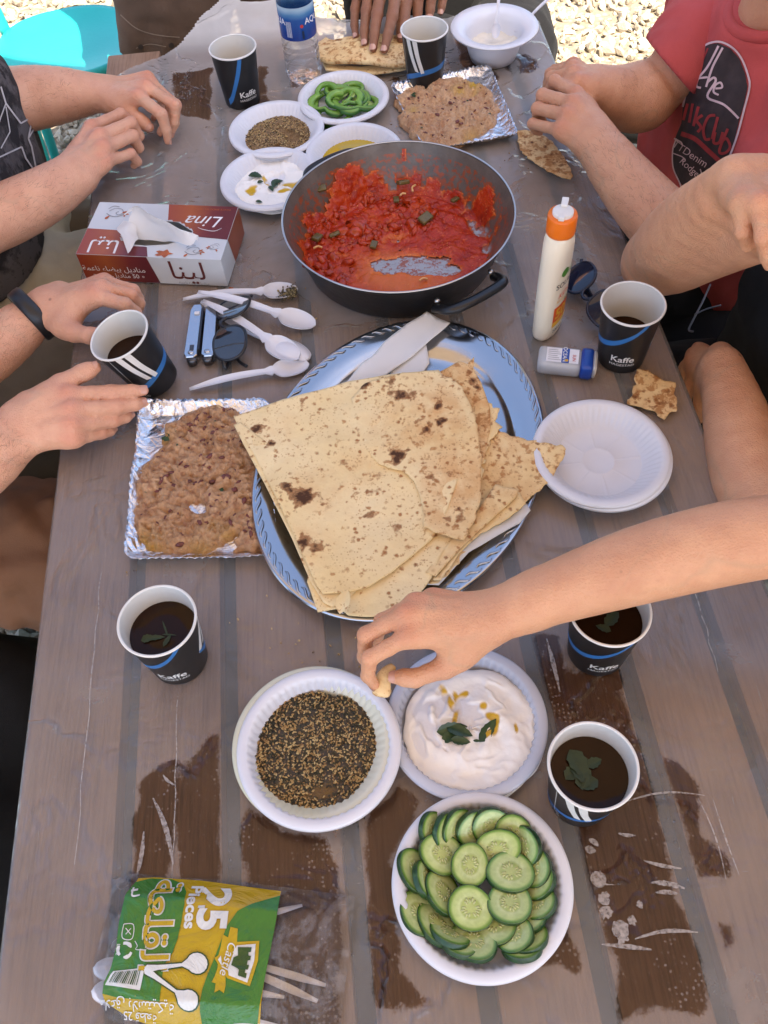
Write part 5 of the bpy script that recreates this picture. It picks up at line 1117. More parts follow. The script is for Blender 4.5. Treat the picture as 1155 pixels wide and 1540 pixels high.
# ================================================================== plastic spoons
MAT_SPOON = glow_white('white_spoon_plastic', (0.80, 0.79, 0.82), 0.15, 0.16)
def spoon_mesh(L=0.158, W=0.031, BL=0.050):
    """tip of the handle at x=0, bowl at the far end; hollow side up"""
    V, S = [], []
    hx = np.linspace(0, L - BL, 14); bxs = np.linspace(L - BL, L, 18)[1:]
    for x in list(hx) + list(bxs):
        if x <= L - BL:
            q = x / (L - BL); w_ = 0.0034 + 0.0016 * math.sin(PI * q * .8) ; w_ *= .75 + .5 * min(1, q * 3) - .25 * q; dep = 0; zc = 0.0028 + 0.006 * math.sin(PI * q) * .8 + .004 * q; ridge = .0013
            if q > .93: w_ += .004 * (q - .93) / .07
        else:
            q = (x - (L - BL)) / BL; w_ = W / 2 * math.sqrt(max(0, 1 - (2 * (q ** .85) - 1.0) ** 2)) if q > .22 else W / 2 * (.30 + .62 * math.sin(q / .22 * PI / 2) ** 1.5) * math.sqrt(max(0.05, 1 - (2 * (.22 ** .85) - 1) ** 2)) * 1.02
            w_ = max(w_, .0006); dep = 0.0075 * math.sin(PI * min(1, q * .96)) ** .8; zc = 0.0068 + .0025 * (1 - q) * .6; ridge = .0013 * max(0, 1 - q * 4)
        for k in np.linspace(-1, 1, 11):
            V.append((x, k * w_, zc - dep * (1 - k * k) - ridge * (1 - abs(k)) * 1.0 + ridge))
    n = len(V) // 11; V = np.array(V); D = V.copy(); D[:, 2] -= .0011; N = len(V)
    F = []
    for i in range(n - 1):
        for k in range(10):
            a = i * 11 + k; F.append((a, a + 11, a + 12, a + 1)); F.append((N + a, N + a + 1, N + a + 12, N + a + 11))
    for i in range(n - 1):
        for k in (0, 10):
            a = i * 11 + k; q_ = (a, N + a, N + a + 11, a + 11); F.append(q_ if k == 10 else q_[::-1])
    F.append(tuple(range(11)) + tuple(N + i for i in range(10, -1, -1))); a = (n - 1) * 11; F.append(tuple(a + i for i in range(10, -1, -1)) + tuple(N + a + i for i in range(11)))
    return np.concatenate([V, D]), F
SPV, SPF = spoon_mesh()
_sp = mk('plastic_spoon', SPV, SPF, MAT_SPOON); SPM = _sp.data; bpy.data.objects.remove(_sp)
def spoon(label, tip, end, z=0.0, z2=None, roll=0.0, group='white plastic spoons'):
    A, B = at(*tip, z), at(*end, z if z2 is None else z2); d = B - A; o = bpy.data.objects.new('plastic_spoon', SPM); COL.objects.link(o)
    L = np.linalg.norm(d); o.location = A; o.rotation_euler = (Matrix.Rotation(math.atan2(d[1], d[0]), 4, 'Z') @ Matrix.Rotation(-math.asin(d[2] / L), 4, 'Y') @ Matrix.Rotation(roll, 4, 'X')).to_euler(); o.scale = (L / .158,) * 3
    return tag(o, label, 'spoon', group)
sp1 = spoon('clean plastic spoon nearest the foil tray, apart from the crossed pile', (286, 588), (466, 552))
sp2 = spoon('plastic spoon smeared with oily zaatar behind the crossed pile', (276, 453), (449, 440), .001)
spoon('plastic spoon lying lowest in the crossed pile, bowl towards the camera', (305, 455), (450, 545), .014, .005)
spoon('plastic spoon in the middle of the crossed pile, bowl turned down', (303, 450), (466, 534), .020, .012, PI * .95)
spoon('plastic spoon lying topmost in the crossed pile, handle tip highest', (298, 442), (475, 494), .022, .004)
spoon('plastic spoon standing steep in the pale dip', (752, -20), (745, 58), .095, .026)
spoon('plastic spoon leaning on the right rim of the dip bowl', (850, -18), (775, 50), .085, .026)
r_ = np.random.default_rng(2); IVs, IFs = ico(1); c_ = []
q0, q1 = at(449, 440, .006), at(424, 443, .006); 
for k in range(260):
    s_ = abs(r_.normal(0, .45)); p = q0 + (q1 - q0) * (s_ + .12) + np.array([0, r_.normal(0, .0055), 0]); p[2] = .0045 + .006 * (1 - min(s_, 1)) * r_.uniform(.4, 1); c_.append(p)
c_ = np.array(c_); v, f = scatter(IVs, IFs, c_, np.array([.0018, .0012, .0008]) * r_.uniform(.7, 1.5, (260, 1)), rand_rot(260, r_))
t = NT('zaatar_paste'); MAT_ZP = t.done(t.bsdf(t.ramp(t.attr('tone'), [(0, (0.035, 0.030, 0.010)), (.6, (0.12, 0.09, 0.03)), (1, (0.40, 0.30, 0.13))]), .3))
o = mk('zaatar_smear', v, f, MAT_ZP, world=True, attrs={'tone': np.repeat(r_.uniform(0, 1, 260), len(IVs))}); tag(o, 'smear of oily zaatar stuck to the bowl of a spoon', 'zaatar', kind='stuff')
# orange sauce splash on the sheet beside the box
MAT_SPL = plain('orange_sauce_splash', (0.42, 0.11, 0.03), 0.25, 0.2, 90)
for k, (px_, py_, a, b, rt) in enumerate(((333, 441, .010, .0045, .1), (347, 434, .003, .0025, 0), (322, 444, .004, .002, 0))):
    n_ = 18; q = np.arange(n_) * 2 * PI / n_; rr = 1 + .25 * np.sin(3 * q + k) + .12 * np.sin(5 * q); v = np.column_stack([a * rr * np.cos(q), b * rr * np.sin(q), np.full(n_, 0.0009)]); v = np.concatenate([v, v * np.array([1.06, 1.06, 0.2])])
    o = mk('sauce_splash', xf(v, at(px_, py_, 0), rt), [tuple(range(n_))] + [(i, n_ + i, n_ + (i + 1) % n_, (i + 1) % n_) for i in range(n_)], MAT_SPL); tag(o, ('largest orange sauce splash beside the tissue box', 'small round orange sauce drop right of the largest splash', 'small orange sauce drop left of the largest splash')[k], 'sauce splash')

# ================================================================== folding multi-tool
t = NT('brushed_steel'); MAT_TOOL = t.done(t.bsdf((0.52, 0.54, 0.57), 0.24, t.bump(t.noise(80, 3, .5, t.mapp(scale=(.1, 1, 1))), .0003), Metallic=1.0))
MAT_DKM = plain('dark_tool_steel', (0.10, 0.10, 0.105), 0.35, Metallic=0.9)
A, B = at(310, 462, .012), at(297, 535, .012); d = B - A; TL = np.linalg.norm(d) + .008
mt = thing('multi_tool', 'folded steel multi tool lying beside the sunglasses', 'multi tool', (*((A + B) / 2)[:2], 0), math.atan2(d[1], d[0]) + rad(3)); mt.scale = (1, 1.42, 1.1)
for s_ in (-1, 1):
    P = [(-TL / 2, .002), (-TL / 2 + .006, .0005), (TL / 2 - .004, .0008), (TL / 2, .004), (TL / 2, .011), (TL / 2 - .006, .0135), (-TL / 2 + .01, .012), (-TL / 2, .009)]
    P = np.array(P); P[:, 1] *= s_; P[:, 1] += s_ * .0012; n_ = len(P); 
    V = np.concatenate([np.column_stack([P * [1, 1], np.full(n_, .0015)]), np.column_stack([P, np.full(n_, .0125)]), np.column_stack([(P - P.mean(0)) * [.985, .9] + P.mean(0), np.full(n_, .0135)])])
    F = [(k * n_ + i, k * n_ + (i + 1) % n_, (k + 1) * n_ + (i + 1) % n_, (k + 1) * n_ + i) for k in range(2) for i in range(n_)] + [tuple(range(n_))[::-1], tuple(2 * n_ + i for i in range(n_))]
    if s_ < 0: F = [q[::-1] for q in F]
    mk('handle', V, F, MAT_TOOL, mt, smooth=False)
    v, f = lathe([(.001, .0016), (.0026, .0014), (.0030, .0004), (.0030, -.001)], 20, cap0=True); mk('rivet', xf(v, (TL / 2 - .008, s_ * .0078, .0136)), f, MAT_TOOL, mt)
    v, f = lathe([(.001, .0), (.0045, 0), (.0045, .010), (.001, .010)], 20, cap0=True, cap1=True); mk('pivot', xf(v, (TL / 2 + .001, s_ * .0075, .0012), 0), f, MAT_DKM, mt)
v, f = box(-TL / 2 + .016, -TL / 2 + .021, -.0085, -.0035, .0136, .0152, .0004); mk('lock_button', v, f, MAT_BWHITE, mt, smooth=False)
v, f = box(TL / 2 - .022, TL / 2 - .012, -.0095, -.0055, .0132, .0140); mk('slot', v, f, MAT_DKM, mt, smooth=False)
for k in (-.3, .25): 
    v, f = box(-TL / 2 + .008, TL / 2 - .012, -.0011 + k * .002, -.0005 + k * .002, .003, .0145 + k * .001); mk('blade', v, f, MAT_DKM, mt, smooth=False)

# ================================================================== sunglasses
MAT_FRAME = plain('black_frame_plastic', (0.012, 0.012, 0.014), 0.28, 0.2)
t = NT('dark_lens'); MAT_LENS = t.done(t.bsdf((0.012, 0.013, 0.018), 0.03, Specular_IOR_Level=0.9, Coat_Weight=0.6))
t = NT('blue_black_lens'); MAT_LENS2 = t.done(t.bsdf((0.010, 0.012, 0.028), 0.06, Specular_IOR_Level=0.6))
MAT_FRAME2 = plain('navy_frame_plastic', (0.010, 0.012, 0.026), 0.25, 0.2)
def sunglasses(label, loc, rz, rx, ry, mf, ml, W=.052, H=.042, temples=True):
    g = thing('sunglasses', label, 'sunglasses', loc); g.rotation_euler = (Matrix.Rotation(rz, 4, 'Z') @ Matrix.Rotation(rx, 4, 'X') @ Matrix.Rotation(ry, 4, 'Y')).to_euler()
    n = 40
    for s_ in (-1, 1):
        P = []
        for i in range(n):
            a = i * 2 * PI / n; x = W / 2 * math.copysign(abs(math.cos(a)) ** .85, math.cos(a)); y = H / 2 * math.copysign(abs(math.sin(a)) ** .85, math.sin(a)) * (1.0 if math.sin(a) > 0 else 1.08)
            X = s_ * (W / 2 + .009) + x; P.append((X, y, -.35 * X * X / .05 * .5))
        P = np.array(P); v, f = tube(P, .0021, 8, closed=True); mk('lens_rim', v, f, mf, g)
        V = [np.column_stack([(P[:, :2] - P[:, :2].mean(0)) * k + P[:, :2].mean(0), 0 * P[:, 0]]) for k in (.02, .35, .7, .98)]; V = np.concatenate(V); V[:, 2] = -.35 * V[:, 0] ** 2 / .05 * .5 + .001
        F = [(k * n + i, k * n + (i + 1) % n, (k + 1) * n + (i + 1) % n, (k + 1) * n + i) for k in range(3) for i in range(n)] + [tuple(range(n))[::-1]]; mk('lens', V, F, ml, g)
        ex_ = s_ * (W + .009); ez = -.35 * ex_ * ex_ / .05 * .5
        if temples:
            P = [(ex_ - s_ * .002, H * .22, ez), (ex_ + s_ * .004, H * .22, ez - .003), (ex_ + s_ * .004, H * .20, ez - .009), (ex_ - s_ * .02, H * .16, ez - .010 - .002 * (s_ > 0)), (ex_ - s_ * .085, H * .02, ez - .009 - .003 * (s_ > 0)), (ex_ - s_ * .110, -H * .12, ez - .008 - .003 * (s_ > 0)), (ex_ - s_ * .126, -H * .42, ez - .008 - .003 * (s_ > 0))]
            v, f = tube(spline(P, 6), .0026, 8, flat=.7); mk('temple', v, f, mf, g)
    v, f = tube(spline([(-.010, H * .10, 0), (-.004, H * .26, .001), (.004, H * .26, .001), (.010, H * .10, 0)], 5), .0024, 8); mk('bridge', v, f, mf, g)
    return g
p1, p2 = at(345, 530, .012), at(352, 462, .012); c_ = (p1 + p2) / 2; d = p2 - p1
sunglasses('black sunglasses folded under the pile of crossed spoons', (c_[0], c_[1], .026), math.atan2(d[1], d[0]), rad(-14), 0, MAT_FRAME, MAT_LENS, W=.050, H=.046)
p1, p2 = at(866, 424, .018), at(908, 474, .018); c_ = (p1 + p2) / 2; d = p2 - p1
sunglasses('dark blue sunglasses half hidden between the sunscreen bottle and the cup', (c_[0], c_[1], .030), math.atan2(d[1], d[0]) + PI, rad(-34), 0, MAT_FRAME2, MAT_LENS2, W=.050, H=.044)

# ================================================================== water bottle
wb_p = at(458, 108, 0)
wb = thing('water_bottle', 'clear plastic water bottle with a blue label beside the pepper plate', 'bottle', (-0.066, 1.520, 0), rad(0))
t = NT('clear_bottle_water'); nd = t.n('ShaderNodeBsdfPrincipled'); nd.inputs['Base Color'].default_value = (0.93, 0.96, 0.98, 1); nd.inputs['Roughness'].default_value = 0.03; nd.inputs['IOR'].default_value = 1.25; nd.inputs['Transmission Weight'].default_value = 1.0
t.l(t.bump(t.noise(60, 3), .0006), nd.inputs['Normal'])
tpb = t.n('ShaderNodeBsdfTransparent'); tpb.inputs[0].default_value = (.93, .95, .97, 1); MAT_PET = t.done(t.shmix(.45, nd.outputs[0], tpb.outputs[0]))
P = [(.001, .004), (.018, .003), (.026, 0), (.030, .004), (.0315, .012)]
for k in range(5): z = .016 + k * .011; P += [(.0315, z), (.0300, z + .0025), (.0300, z + .0045), (.0315, z + .008)]
P += [(.0305, .075), (.0305, .135), (.0315, .139), (.0300, .142), (.0315, .150), (.031, .158), (.026, .176), (.018, .192), (.0135, .200), (.013, .206)]
v, f = lathe(P, 64, cap0=True, cap1=True); mk('bottle_body', v, f, MAT_PET, wb)
t = NT('blue_bottle_label'); sx_ = t.n('ShaderNodeSeparateXYZ'); t.l(t.coord('Generated'), sx_.inputs[0])
MAT_BLUE_L = t.done(t.bsdf(t.ramp(t.math('ADD', sx_.outputs[2], t.math('MULTIPLY', t.noise(40, 3), .14)), [(0.0, (0.010, 0.030, 0.20)), (0.70, (0.015, 0.08, 0.30)), (0.85, (0.08, 0.22, 0.42)), (1.0, (0.32, 0.46, 0.58))]), .25))
v, f = lathe([(.0309, .078), (.0311, .080), (.0311, .130), (.0309, .132)], 64); mk('label', v, f, MAT_BLUE_L, wb)
def wrap(V, r, th0): return np.array([(r * math.sin(th0 + a[0] / r), -r * math.cos(th0 + a[0] / r), a[1]) for a in V])
MAT_LW = plain('label_white', (0.75, 0.75, 0.78), .3); MAT_LR = plain('label_red', (0.5, 0.04, 0.03), .3); MAT_LD = plain('label_dark', (0.01, 0.02, 0.06), .3)
mb = MB()
for k in range(9): 
    w_ = (.0006, .0011, .0005, .0009)[k % 4]; P = np.array([(-.0045 + k * .0011, .084), (-.0045 + k * .0011 + w_ * .55, .084), (-.0045 + k * .0011 + w_ * .55, .110), (-.0045 + k * .0011, .110)]); mb.add(wrap(P, .0313, rad(-28)), [(0, 1, 2, 3)])
mb.make('barcode', MAT_LW, wb, smooth=False)
v, f = text_mesh('AQUA', .014, .01); mk('label_lettering', wrap(v + np.array([0, .108, 0]), .0313, rad(62)), f, MAT_LW, wb, smooth=False)
v, f = text_mesh('AQUA', .014, .01); mk('label_lettering', wrap(v + np.array([0, .108, 0]), .0313, rad(-75)), f, MAT_LW, wb, smooth=False)
v, f = disc2(0, .102, .0028); mk('red_dot', wrap(v, .0313, rad(14)), f, MAT_LR, wb, smooth=False)
P = np.array([(-.002, .081), (.002, .081), (.002, .094), (-.002, .094)]); mk('dark_panel', wrap(P, .0313, rad(16)), [(0, 1, 2, 3)], MAT_LD, wb, smooth=False)
v, f = lathe([(.001, .216), (.0135, .216), (.0145, .214), (.0148, .201), (.0140, .200)], 48, cap0=True); mk('cap', v, [q[::-1] for q in f], plain('blue_cap', (.02, .1, .4), .35), wb)

# ================================================================== sunscreen bottle
sb = thing('sunscreen_bottle', 'tall cream sunscreen bottle with an orange cap standing right of the pan', 'sunscreen', (0.2445, 0.8475, 0), rad(-38))
MAT_CREAM = plain('cream_bottle_plastic', (0.82, 0.74, 0.58), 0.3, 0.03, 12)
MAT_ORANGE = plain('orange_cap_plastic', (0.80, 0.17, 0.008), 0.32, 0.05)
def oval(profile, n=48):
    V = []; a = np.arange(n) * 2 * PI / n
    for (rx_, ry_, z) in profile: V.append(np.column_stack([rx_ * np.sign(np.cos(a)) * np.abs(np.cos(a)) ** .85, ry_ * np.sign(np.sin(a)) * np.abs(np.sin(a)) ** .85, np.full(n, z)]))
    m_ = len(profile); F = [(k * n + i, k * n + (i + 1) % n, (k + 1) * n + (i + 1) % n, (k + 1) * n + i) for k in range(m_ - 1) for i in range(n)] + [tuple(range(n))[::-1], tuple((m_ - 1) * n + i for i in range(n))]
    return np.concatenate(V), F
v, f = oval([(.012, .024, .0), (.0145, .0275, .002), (.0155, .029, .008), (.0160, .0290, .05), (.0165, .0275, .10), (.017, .0245, .130), (.0175, .022, .145), (.0175, .0195, .152), (.0165, .018, .156), (.0160, .0165, .162)]); mk('body', v, f, MAT_CREAM, sb)
v, f = lathe([(.001, .1600), (.0172, .1605), (.0178, .163), (.0178, .184), (.0168, .187), (.001, .187)], 48, cap0=True, cap1=True); mk('cap', v, f, MAT_ORANGE, sb)
v, f = lathe([(.0125, .1865), (.0125, .1905), (.0115, .1915), (.001, .1915)], 40, cap1=True); mk('nozzle', v, f, MAT_CUPWHITE, sb)
v, f = box(-.004, .004, .006, .021, .1905, .1945, .001); mk('flip_tab', xf(v, (0, 0, 0), rad(20)), f, MAT_CUPWHITE, sb, smooth=False)
v, f = box(-.004, .003, -.016, -.009, .1875, .1925, .001); mk('hinge', xf(v, (0, 0, 0), rad(20)), f, MAT_CUPWHITE, sb, smooth=False)
def sface(y, z, off=.0005):
    """point on the bottle's broad face, towards +x"""
    ry_ = np.interp(z, [0, .008, .05, .10, .13, .145, .152], [.026, .029, .029, .0275, .0245, .022, .0195]); rx_ = np.interp(z, [0, .008, .05, .10, .13, .145], [.0135, .0155, .016, .0165, .017, .0175])
    c_ = min(1, (abs(y) / ry_) ** (1 / .85)); return (rx_ * (1 - c_ * c_) ** (.425) + off, y, z)
def sprint(name, V2, F, mat, off=.0005): return mk(name, np.array([sface(p[0], p[1], off) for p in V2]), F, mat, sb, smooth=False)
def grid2(y0, y1, z0, z1, n=10): 
    V = [(y0 + (y1 - y0) * i / n, z0 + (z1 - z0) * j) for i in range(n + 1) for j in (0, 1)]; return np.array(V), [(2 * i, 2 * i + 2, 2 * i + 3, 2 * i + 1) for i in range(n)]
MAT_LOR = plain('label_orange', (0.72, 0.10, 0.015), .35); MAT_LYE = plain('label_yellow', (0.80, 0.45, 0.03), .35); MAT_LGR = plain('label_green', (0.08, 0.25, 0.03), .35); MAT_LBK = plain('label_black', (0.02, 0.02, 0.02), .35)
v, f = grid2(-.018, .016, .030, .056); sprint('orange_panel', v, f, MAT_LOR)
v, f = grid2(-.018, .016, .022, .0299); sprint('yellow_panel', v, f, MAT_LYE)
def stext(s, y, z, size, mat, nm='label_lettering', off=.0009, **k): v, f = text_mesh(s, size, **k); sprint(nm, v[:, :2] + np.array([y, z]), f, mat, off)
stext('50', -.004, .043, .024, MAT_LYE, bold=.02, off=.0012); stext('SOLAR', -.003, .092, .0115, MAT_LBK); stext('KIDS', -.003, .074, .011, MAT_LOR, shear=.3); stext('UVA', .010, .060, .008, MAT_LGR); stext('200 ml', -.006, .014, .0075, MAT_LBK); stext('lotion', -.008, .066, .007, MAT_LYE)
v, f = disc2(-.006, .110, .0075, .0065, 20); sprint('green_leaf_print', v[:, :2], f, MAT_LGR); stext('sun', .008, .108, .012, MAT_LGR)

# ================================================================== clear roll-on stick
A, B = at(812, 540, .012), at(893, 548, .012); d = B - A; SL = np.linalg.norm(d) + .006
st_ = thing('sunscreen_stick', 'small clear stick bottle with a blue cap lying by the cup', 'stick bottle', (*((A + B) / 2)[:2], 0), math.atan2(d[1], d[0]))
t = NT('clear_stick_plastic'); nd = t.n('ShaderNodeBsdfPrincipled'); nd.inputs['Base Color'].default_value = (.80, .83, .86, 1); nd.inputs['Roughness'].default_value = .08; nd.inputs['Transmission Weight'].default_value = .0
tpb = t.n('ShaderNodeBsdfTransparent'); MAT_CLR = t.done(t.shmix(.42, tpb.outputs[0], nd.outputs[0]))
MAT_STB = plain('stick_blue_cap', (.012, .06, .33), .3, .05); MAT_GEL = plain('grey_gel', (.42, .44, .47), .3, .15)
def pill(x0, x1, hy, z0, z1, bev): v, f = box(x0, x1, -hy, hy, z0, z1, bev); return v, f
h_ = SL / 2
v, f = pill(-h_, h_ * .50, .0175, .0005, .0225, .007); mk('body', v, f, MAT_CLR, st_)
v, f = pill(-h_ + .006, h_ * .42, .0145, .0035, .0195, .005); mk('gel', v, f, MAT_GEL, st_)
v, f = pill(h_ * .46, h_ * .90, .0185, .0, .0235, .005); mk('cap', v, f, MAT_STB, st_)
v, f = pill(h_ * .86, h_ * 1.02, .0165, .002, .0215, .004); mk('cap_end', v, f, MAT_CUPWHITE, st_)
for nm, x0, x1, mt_ in (('white_label', -h_ * .72, -h_ * .20, MAT_LW), ('blue_label', -h_ * .20, h_ * .06, MAT_STB), ('white_label', h_ * .06, h_ * .38, MAT_LW)):
    mk(nm, [(x0, -.0125, .0228), (x1, -.0125, .0228), (x1, .0125, .0228), (x0, .0125, .0228)], [(0, 1, 2, 3)], mt_, st_, smooth=False)
v, f = text_mesh('OCEAN', .0075, .01); mk('label_lettering', xf(v, (-h_ * .10, .002, .0231), -PI / 2), f, MAT_LW, st_, smooth=False)
v, f = disc2(-h_ * .03, -.008, .0024); v[:, 2] = .0231; mk('sun_print', v, f, MAT_LYE, st_, smooth=False)
v, f = text_mesh('SUN', .006, .01); mk('label_lettering', xf(v, (h_ * .22, -.003, .0231), -PI / 2), f, MAT_LR, st_, smooth=False)
mb = MB()
for k in range(6): 
    yy = .009 - k * .0034; mb.add(np.array([(-h_ * .66, yy, .0230), (-h_ * (.34 - .06 * (k % 3)), yy, .0230), (-h_ * (.34 - .06 * (k % 3)), yy - .0008, .0230), (-h_ * .66, yy - .0008, .0230)]), [(3, 2, 1, 0)])
mb.make('small_print', MAT_BGREY, st_, smooth=False)

# ================================================================== bag of plastic spoons
BGP = [(168,1322),(200,1312),(260,1318),(330,1322),(420,1332),(470,1338),(533,1347),(530,1380),(524,1440),(516,1500),(512,1552),(430,1556),(300,1552),(215,1548),(160,1532),(140,1490),(136,1455),(146,1420),(155,1380)]
BG = np.array([at(*q, .006)[:2] for q in BGP])
def zbag(Q):
    p3 = np.column_stack([Q, 0 * Q[:, 0]]); e = np.clip(edge_dist(BG, Q), -.01, 1); lift = np.clip(e / .022, 0, 1)
    heap = np.exp(-((Q[:, 0] + .235) / .085) ** 2); return .002 + lift * (.009 + .012 * heap) + (.0022 * fbm(p3, 15, 3, 5) + .0012 * fbm(p3, 45, 3, 9)) * lift
t = NT('clear_bag_film'); tpb = t.n('ShaderNodeBsdfTransparent'); tpb.inputs[0].default_value = (.99, .99, .99, 1); fb = t.bump(t.noise(20, 6, .65, dist=1.6), .022, 1.0, t.bump(t.vor(40, 'DISTANCE_TO_EDGE'), .006)); g2 = t.n('ShaderNodeBsdfGlossy'); g2.inputs[1].default_value = .10; t.l(fb, g2.inputs['Normal']); fr = t.n('ShaderNodeFresnel'); fr.inputs[0].default_value = 1.42
d2 = t.n('ShaderNodeBsdfDiffuse'); d2.inputs[0].default_value = (.7, .7, .72, 1); MAT_BAG = t.done(t.shmix(t.math('MULTIPLY', fr.outputs[0], 1.0, True), t.shmix(t.ramp(t.noise(28, 6, .7, dist=1.5), [(.5, .02), (.62, .16), (.68, .02)]), tpb.outputs[0], d2.outputs[0]), g2.outputs[0]))
bag = thing('spoon_bag', 'clear plastic bag of spoons with green and yellow print', 'bag', (*BG.mean(0), 0))
V2, T, nb = fill(BG, .0035); N = len(V2); zt = zbag(V2); V = np.concatenate([np.column_stack([V2, zt]), np.column_stack([V2, np.full(N, .0012)])]); 
mk('film', V[:N], [tuple(q) for q in T], MAT_BAG, bag, world=True)
def bprint(name, poly_px, mat, lay, step=.003, sm=0):
    P = np.array([at(*q, .012)[:2] for q in (spline(np.array(poly_px, float), sm, True) if sm else poly_px)]); V2, T, nb = fill(P, step)
    return mk(name, np.column_stack([V2, zbag(V2) + .0006 + lay * .0007]), [tuple(q) for q in T], mat, bag, world=True)
def inkm(nm, c): 
    t = NT(nm); fb = t.bump(t.noise(20, 5, .6, dist=1.0), .006); return t.done(t.bsdf(t.mix(t.noise(10, 4), tuple(.85 * x for x in c), c), .22, fb, Specular_IOR_Level=.55))
MAT_BY, MAT_BG, MAT_BWH, MAT_BDG = inkm('bag_yellow_ink', (.50, .33, .008)), inkm('bag_green_ink', (.040, .185, .022)), inkm('bag_white_ink', (.70, .70, .66)), inkm('bag_dark_green_ink', (.02, .07, .012))
def bpx(zx, zy): return (120 + zx / 4.125, 1290 + zy / 4.125)      # positions in an enlarged detail of the bag
def bz(L): return [bpx(*q) for q in L]
full = [(206,1319),(232,1317),(300,1322),(360,1330),(421,1338),(412,1390),(404,1440),(396,1490),(388,1550),(250,1550),(195,1532),(154,1505),(151,1494),(166,1470),(178,1440),(184,1410),(194,1360)]
bprint('yellow_ground', full, MAT_BY, 0)
bprint('green_field', bz([(345,150),(430,122),(560,125),(640,160),(672,220),(672,300),(650,420),(630,520),(600,600),(545,680),(530,800),(515,900),(380,885),(240,870),(130,840),(150,775),(215,690),(250,560),(268,400),(300,250)]), MAT_BG, 1)
bprint('green_field', bz([(1238,228),(1230,330),(1190,560),(1150,760),(1100,1010),(1090,1072),(752,1072),(752,960),(775,820),(820,700),(870,580),(930,430),(990,340),(1080,285)]), MAT_BG, 1)
def btext(s, zx, zy, size, mat, lay, rot=-PI / 2 - rad(5), nm='lettering', **k):
    v, f = text_mesh(s, size, **k); c_ = at(*bpx(zx, zy), .012); V = xf(v, c_, rot); V[:, 2] = zbag(V[:, :2]) + .0006 + lay * .0007; mk(nm, V, f, mat, bag, world=True, smooth=False)
AR_Q = 'ﺔﻌﻠﻘﻟﺍ'
v, f = text_mesh(AR_Q, 1.0); wd = (v[:, 0].max() - v[:, 0].min()); sA = .076 / wd
btext(AR_Q, 505, 420, sA, MAT_BWH, 2, bold=.045, sx=1.0); btext(AR_Q, 505, 420, sA, MAT_BY, 3, bold=.012, sx=1.0)
btext('25', 835, 325, .036, MAT_BWH, 2, bold=.04, sx=1.05); btext('Pieces', 715, 312, .0145, MAT_BWH, 2, bold=.03, sx=1.05); btext('LDPE', 262, 580, .004, MAT_BWH, 2, bold=.02)
btext('ﺔﻴﻜﻴﺘﺳﻼﺑ ﻖﻋﻼﻣ', 350, 920, .011, MAT_BWH, 2, rot=PI - rad(8)); btext('ﺔﻌﻄﻗ 25', 370, 985, .009, MAT_BWH, 2, rot=PI - rad(10))
# icons, barcode, spoons, castle shield
bprint('barcode_panel', bz([(232,712),(432,694),(398,830),(160,790)]), MAT_BWH, 2)
for k in range(15):
    u0 = .10 + k * .055; w_ = (.028, .014, .022, .036)[k % 4]
    def lerp(u, v_): a = np.array([232 + 200 * u, 712 - 18 * u]); b = np.array([160 + 238 * u, 790 + 40 * u]); return tuple(a + (b - a) * v_)
    bprint('bar', bz([lerp(u0, .08), lerp(u0 + w_, .08), lerp(u0 + w_, .8), lerp(u0, .8)]), MAT_BDG, 3)
def bline(P, w_, mat, lay, nm):
    v, f = stroke2(spline(np.array([at(*bpx(*q), .012)[:2] for q in P]), 6), w_); v[:, 2] = zbag(v[:, :2]) + .0006 + lay * .0007; mk(nm, v, f, mat, bag, world=True, smooth=False)
bline([(300,425),(360,430),(352,515),(290,508),(300,425)], .0007, MAT_BWH, 2, 'icon'); bline([(312,450),(345,490)], .0007, MAT_BWH, 2, 'icon'); bline([(345,452),(312,488)], .0007, MAT_BWH, 2, 'icon')
for k in range(3):
    a = k * 2.094 + .3; c_ = (306, 585); bline([(c_[0] + 44 * math.cos(a + q), c_[1] + 44 * math.sin(a + q)) for q in (0, .5, 1.0, 1.45)], [.0022, .0026, .0034, .001], MAT_BWH, 2, 'recycling_arrow')
bline([(345,190),(350,250),(395,245)], .0016, MAT_BWH, 2, 'icon'); bline([(335,215),(375,205)], .0022, MAT_BWH, 2, 'icon'); bline([(370,530),(385,560),(375,580),(400,585)], .0006, MAT_BWH, 2, 'icon')
for (bx_, by_, hx_, hy_, nm) in ((748,665,455,700,'spoon_print'), (690,890,450,715,'spoon_print')):
    for mat, gw, lay in ((MAT_BDG, 9, 2), (MAT_BWH, 0, 3)):
        d = np.array([bx_ - hx_, by_ - hy_], float); L = np.linalg.norm(d); d /= L; nn_ = np.array([-d[1], d[0]]); c_ = np.array([hx_, hy_], float); B_ = np.array([bx_, by_], float)
        ring = [c_ - d * (22 + gw) + nn_ * 8, c_ - d * (5) + nn_ * (24 + gw), c_ + d * 60 + nn_ * (15 + gw), c_ + d * (L - 90) + nn_ * (9 + gw)]
        ring += [B_ + np.array([math.cos(q) * (62 + gw) * d[0] - math.sin(q) * (64 + gw) * d[1], math.cos(q) * (62 + gw) * d[1] + math.sin(q) * (64 + gw) * d[0]]) for q in np.linspace(2.6, -2.6, 14)]
        ring += [c_ + d * (L - 90) - nn_ * (9 + gw), c_ + d * 60 - nn_ * (15 + gw), c_ - d * 5 - nn_ * (24 + gw), c_ - d * (22 + gw) - nn_ * 8]
        bprint(nm, bz([tuple(q) for q in ring]), mat, lay)
bprint('ribbon', bz([(905,488),(935,505),(950,440),(992,450),(985,545),(960,560),(935,620),(915,720),(915,800),(905,845),(878,825),(848,842),(856,785),(832,778),(852,740),(868,690),(872,620),(890,560)]), MAT_BY, 2)
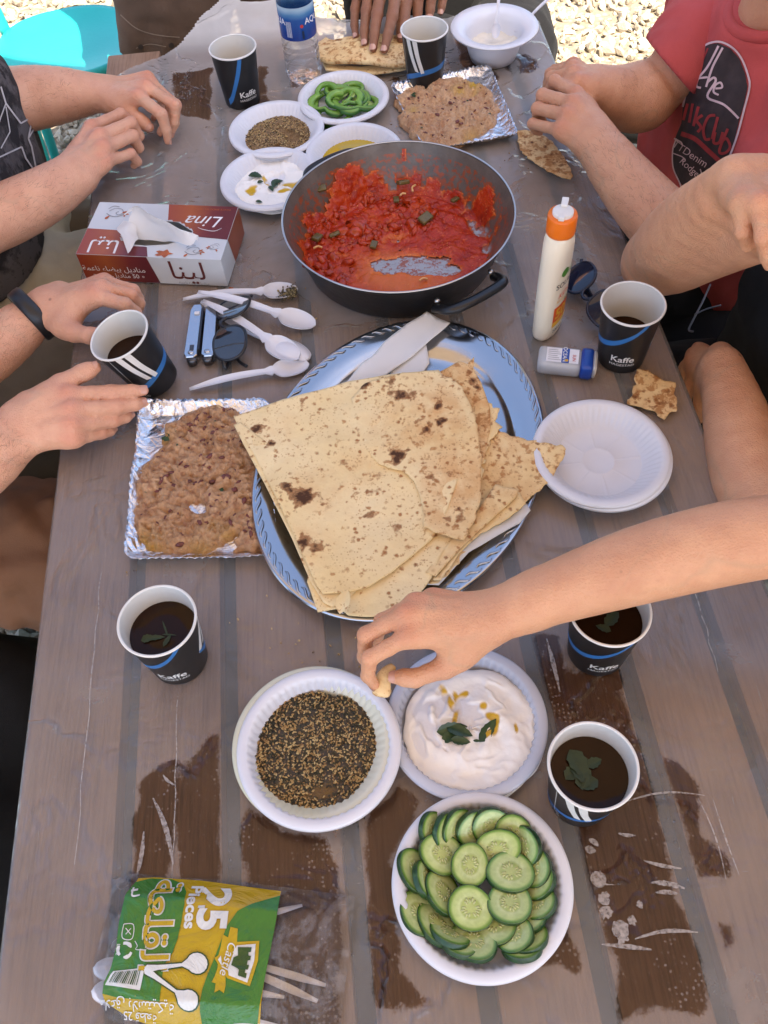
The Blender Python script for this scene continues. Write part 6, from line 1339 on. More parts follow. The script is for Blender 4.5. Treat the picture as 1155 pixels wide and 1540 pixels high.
bprint('shield', bz([(985,530),(1120,520),(1112,640),(1060,800),(925,752),(868,665),(850,630),(895,600),(940,600),(965,560)]), MAT_BY, 2)
bprint('shield_field', bz([(985,552),(1098,540),(1090,640),(1045,778),(935,735),(930,690),(955,620)]), MAT_BWH, 3)
bprint('castle', bz([(992,562),(1075,562),(1070,590),(1055,592),(1055,612),(1070,615),(1066,640),(1050,642),(1045,668),(1058,672),(1050,700),(1036,696),(1032,718),(1044,722),(1038,752),(990,735),(996,700),(985,690),(950,672),(965,625),(992,612)]), MAT_BDG, 4)
btext('Castle', 932, 632, .0105, MAT_BWH, 4, rot=-PI / 2 - rad(18), shear=.2); bprint('shield_field', bz([(872,640),(890,615),(895,680)]), MAT_BWH, 3)
for k, (a, b, lb) in enumerate((((455,1362),(330,1398),'spoon in the bag, its handle uppermost towards the back'), ((490,1482),(345,1440),'spoon in the bag, longest white handle showing'), ((478,1506),(330,1440),'spoon in the bag with its handle below the longest one'), ((428,1500),(290,1478),'spoon in the bag with a short handle end showing'), ((425,1545),(270,1520),'spoon in the bag at the front edge'), ((300,1400),(168,1425),'spoon in the bag with its round bowl sticking out at the left'), ((310,1470),(138,1455),'spoon in the bag with a bluish bowl below the topmost bowl'), ((320,1500),(135,1490),'spoon in the bag with its bowl lowest at the left corner'))):
    spoon(lb, a, b, .0015 + .001 * (k % 4), .002 + .0012 * (k % 3), (0, PI)[k in (6, 7)], group='spoons inside the plastic bag')

# ================================================================== crumbs and drops on the sheet
r_ = np.random.default_rng(41); C, S = [], []
for (px_, py_, n_, sp_) in ((201, 864, 4, 8), (700, 955, 10, 60), (440, 960, 16, 70), (860, 660, 8, 50), (600, 120, 14, 40), (790, 240, 10, 25), (430, 1000, 10, 40), (620, 985, 8, 40), (590, 190, 8, 8), (930, 640, 10, 40), (300, 640, 6, 60), (760, 900, 10, 60), (520, 470, 8, 60)):
    for k in range(n_): C.append(at(px_ + r_.normal(0, sp_), py_ + r_.normal(0, sp_ * .6), .0006)); S.append(r_.uniform(.0005, .0016) * np.array([1.3, 1, .6]))
IVs, IFs = ico(1); v, f = scatter(IVs, IFs, np.array(C), np.array(S), rand_rot(len(C), r_), .1, r_)
t = NT('bread_crumb'); MAT_CRUMB = t.done(t.bsdf(t.ramp(t.attr('tone'), [(0, (.10, .05, .02)), (.5, (.42, .26, .10)), (1, (.62, .45, .22))]), .8))
tag(mk('crumbs', v, f, MAT_CRUMB, attrs={'tone': np.repeat(r_.uniform(0, 1, len(C)), len(IVs))}), 'bread crumbs and seeds scattered on the plastic sheet', 'crumbs', kind='stuff')
mb = MB(); MAT_DROP = t_ = NT('water_drop'); nd = t_.n('ShaderNodeBsdfPrincipled'); nd.inputs['Base Color'].default_value = (.9, .92, .95, 1); nd.inputs['Roughness'].default_value = .04; nd.inputs['Transmission Weight'].default_value = 1.0; MAT_DROP = t_.done(nd.outputs[0])
for (px_, py_, s_) in ((347,1265,2.4),(345,1280,2.0),(346,1293,2.6),(347,1305,3),(349,1318,2.2),(995,1165,2.6),(990,1170,2),(1000,1188,2.6),(1005,1198,2),(998,1200,2.4),(1004,1232,2.4),(1013,1235,2.6),(1016,1265,3),(1022,1276,2.2),(1034,1322,3),(530,1436,3),(1141,1196,2.2),(760,960,2)):
    v, f = lathe([(.0002, 1), (.45, .85), (.85, .45), (1, .0)], 12, cap0=True); v = v * np.array([s_ * .00045, s_ * .00045, s_ * .0003]); mb.add(v + at(px_, py_, 0) - np.array([0, 0, .0004]), [q[::-1] for q in f])
tag(mb.make('water_drops', MAT_DROP), 'tiny clear water drops lying over the gaps between the boards', 'water drops', kind='stuff')

# ================================================================== turquoise plastic chairs
t = NT('turquoise_plastic'); MAT_CHAIR = t.done(t.bsdf(t.mix(t.noise(9, 5), (0.012, 0.36, 0.33), (0.02, 0.44, 0.40)), .38, t.bump(t.noise(120, 3), .0003)))
MAT_CHAIRG = plain('dark_green_plastic', (0.01, 0.10, 0.075), .4)
def chair(label, x, y, rz, mat=None, group='plastic garden chairs'):
    """round moulded seat, four legs, bent back; front towards local +y"""
    m_ = mat or MAT_CHAIR; c = thing('plastic_chair', label, 'chair', (x, y, GZ), rz, group); SH = .44
    n = 56; a = np.arange(n) * 2 * PI / n; V = []
    for k, dz in ((.02, -.012), (.4, -.012), (.75, -.008), (.92, 0), (.985, .002), (1.0, -.006), (1.0, -.03), (.96, -.03)):
        V.append(np.column_stack([.225 * k * np.sign(np.cos(a)) * np.abs(np.cos(a)) ** .8, .215 * k * np.sign(np.sin(a)) * np.abs(np.sin(a)) ** .85, np.full(n, SH + dz)]))
    m2 = len(V); V = np.concatenate(V); F = [(k * n + i, k * n + (i + 1) % n, (k + 1) * n + (i + 1) % n, (k + 1) * n + i) for k in range(m2 - 1) for i in range(n)] + [tuple(range(n))[::-1]]; mk('seat', V, F, m_, c)
    for sx_ in (-1, 1):
        for sy in (-1, 1):
            v, f = tube([(sx_ * .17, sy * .16, SH - .02), (sx_ * .205, sy * .205, .0)], [.024, .017], 10, flat=.75); mk('leg', v, f, m_, c)
        v, f = tube(spline([(sx_ * .19, -.17, SH - .02), (sx_ * .205, -.21, SH + .14), (sx_ * .20, -.245, SH + .30), (sx_ * .15, -.27, SH + .40)], 6), .018, 10, flat=.7, up=(0, 1, 0)); mk('back_post', v, f, m_, c)
    for k in range(3):
        z = SH + .20 + .085 * k; yb = -.222 - .024 * k; v, f = tube(spline([(-.19 + .01 * k, yb, z), (-.09, yb - .035, z), (.09, yb - .035, z), (.19 - .01 * k, yb, z)], 6), .026, 10, flat=.28, up=(0, 1, 0)); mk('back_rail', v, f, m_, c)
    return c
# ================================================================== people: one smooth surface grown from bones
def smin(a, b, k):
    h = np.maximum(k - np.abs(a - b), 0) / k; return np.minimum(a, b) - h * h * k * 0.25
class Field:
    """base limbs blended together, fingers blended onto the base but not onto each other; optional cutting planes and relief"""
    def __init__(s, kb=0.016, kf=0.006): s.base = []; s.fing = []; s.cuts = []; s.kb, s.kf = kb, kf; s.relief = None
    def chain(s, nodes, k=None):
        N = np.array([tuple(map(float, q)) for q in nodes]); N = spline(N, 3) if len(N) > 2 else N
        s.base.append(([(a[:3], b[:3], a[3], b[3]) for a, b in zip(N[:-1], N[1:])], k or s.kb)); return s
    def finger(s, nodes): s.fing.append([(np.array(a[:3], float), np.array(b[:3], float), a[3], b[3]) for a, b in zip(nodes[:-1], nodes[1:])])
    @staticmethod
    def cap(P, a, b, ra, rb):
        ab = b - a; L2 = ab @ ab
        t_ = np.clip((P - a) @ ab / L2, 0, 1) if L2 > 1e-12 else np.zeros(len(P))
        D = P - a - t_[:, None] * ab; return np.sqrt(np.einsum('ij,ij->i', D, D)) - (ra + (rb - ra) * t_)
    def near(s, c, R):
        """the same field with only what matters within R of c"""
        g = Field(s.kb, s.kf); g.cuts, g.relief = s.cuts, s.relief; c = np.asarray(c)[None]
        g.base = [(L, k) for L, k in (([q for q in L if s.cap(c, *q)[0] < R + k + .02], k) for L, k in s.base) if L]
        g.fing = [f for f in ([q for q in ch if s.cap(c, *q)[0] < R + .02] for ch in s.fing) if f]; return g
    def __call__(s, P):
        d = np.full(len(P), 1.0)
        for L, k in s.base:
            f = s.cap(P, *L[0])
            for q in L[1:]: f = np.minimum(f, s.cap(P, *q))
            d = smin(d, f, k)
        out = d
        for ch in s.fing:
            f = np.full(len(P), 1.0)
            for q in ch: f = smin(f, s.cap(P, *q), .003)
            out = np.minimum(out, smin(d, f, s.kf))
        if s.relief is not None: out = out + s.relief(P)
        for p, n in s.cuts: out = np.maximum(out, (P - p) @ n)
        return out
def surface(fld, cell):
    """surface nets over the blocks that the surface passes through"""
    B = 16; bs = B * cell
    prim = [(a, b, max(ra, rb)) for L, _ in fld.base for a, b, ra, rb in L] + [(a, b, max(ra, rb)) for ch in fld.fing for a, b, ra, rb in ch]
    lo = np.min([np.minimum(a, b) - r for a, b, r in prim], 0) - 3 * cell; hi = np.max([np.maximum(a, b) + r for a, b, r in prim], 0) + 3 * cell
    nb = np.ceil((hi - lo) / bs).astype(int); gi = np.stack(np.meshgrid(*[np.arange(n) for n in nb], indexing='ij'), -1).reshape(-1, 3)
    cen = lo + (gi + .5) * bs; half = bs * .8661
    f = np.concatenate([fld(cen[i:i + 20000]) for i in range(0, len(cen), 20000)]); act = gi[np.abs(f) < half + .025]
    off = np.stack(np.meshgrid(*[np.arange(B + 1)] * 3, indexing='ij'), -1).reshape(-1, 3)
    keys, verts = [], []; edges = []
    n_tot = nb * B + 2; key = lambda c: (c[..., 0] * n_tot[1] + c[..., 1]) * n_tot[2] + c[..., 2]
    for g in act:
        c0 = lo + (g + .5) * bs; fl = fld.near(c0, half + cell)
        P = lo + (g * B + off) * cell; v = fl(P).reshape(B + 1, B + 1, B + 1); neg = v < 0
        cnt = sum(neg[i:B + i, j:B + j, k:B + k].astype(np.int8) for i in (0, 1) for j in (0, 1) for k in (0, 1)); ci = np.argwhere((cnt > 0) & (cnt < 8))
        if not len(ci): continue
        acc = np.zeros((len(ci), 3)); num = np.zeros(len(ci))
        for ax in range(3):
            o1 = [0, 1, 2]; o1.remove(ax)
            for i in (0, 1):
                for j in (0, 1):
                    q = ci.copy(); q[:, o1[0]] += i; q[:, o1[1]] += j; r_ = q.copy(); r_[:, ax] += 1
                    va, vb = v[tuple(q.T)], v[tuple(r_.T)]; s_ = (va < 0) != (vb < 0); t_ = np.where(s_, va / np.where(va == vb, 1, va - vb), 0)
                    p = q.astype(float); p[:, ax] += t_; acc += p * s_[:, None]; num += s_
        keys.append(key(g * B + ci)); verts.append(lo + (g * B + acc / num[:, None]) * cell)
        for ax in range(3):
            a_ = np.moveaxis(neg, ax, 0); s_ = a_[:-1] != a_[1:]; e = np.argwhere(s_); sg = a_[:-1][s_]
            if ax == 1: e = e[:, [1, 0, 2]]
            elif ax == 2: e = e[:, [1, 2, 0]]
            ok = (e < B).all(1); edges.append((ax, g * B + e[ok], sg[ok]))
    keys = np.concatenate(keys); verts = np.concatenate(verts); od = np.argsort(keys); keys, verts = keys[od], verts[od]; F = []
    for ax, e, sg in edges:
        o = [(1, 2), (2, 0), (0, 1)][ax]; q = []
        for i, j in ((0, 0), (1, 0), (1, 1), (0, 1)):
            c = e.copy(); c[:, o[0]] -= i; c[:, o[1]] -= j; k = key(c); p = np.searchsorted(keys, k); p[p >= len(keys)] = 0; q.append(np.where(keys[p] == k, p, -1))
        q = np.stack(q, 1); ok = (q >= 0).all(1); q = q[ok]; s_ = sg[ok]; q[s_] = q[s_]; q[~s_] = q[~s_][:, ::-1]; F.append(q)
    return verts, np.concatenate(F)[:, ::-1]
def relax(V, F, n=2, lam=.5):
    E = np.concatenate([F[:, [0, 1]], F[:, [1, 2]], F[:, [2, 3]], F[:, [3, 0]]]); deg = np.bincount(E.ravel(), minlength=len(V)).astype(float)
    for _ in range(n):
        S = np.zeros_like(V)
        for k in range(3): S[:, k] = np.bincount(E[:, 0], V[E[:, 1], k], len(V)) + np.bincount(E[:, 1], V[E[:, 0], k], len(V))
        V = V + lam * (S / np.maximum(deg, 1)[:, None] - V)
    return V
def skin_mat(name, base, red, rough=.46):
    t = NT(name); n_ = t.noise(22, 5, .6); c = t.mix(t.ramp(n_, [(.3, 0), (.7, 1)]), (base[0] * .90, base[1] * .84, base[2] * .82), tuple(min(1, x * 1.08) for x in base))
    c = t.mix(t.ramp(t.noise(55, 4, .65), [(.48, 0), (.78, .4)]), c, (base[0] * .84, base[1] * .66, base[2] * .62))
    c = t.mix(t.math('MULTIPLY', t.noise(9, 3), .25), c, red); c = t.mix(t.math('MULTIPLY', t.attr('flush'), .62), c, red)
    vn = t.math('ABSOLUTE', t.math('SUBTRACT', t.noise(11, 2, .5, dist=.5), .5)); c = t.mix(t.math('MULTIPLY', t.ramp(vn, [(.0, .30), (.028, 0)]), t.ramp(t.noise(6, 2), [(.42, 0), (.55, 1)])), c, (base[0] * .62, base[1] * .80, base[2] * .86))
    mole = t.ramp(t.vor(16), [(.035, 1.0), (.055, 0.0)]); c = t.mix(t.math('MULTIPLY', mole, t.ramp(t.noise(5, 2), [(.5, 0), (.56, .55)])), c, (.10, .035, .02))
    pores = t.vor(520); cre = t.noise(260, 4, .65)
    n = t.bump(pores, .0005, 1, t.bump(cre, .0008, 1, t.bump(t.noise(38, 3, .5), .0022)))
    return t.done(t.bsdf(c, rough, n, Subsurface_Weight=.12, Subsurface_Radius=(.010, .0035, .0018), Subsurface_Scale=1.0, Specular_IOR_Level=.38))
MAT_NAIL = plain('fingernail', (.56, .30, .22), .25, .06)
SK_FAIR = skin_mat('fair_skin', (.68, .385, .25), (.64, .23, .14)); SK_TAN = skin_mat('tanned_skin', (.60, .325, .19), (.56, .20, .11)); SK_WARM = skin_mat('warm_skin', (.66, .365, .21), (.60, .22, .12)); SK_BROWN = skin_mat('brown_skin', (.27, .125, .065), (.28, .10, .06))
nrm_ = lambda v: v / max(np.linalg.norm(v), 1e-9)
def J(*L): return [np.array(at(*q)) for q in L]
class Body:
    def __init__(s, cell=.0021): s.fine = Field(); s.coarse = Field(kb=.05); s.cell = cell; s.flush = []; s.nails = []; s.hairs = []
    def hand(s, wrist, index, middle, ring, pinky, thumb, elbow_dir, size=1.0, up=None, creases=True):
        """each finger: MCP, PIP, DIP, tip as world points; thumb: CMC, MCP, IP, tip"""
        f = s.fine; W = np.array(wrist); fs = [index, middle, ring, pinky]; rs_ = [1.0, 1.02, .96, .84]
        n = nrm_(np.cross(index[0] - W, pinky[0] - W)); ref = np.array([0, 0, 1.0]) if up is None else np.array(up, float)
        if n @ ref < 0: n = -n
        side = nrm_(index[0] - pinky[0]); k = size
        e = nrm_(np.array(elbow_dir))
        for q in (-1, 1): f.chain([(*(W + e * .04 + side * q * .010 * k), .0205 * k), (*(W + side * q * .0125 * k), .0175 * k), (*(W - e * .018 + side * q * .016 * k), .0165 * k)])
        for i, (fg, r) in enumerate(zip(fs, rs_)):
            st = W + side * (.015 - .010 * i) * k
            f.chain([(*st, .0155 * k), (*(st * .45 + fg[0] * .55 - n * .002), .0135 * k * r), (*(fg[0] - n * .0008), .0108 * k * r)], .014)
            f.chain([(*(st * .5 + fg[0] * .5 + n * .0096 * k), .0022 * k), (*(fg[0] + n * .0072 * k), .0042 * k)], .009)      # tendon and knuckle
            if i < 3: 
                g = fs[i + 1]; f.chain([(*(fg[0] * .9 + W * .1 - n * .003), .0088 * k), (*(g[0] * .9 + W * .1 - n * .003), .0085 * k)], .012)
            R = np.array([.0104, .0090, .0093, .0079, .0079, .0062]) * r * k
            M1 = (fg[0] + fg[1]) / 2; M2 = (fg[1] + fg[2]) / 2; tip = fg[3] - nrm_(fg[3] - fg[2]) * .0055 * k
            f.finger([(*fg[0], R[0]), (*M1, R[1]), (*fg[1], R[2]), (*M2, R[3]), (*fg[2], R[4]), (*tip, R[5])])
            s.flush += [(fg[0] + n * .008, .013 * k, 1.0), (fg[1], .011 * k, .6), (fg[3], .011 * k, .65)]
            bend = fg[2] - (fg[1] + fg[3]) / 2; d = nrm_(fg[3] - fg[2]); up_ = nrm_(bend + n * .004); up_ = nrm_(up_ - d * (up_ @ d)); s.nails.append((tip + d * .001, d, up_, .0064 * r * k, R[5]))
        c, m, ip, tp = thumb
        f.chain([(*W, .0150 * k), (*c, .0165 * k), (*((c + m) / 2), .0145 * k), (*m, .0118 * k)], .016)
        f.chain([(*(c * .5 + m * .5), .0115 * k), (*(index[0] * .65 + W * .35 - n * .005), .0105 * k)], .018)       # web of the thumb
        tip = tp - nrm_(tp - ip) * .006 * k
        f.finger([(*m, .0120 * k), (*((m + ip) / 2), .0104 * k), (*ip, .0106 * k), (*((ip + tip) / 2), .0100 * k), (*tip, .0074 * k)]); s.flush += [(m, .013 * k, .5), (tp, .012 * k, .5)]
        d = nrm_(tp - ip); up_ = nrm_(side * .6 + n); up_ = nrm_(up_ - d * (up_ @ d)); s.nails.append((tip + d * .001, d, up_, .0078 * k, .0074 * k))
    def limb(s, nodes, flat=None, k=.02): s.fine.chain(nodes, k); return s
    def arm_px(s, L, k=.02):
        """limb through photograph pixels: (px, py, z, width in px)"""
        s.fine.chain([(*at(a, b, z), wid(a, b, z, w_) / 2) for a, b, z, w_ in L], k)
    def torso(s, hip, chest, neck, head, sh_l, sh_r, r=(.125, .12, .055)):
        c = s.coarse; hip, chest, neck, head, sh_l, sh_r = [np.array(q, float) for q in (hip, chest, neck, head, sh_l, sh_r)]; ax = nrm_(sh_r - sh_l)
        for q in (-1, 1): c.chain([(*(hip + ax * q * .065), r[0] * .9), (*((hip + chest) / 2 + ax * q * .05), r[1] * .86), (*(chest + ax * q * .07), r[1])], .05)
        c.chain([(*sh_l, .058), (*sh_r, .058)], .06); c.chain([(*((sh_l + sh_r) / 2), .07), (*neck, r[2]), (*(neck * .3 + head * .7), .058)], .04)
        # head with face: skull, jaw, nose, ears
        f = nrm_(chest * 0 + s.face); up_ = nrm_(head - neck); rt = np.cross(f, up_)
        c.chain([(*(head + f * .01), .082), (*(head - f * .035 + up_ * .03), .080)], .03); c.chain([(*(head + f * .02 - up_ * .03), .062), (*(head + f * .055 - up_ * .085), .030)], .04)
        c.chain([(*(head + f * .086 + up_ * .012), .008), (*(head + f * .108 - up_ * .028), .0125)], .016); c.chain([(*(head + f * .082 - up_ * .055 - rt * .018), .009), (*(head + f * .082 - up_ * .055 + rt * .018), .009)], .012)
        for q in (-1, 1):
            c.chain([(*(head + rt * q * .083 + up_ * .012 - f * .005), .014), (*(head + rt * q * .080 - up_ * .028), .011)], .008); c.chain([(*(head + f * .080 + up_ * .026 - rt * q * .012), .010), (*(head + f * .070 + up_ * .022 - rt * q * .05), .010)], .018)
        s.headinfo = (head, f, up_, rt)
    face = np.array([1.0, 0, 0])
    def build(s, person, mat, coarse_cell=.010):
        V, F = surface(s.fine, s.cell); V = relax(V, F, 2, .4); Vs, Fs = [V], [F]; n = len(V)
        if s.coarse.base: V2, F2 = surface(s.coarse, coarse_cell); V2 = relax(V2, F2, 2); Vs.append(V2); Fs.append(F2 + n)
        V = np.concatenate(Vs); fl = np.zeros(len(V))
        for c, r, st in s.flush:
            d = np.linalg.norm(V - c, axis=1); sel = d < r * 2.5; fl[sel] = np.maximum(fl[sel], st * np.exp(-(d[sel] / r) ** 2))
        o = mk('body', V, np.concatenate(Fs), mat, person, attrs={'flush': fl}, world=True)
        if s.hairs:
            r = np.random.default_rng(len(V)); Vf = V[:n]; HV, HF = [], []
            for (A, B_, cnt) in s.hairs:
                A, B_ = np.asarray(A), np.asarray(B_); ab = B_ - A; q = (Vf - A) @ ab / (ab @ ab); D = Vf - A - q[:, None] * ab; dist = np.linalg.norm(D, axis=1); ok = np.where((q > .02) & (q < .98) & (dist < .07) & (D[:, 2] > -.01))[0]
                if not len(ok): continue
                for i in r.choice(ok, cnt):
                    nn_ = D[i] / dist[i]; dr = nrm_(-ab / np.linalg.norm(ab) + .55 * r.standard_normal(3)); dr = nrm_(dr - nn_ * (dr @ nn_)); L = r.uniform(.005, .013); sd = np.cross(dr, nn_) * .00011; p = V[i]; k = len(HV)
                    HV += [p - sd, p + sd, p + dr * L * .5 + nn_ * .0012 + sd * .7, p + dr * L * .5 + nn_ * .0012 - sd * .7, p + dr * L + nn_ * .0014]; HF += [(k, k + 1, k + 2, k + 3), (k + 3, k + 2, k + 4)]
            if HV: tag(mk('arm_hair', HV, HF, MAT_ARMHAIR, person, world=True), kind='stuff')
        n_ = 10
        for (p, d, u, w_, r) in s.nails:
            sd = np.cross(d, u); L = w_ * 1.35; VV = []
            for i in range(7):
                q = i / 6; 
                for j in range(7):
                    t_ = (j - 3) / 3; ww = w_ * (1 - .35 * max(0, abs(q - .5) * 2 - .5) * 2); x = t_ * ww; VV.append(p + d * ((q - .55) * L) + sd * x * .92 + u * (math.sqrt(max(0, (r * 1.06) ** 2 - (x * .92) ** 2)) * (1 - .10 * q * q)))
            mk('fingernail', VV, [(i * 7 + j, i * 7 + j + 1, (i + 1) * 7 + j + 1, (i + 1) * 7 + j) for i in range(6) for j in range(6)], MAT_NAIL, person, world=True)
        if hasattr(s, 'headinfo'):
            h, f, up_, rt = s.headinfo; hf = Field(kb=.03); hf.chain([(*(h - f * .010 + up_ * .030), .094), (*(h - f * .042 + up_ * .026), .092)], .03); hf.chain([(*(h - f * .05 - up_ * .02), .07), (*(h - f * .06 - up_ * .05), .05)], .03)
            hf.relief = lambda P: .004 * fbm(P, 40, 3, 5); hf.cuts = [(h + f * .062 + up_ * .055, nrm_(f * 1.0 - up_ * .9))]
            v, q = surface(hf, .008); mk('hair', v, q, s.hair, person, world=True)
            IVs, IFs = ico(2)
            for g in (-1, 1): mk('eye', IVs * .0125 + (h + f * .073 + up_ * .010 - rt * g * .031), IFs, MAT_EYE, person, world=True)
        return o
    hair = None
MAT_ARMHAIR = plain('arm_hair', (.10, .055, .03), .5)
t = NT('eye_white_and_iris'); MAT_EYE = t.done(t.bsdf((.6, .58, .55), .1))
MAT_HAIR = plain('dark_brown_hair', (.035, .02, .012), .5, .4, 90, bump=.004, bscale=120); Body.hair = MAT_HAIR
def fabric(name, col, var=.15, rough=.9, folds=.0, weave=900, extra=None):
    t = NT(name); c = t.mix(t.ramp(t.noise(7, 6, .6), [(.3, 0), (.7, 1)]), tuple(x * (1 - var) for x in col), tuple(x * (1 + var) for x in col))
    c = t.mix(t.math('MULTIPLY', t.noise(weave, 2), .3), c, tuple(x * .6 for x in col))
    if extra: c = extra(t, c)
    return t.done(t.bsdf(c, rough, t.bump(t.noise(weave, 2), .0006, 1, t.bump(t.noise(30, 4), .002)), Specular_IOR_Level=.2, Sheen_Weight=.03))
def garment(name, person, mat, chains, cuts=(), cell=.005, kb=.05, fold=.006, fs=9, seed=1, stretch=(1, 1, 1), attrs=None):
    f = Field(kb=kb)
    for ch in chains: f.chain(ch)
    st = np.array(stretch, float)
    f.relief = lambda P: fold * (1 - 2 * np.abs(fbm(P * st, fs, 3, seed))) * .6 + fold * .5 * fbm(P * st, fs * 2.3, 2, seed + 4)
    f.cuts = [(np.array(p, float), nrm_(np.array(n, float))) for p, n in cuts]
    V, F = surface(f, cell); V = relax(V, F, 1); return mk(name, V, F, mat, person, world=True)
from mathutils.bvhtree import BVHTree
def decal(surf, person, name, poly_px, mat, lay=0, step=2.0, tri=None):
    """print on cloth: the outline's points are laid onto the garment"""
    me = surf.data; Mw = np.array(world_m(surf)); Vw = np.array([v.co[:] for v in me.vertices]) @ Mw[:3, :3].T + Mw[:3, 3]
    if '_bvh' not in decal.__dict__: decal._bvh = {}
    b = decal._bvh.get(surf.name) or BVHTree.FromPolygons([tuple(v) for v in Vw], [tuple(p.vertices) for p in me.polygons]); decal._bvh[surf.name] = b
    if tri is None: V2, T, nb = fill(np.array(poly_px, float), step)
    else: V2, T = tri
    O = Vector((0, 0, CAM_Z)); W, ok = [], []
    for p in V2:
        d = Vector(at(p[0], p[1], 0)) - O; d.normalize(); h = b.ray_cast(O, d, 5)
        if h[0] is None: W.append((0, 0, 0)); ok.append(False)
        else:
            nn_ = h[1] if h[1].dot(d) < 0 else -h[1]; W.append(tuple(h[0] + nn_ * (.0011 + .0005 * lay) - d * .0008)); ok.append(True)
    F = [tuple(q) for q in T if all(ok[i] for i in q)]
    if F: return mk(name, W, F, mat, person, world=True)
def dline(surf, person, name, P, w_, mat, lay=1):
    S = spline(np.array(P, float), 8); v, f = stroke2(S, w_); return decal(surf, person, name, None, mat, lay, tri=(v[:, :2], f))
def dtext(surf, person, s_, cx, cy, size, rot, mat, lay=1, **k):
    v, f = text_mesh(s_, size, **k); c_, q = math.cos(rot), math.sin(rot); P = np.column_stack([cx + v[:, 0] * c_ - (-v[:, 1]) * q, cy + v[:, 0] * q + (-v[:, 1]) * c_]); return decal(surf, person, 'lettering', None, mat, lay, tri=(P, f))

# ------------------------------------------------------------------ reaching person (right front)
p7 = thing('person', 'person reaching across from the right with a bare arm to dip bread', 'person', (.80, .30, GZ))
b = Body(.0019); b.face = np.array([-1, .1, 0])
Wr = at(742, 928, .112)
b.arm_px([(742,928,.112,62),(790,908,.118,84),(850,886,.125,98),(960,850,.145,118),(1070,822,.165,126),(1160,806,.18,126),(1260,800,.19,120)])
b.limb([(*at(1260,800,.19), .039), (.74, .36, .24), ][:1] + [(.66, .345, .22, .042), (.80, .36, .34, .052)])
b.hand(Wr, J((612,958,.122),(556,990,.108),(553,1016,.085),(566,1034,.066)), J((610,924,.130),(550,955,.112),(548,988,.086),(561,1012,.066)), J((624,908,.124),(574,934,.102),(566,962,.078),(576,984,.060)), J((650,900,.112),(612,924,.090),(604,946,.072),(610,964,.056)),
       J((712,968,.098),(668,1004,.084),(624,1020,.078),(586,1018,.074)), at(850,886,.125) - Wr, .86)
b.torso((.86,.28,-.20), (.86,.30,.16), (.85,.33,.42), (.83,.35,.60), (.86,.50,.34), (.86,.12,.34)); b.build(p7, SK_WARM)
MAT_GREYTEE = fabric('grey_cotton', (.16, .16, .17))
garment('shirt', p7, MAT_GREYTEE, [[(.86,.22,-.20,.14),(.86,.24,.16,.135)],[(.86,.34,-.20,.14),(.86,.36,.16,.135)],[(.86,.50,.33,.072),(.86,.12,.33,.072)],[(.86,.50,.33,.07),(.79,.38,.31,.062)],[(.86,.12,.33,.07),(.84,.02,.12,.062)]], cell=.010)
MAT_DENIM = fabric('dark_blue_denim', (.03, .04, .07))
garment('trousers', p7, MAT_DENIM, [[(.86,.22,-.24,.13),(.56,.20,-.27,.085),(.46,.20,-.29,.08),(.50,.20,-.70,.06)],[(.86,.36,-.24,.13),(.60,.40,-.27,.085),(.50,.40,-.29,.08),(.52,.40,-.70,.06)]], cell=.010)
# bread held between thumb and forefinger
P = [at(590, 1002, .074), at(578, 1018, .070), at(574, 1034, .066), at(570, 1048, .062)]; v, f = tube(spline(P, 6), [.004, .005, .0055, .006, .0065, .007, .0075, .0075, .008, .0082, .0085, .0085, .0088, .009, .009, .0088, .008, .006, .003][:19], 12, flat=.55)
v = v + .0015 * np.column_stack([fbm(v, 90, 3, 1), fbm(v, 90, 3, 2), fbm(v, 90, 3, 3)])
ch = np.exp(-(np.linalg.norm(v - at(572, 1053, .062), axis=1) / .006) ** 2) * .9; o = mk('bread_piece', v, f, MAT_BREAD, world=True, attrs={'char': ch, 'toast': np.full(len(v), .35), 'spots': np.full(len(v), .5)}); tag(o, 'small folded piece of bread pinched in the fingers of the reaching hand', 'bread')

# ------------------------------------------------------------------ person with the red shirt (right back)
p5 = thing('person', 'person in a red printed T-shirt with hands clasped over the table', 'person', (.86, 1.28, GZ))
b = Body(.0022); b.face = np.array([-1, 0, 0])
Wl = at(898, 214, .085)
b.arm_px([(898,214,.085,58),(922,248,.075,76),(955,290,.062,90),(1000,338,.05,100),(1050,372,.05,98)])
b.limb([(*at(1050,372,.05), .043), (.62, 1.06, .06, .046), (.68, 1.10, .12, .05)])
b.hand(Wl, J((866,142,.106),(834,122,.098),(826,136,.072),(838,152,.058)), J((862,156,.110),(816,143,.096),(812,157,.068),(826,168,.052)), J((852,174,.104),(808,163,.086),(808,175,.058),(820,184,.044)), J((842,196,.092),(801,186,.070),(805,195,.044),(816,202,.034)),
       J((885,172,.085),(866,152,.075),(846,146,.066),(832,148,.06)), at(922,248,.075) - Wl, 1.05, up=(-.3, -.3, 1))
Wr = at(900, 130, .082)
b.arm_px([(900,130,.082,60),(918,140,.07,76),(945,148,.05,92),(966,146,.05,92)]); E_ = at(966,146,.05)
b.limb([(*E_, .046), (*at(1000,122,.06), .043), (*at(1026,90,.09), .046), (.60, 1.42, .12, .05)])
b.hand(Wr, J((868,124,.106),(838,128,.09),(830,140,.07),(838,150,.06)), J((862,112,.104),(830,117,.085),(824,130,.062),(834,140,.05)), J((860,104,.096),(828,111,.072),(824,124,.05),(834,134,.04)), J((860,98,.084),(834,105,.058),(830,116,.04),(838,126,.03)),
       J((888,136,.085),(868,142,.08),(850,146,.07),(836,150,.06)), at(930,140,.06) - Wr, 1.05, up=(-.2, 0, 1))
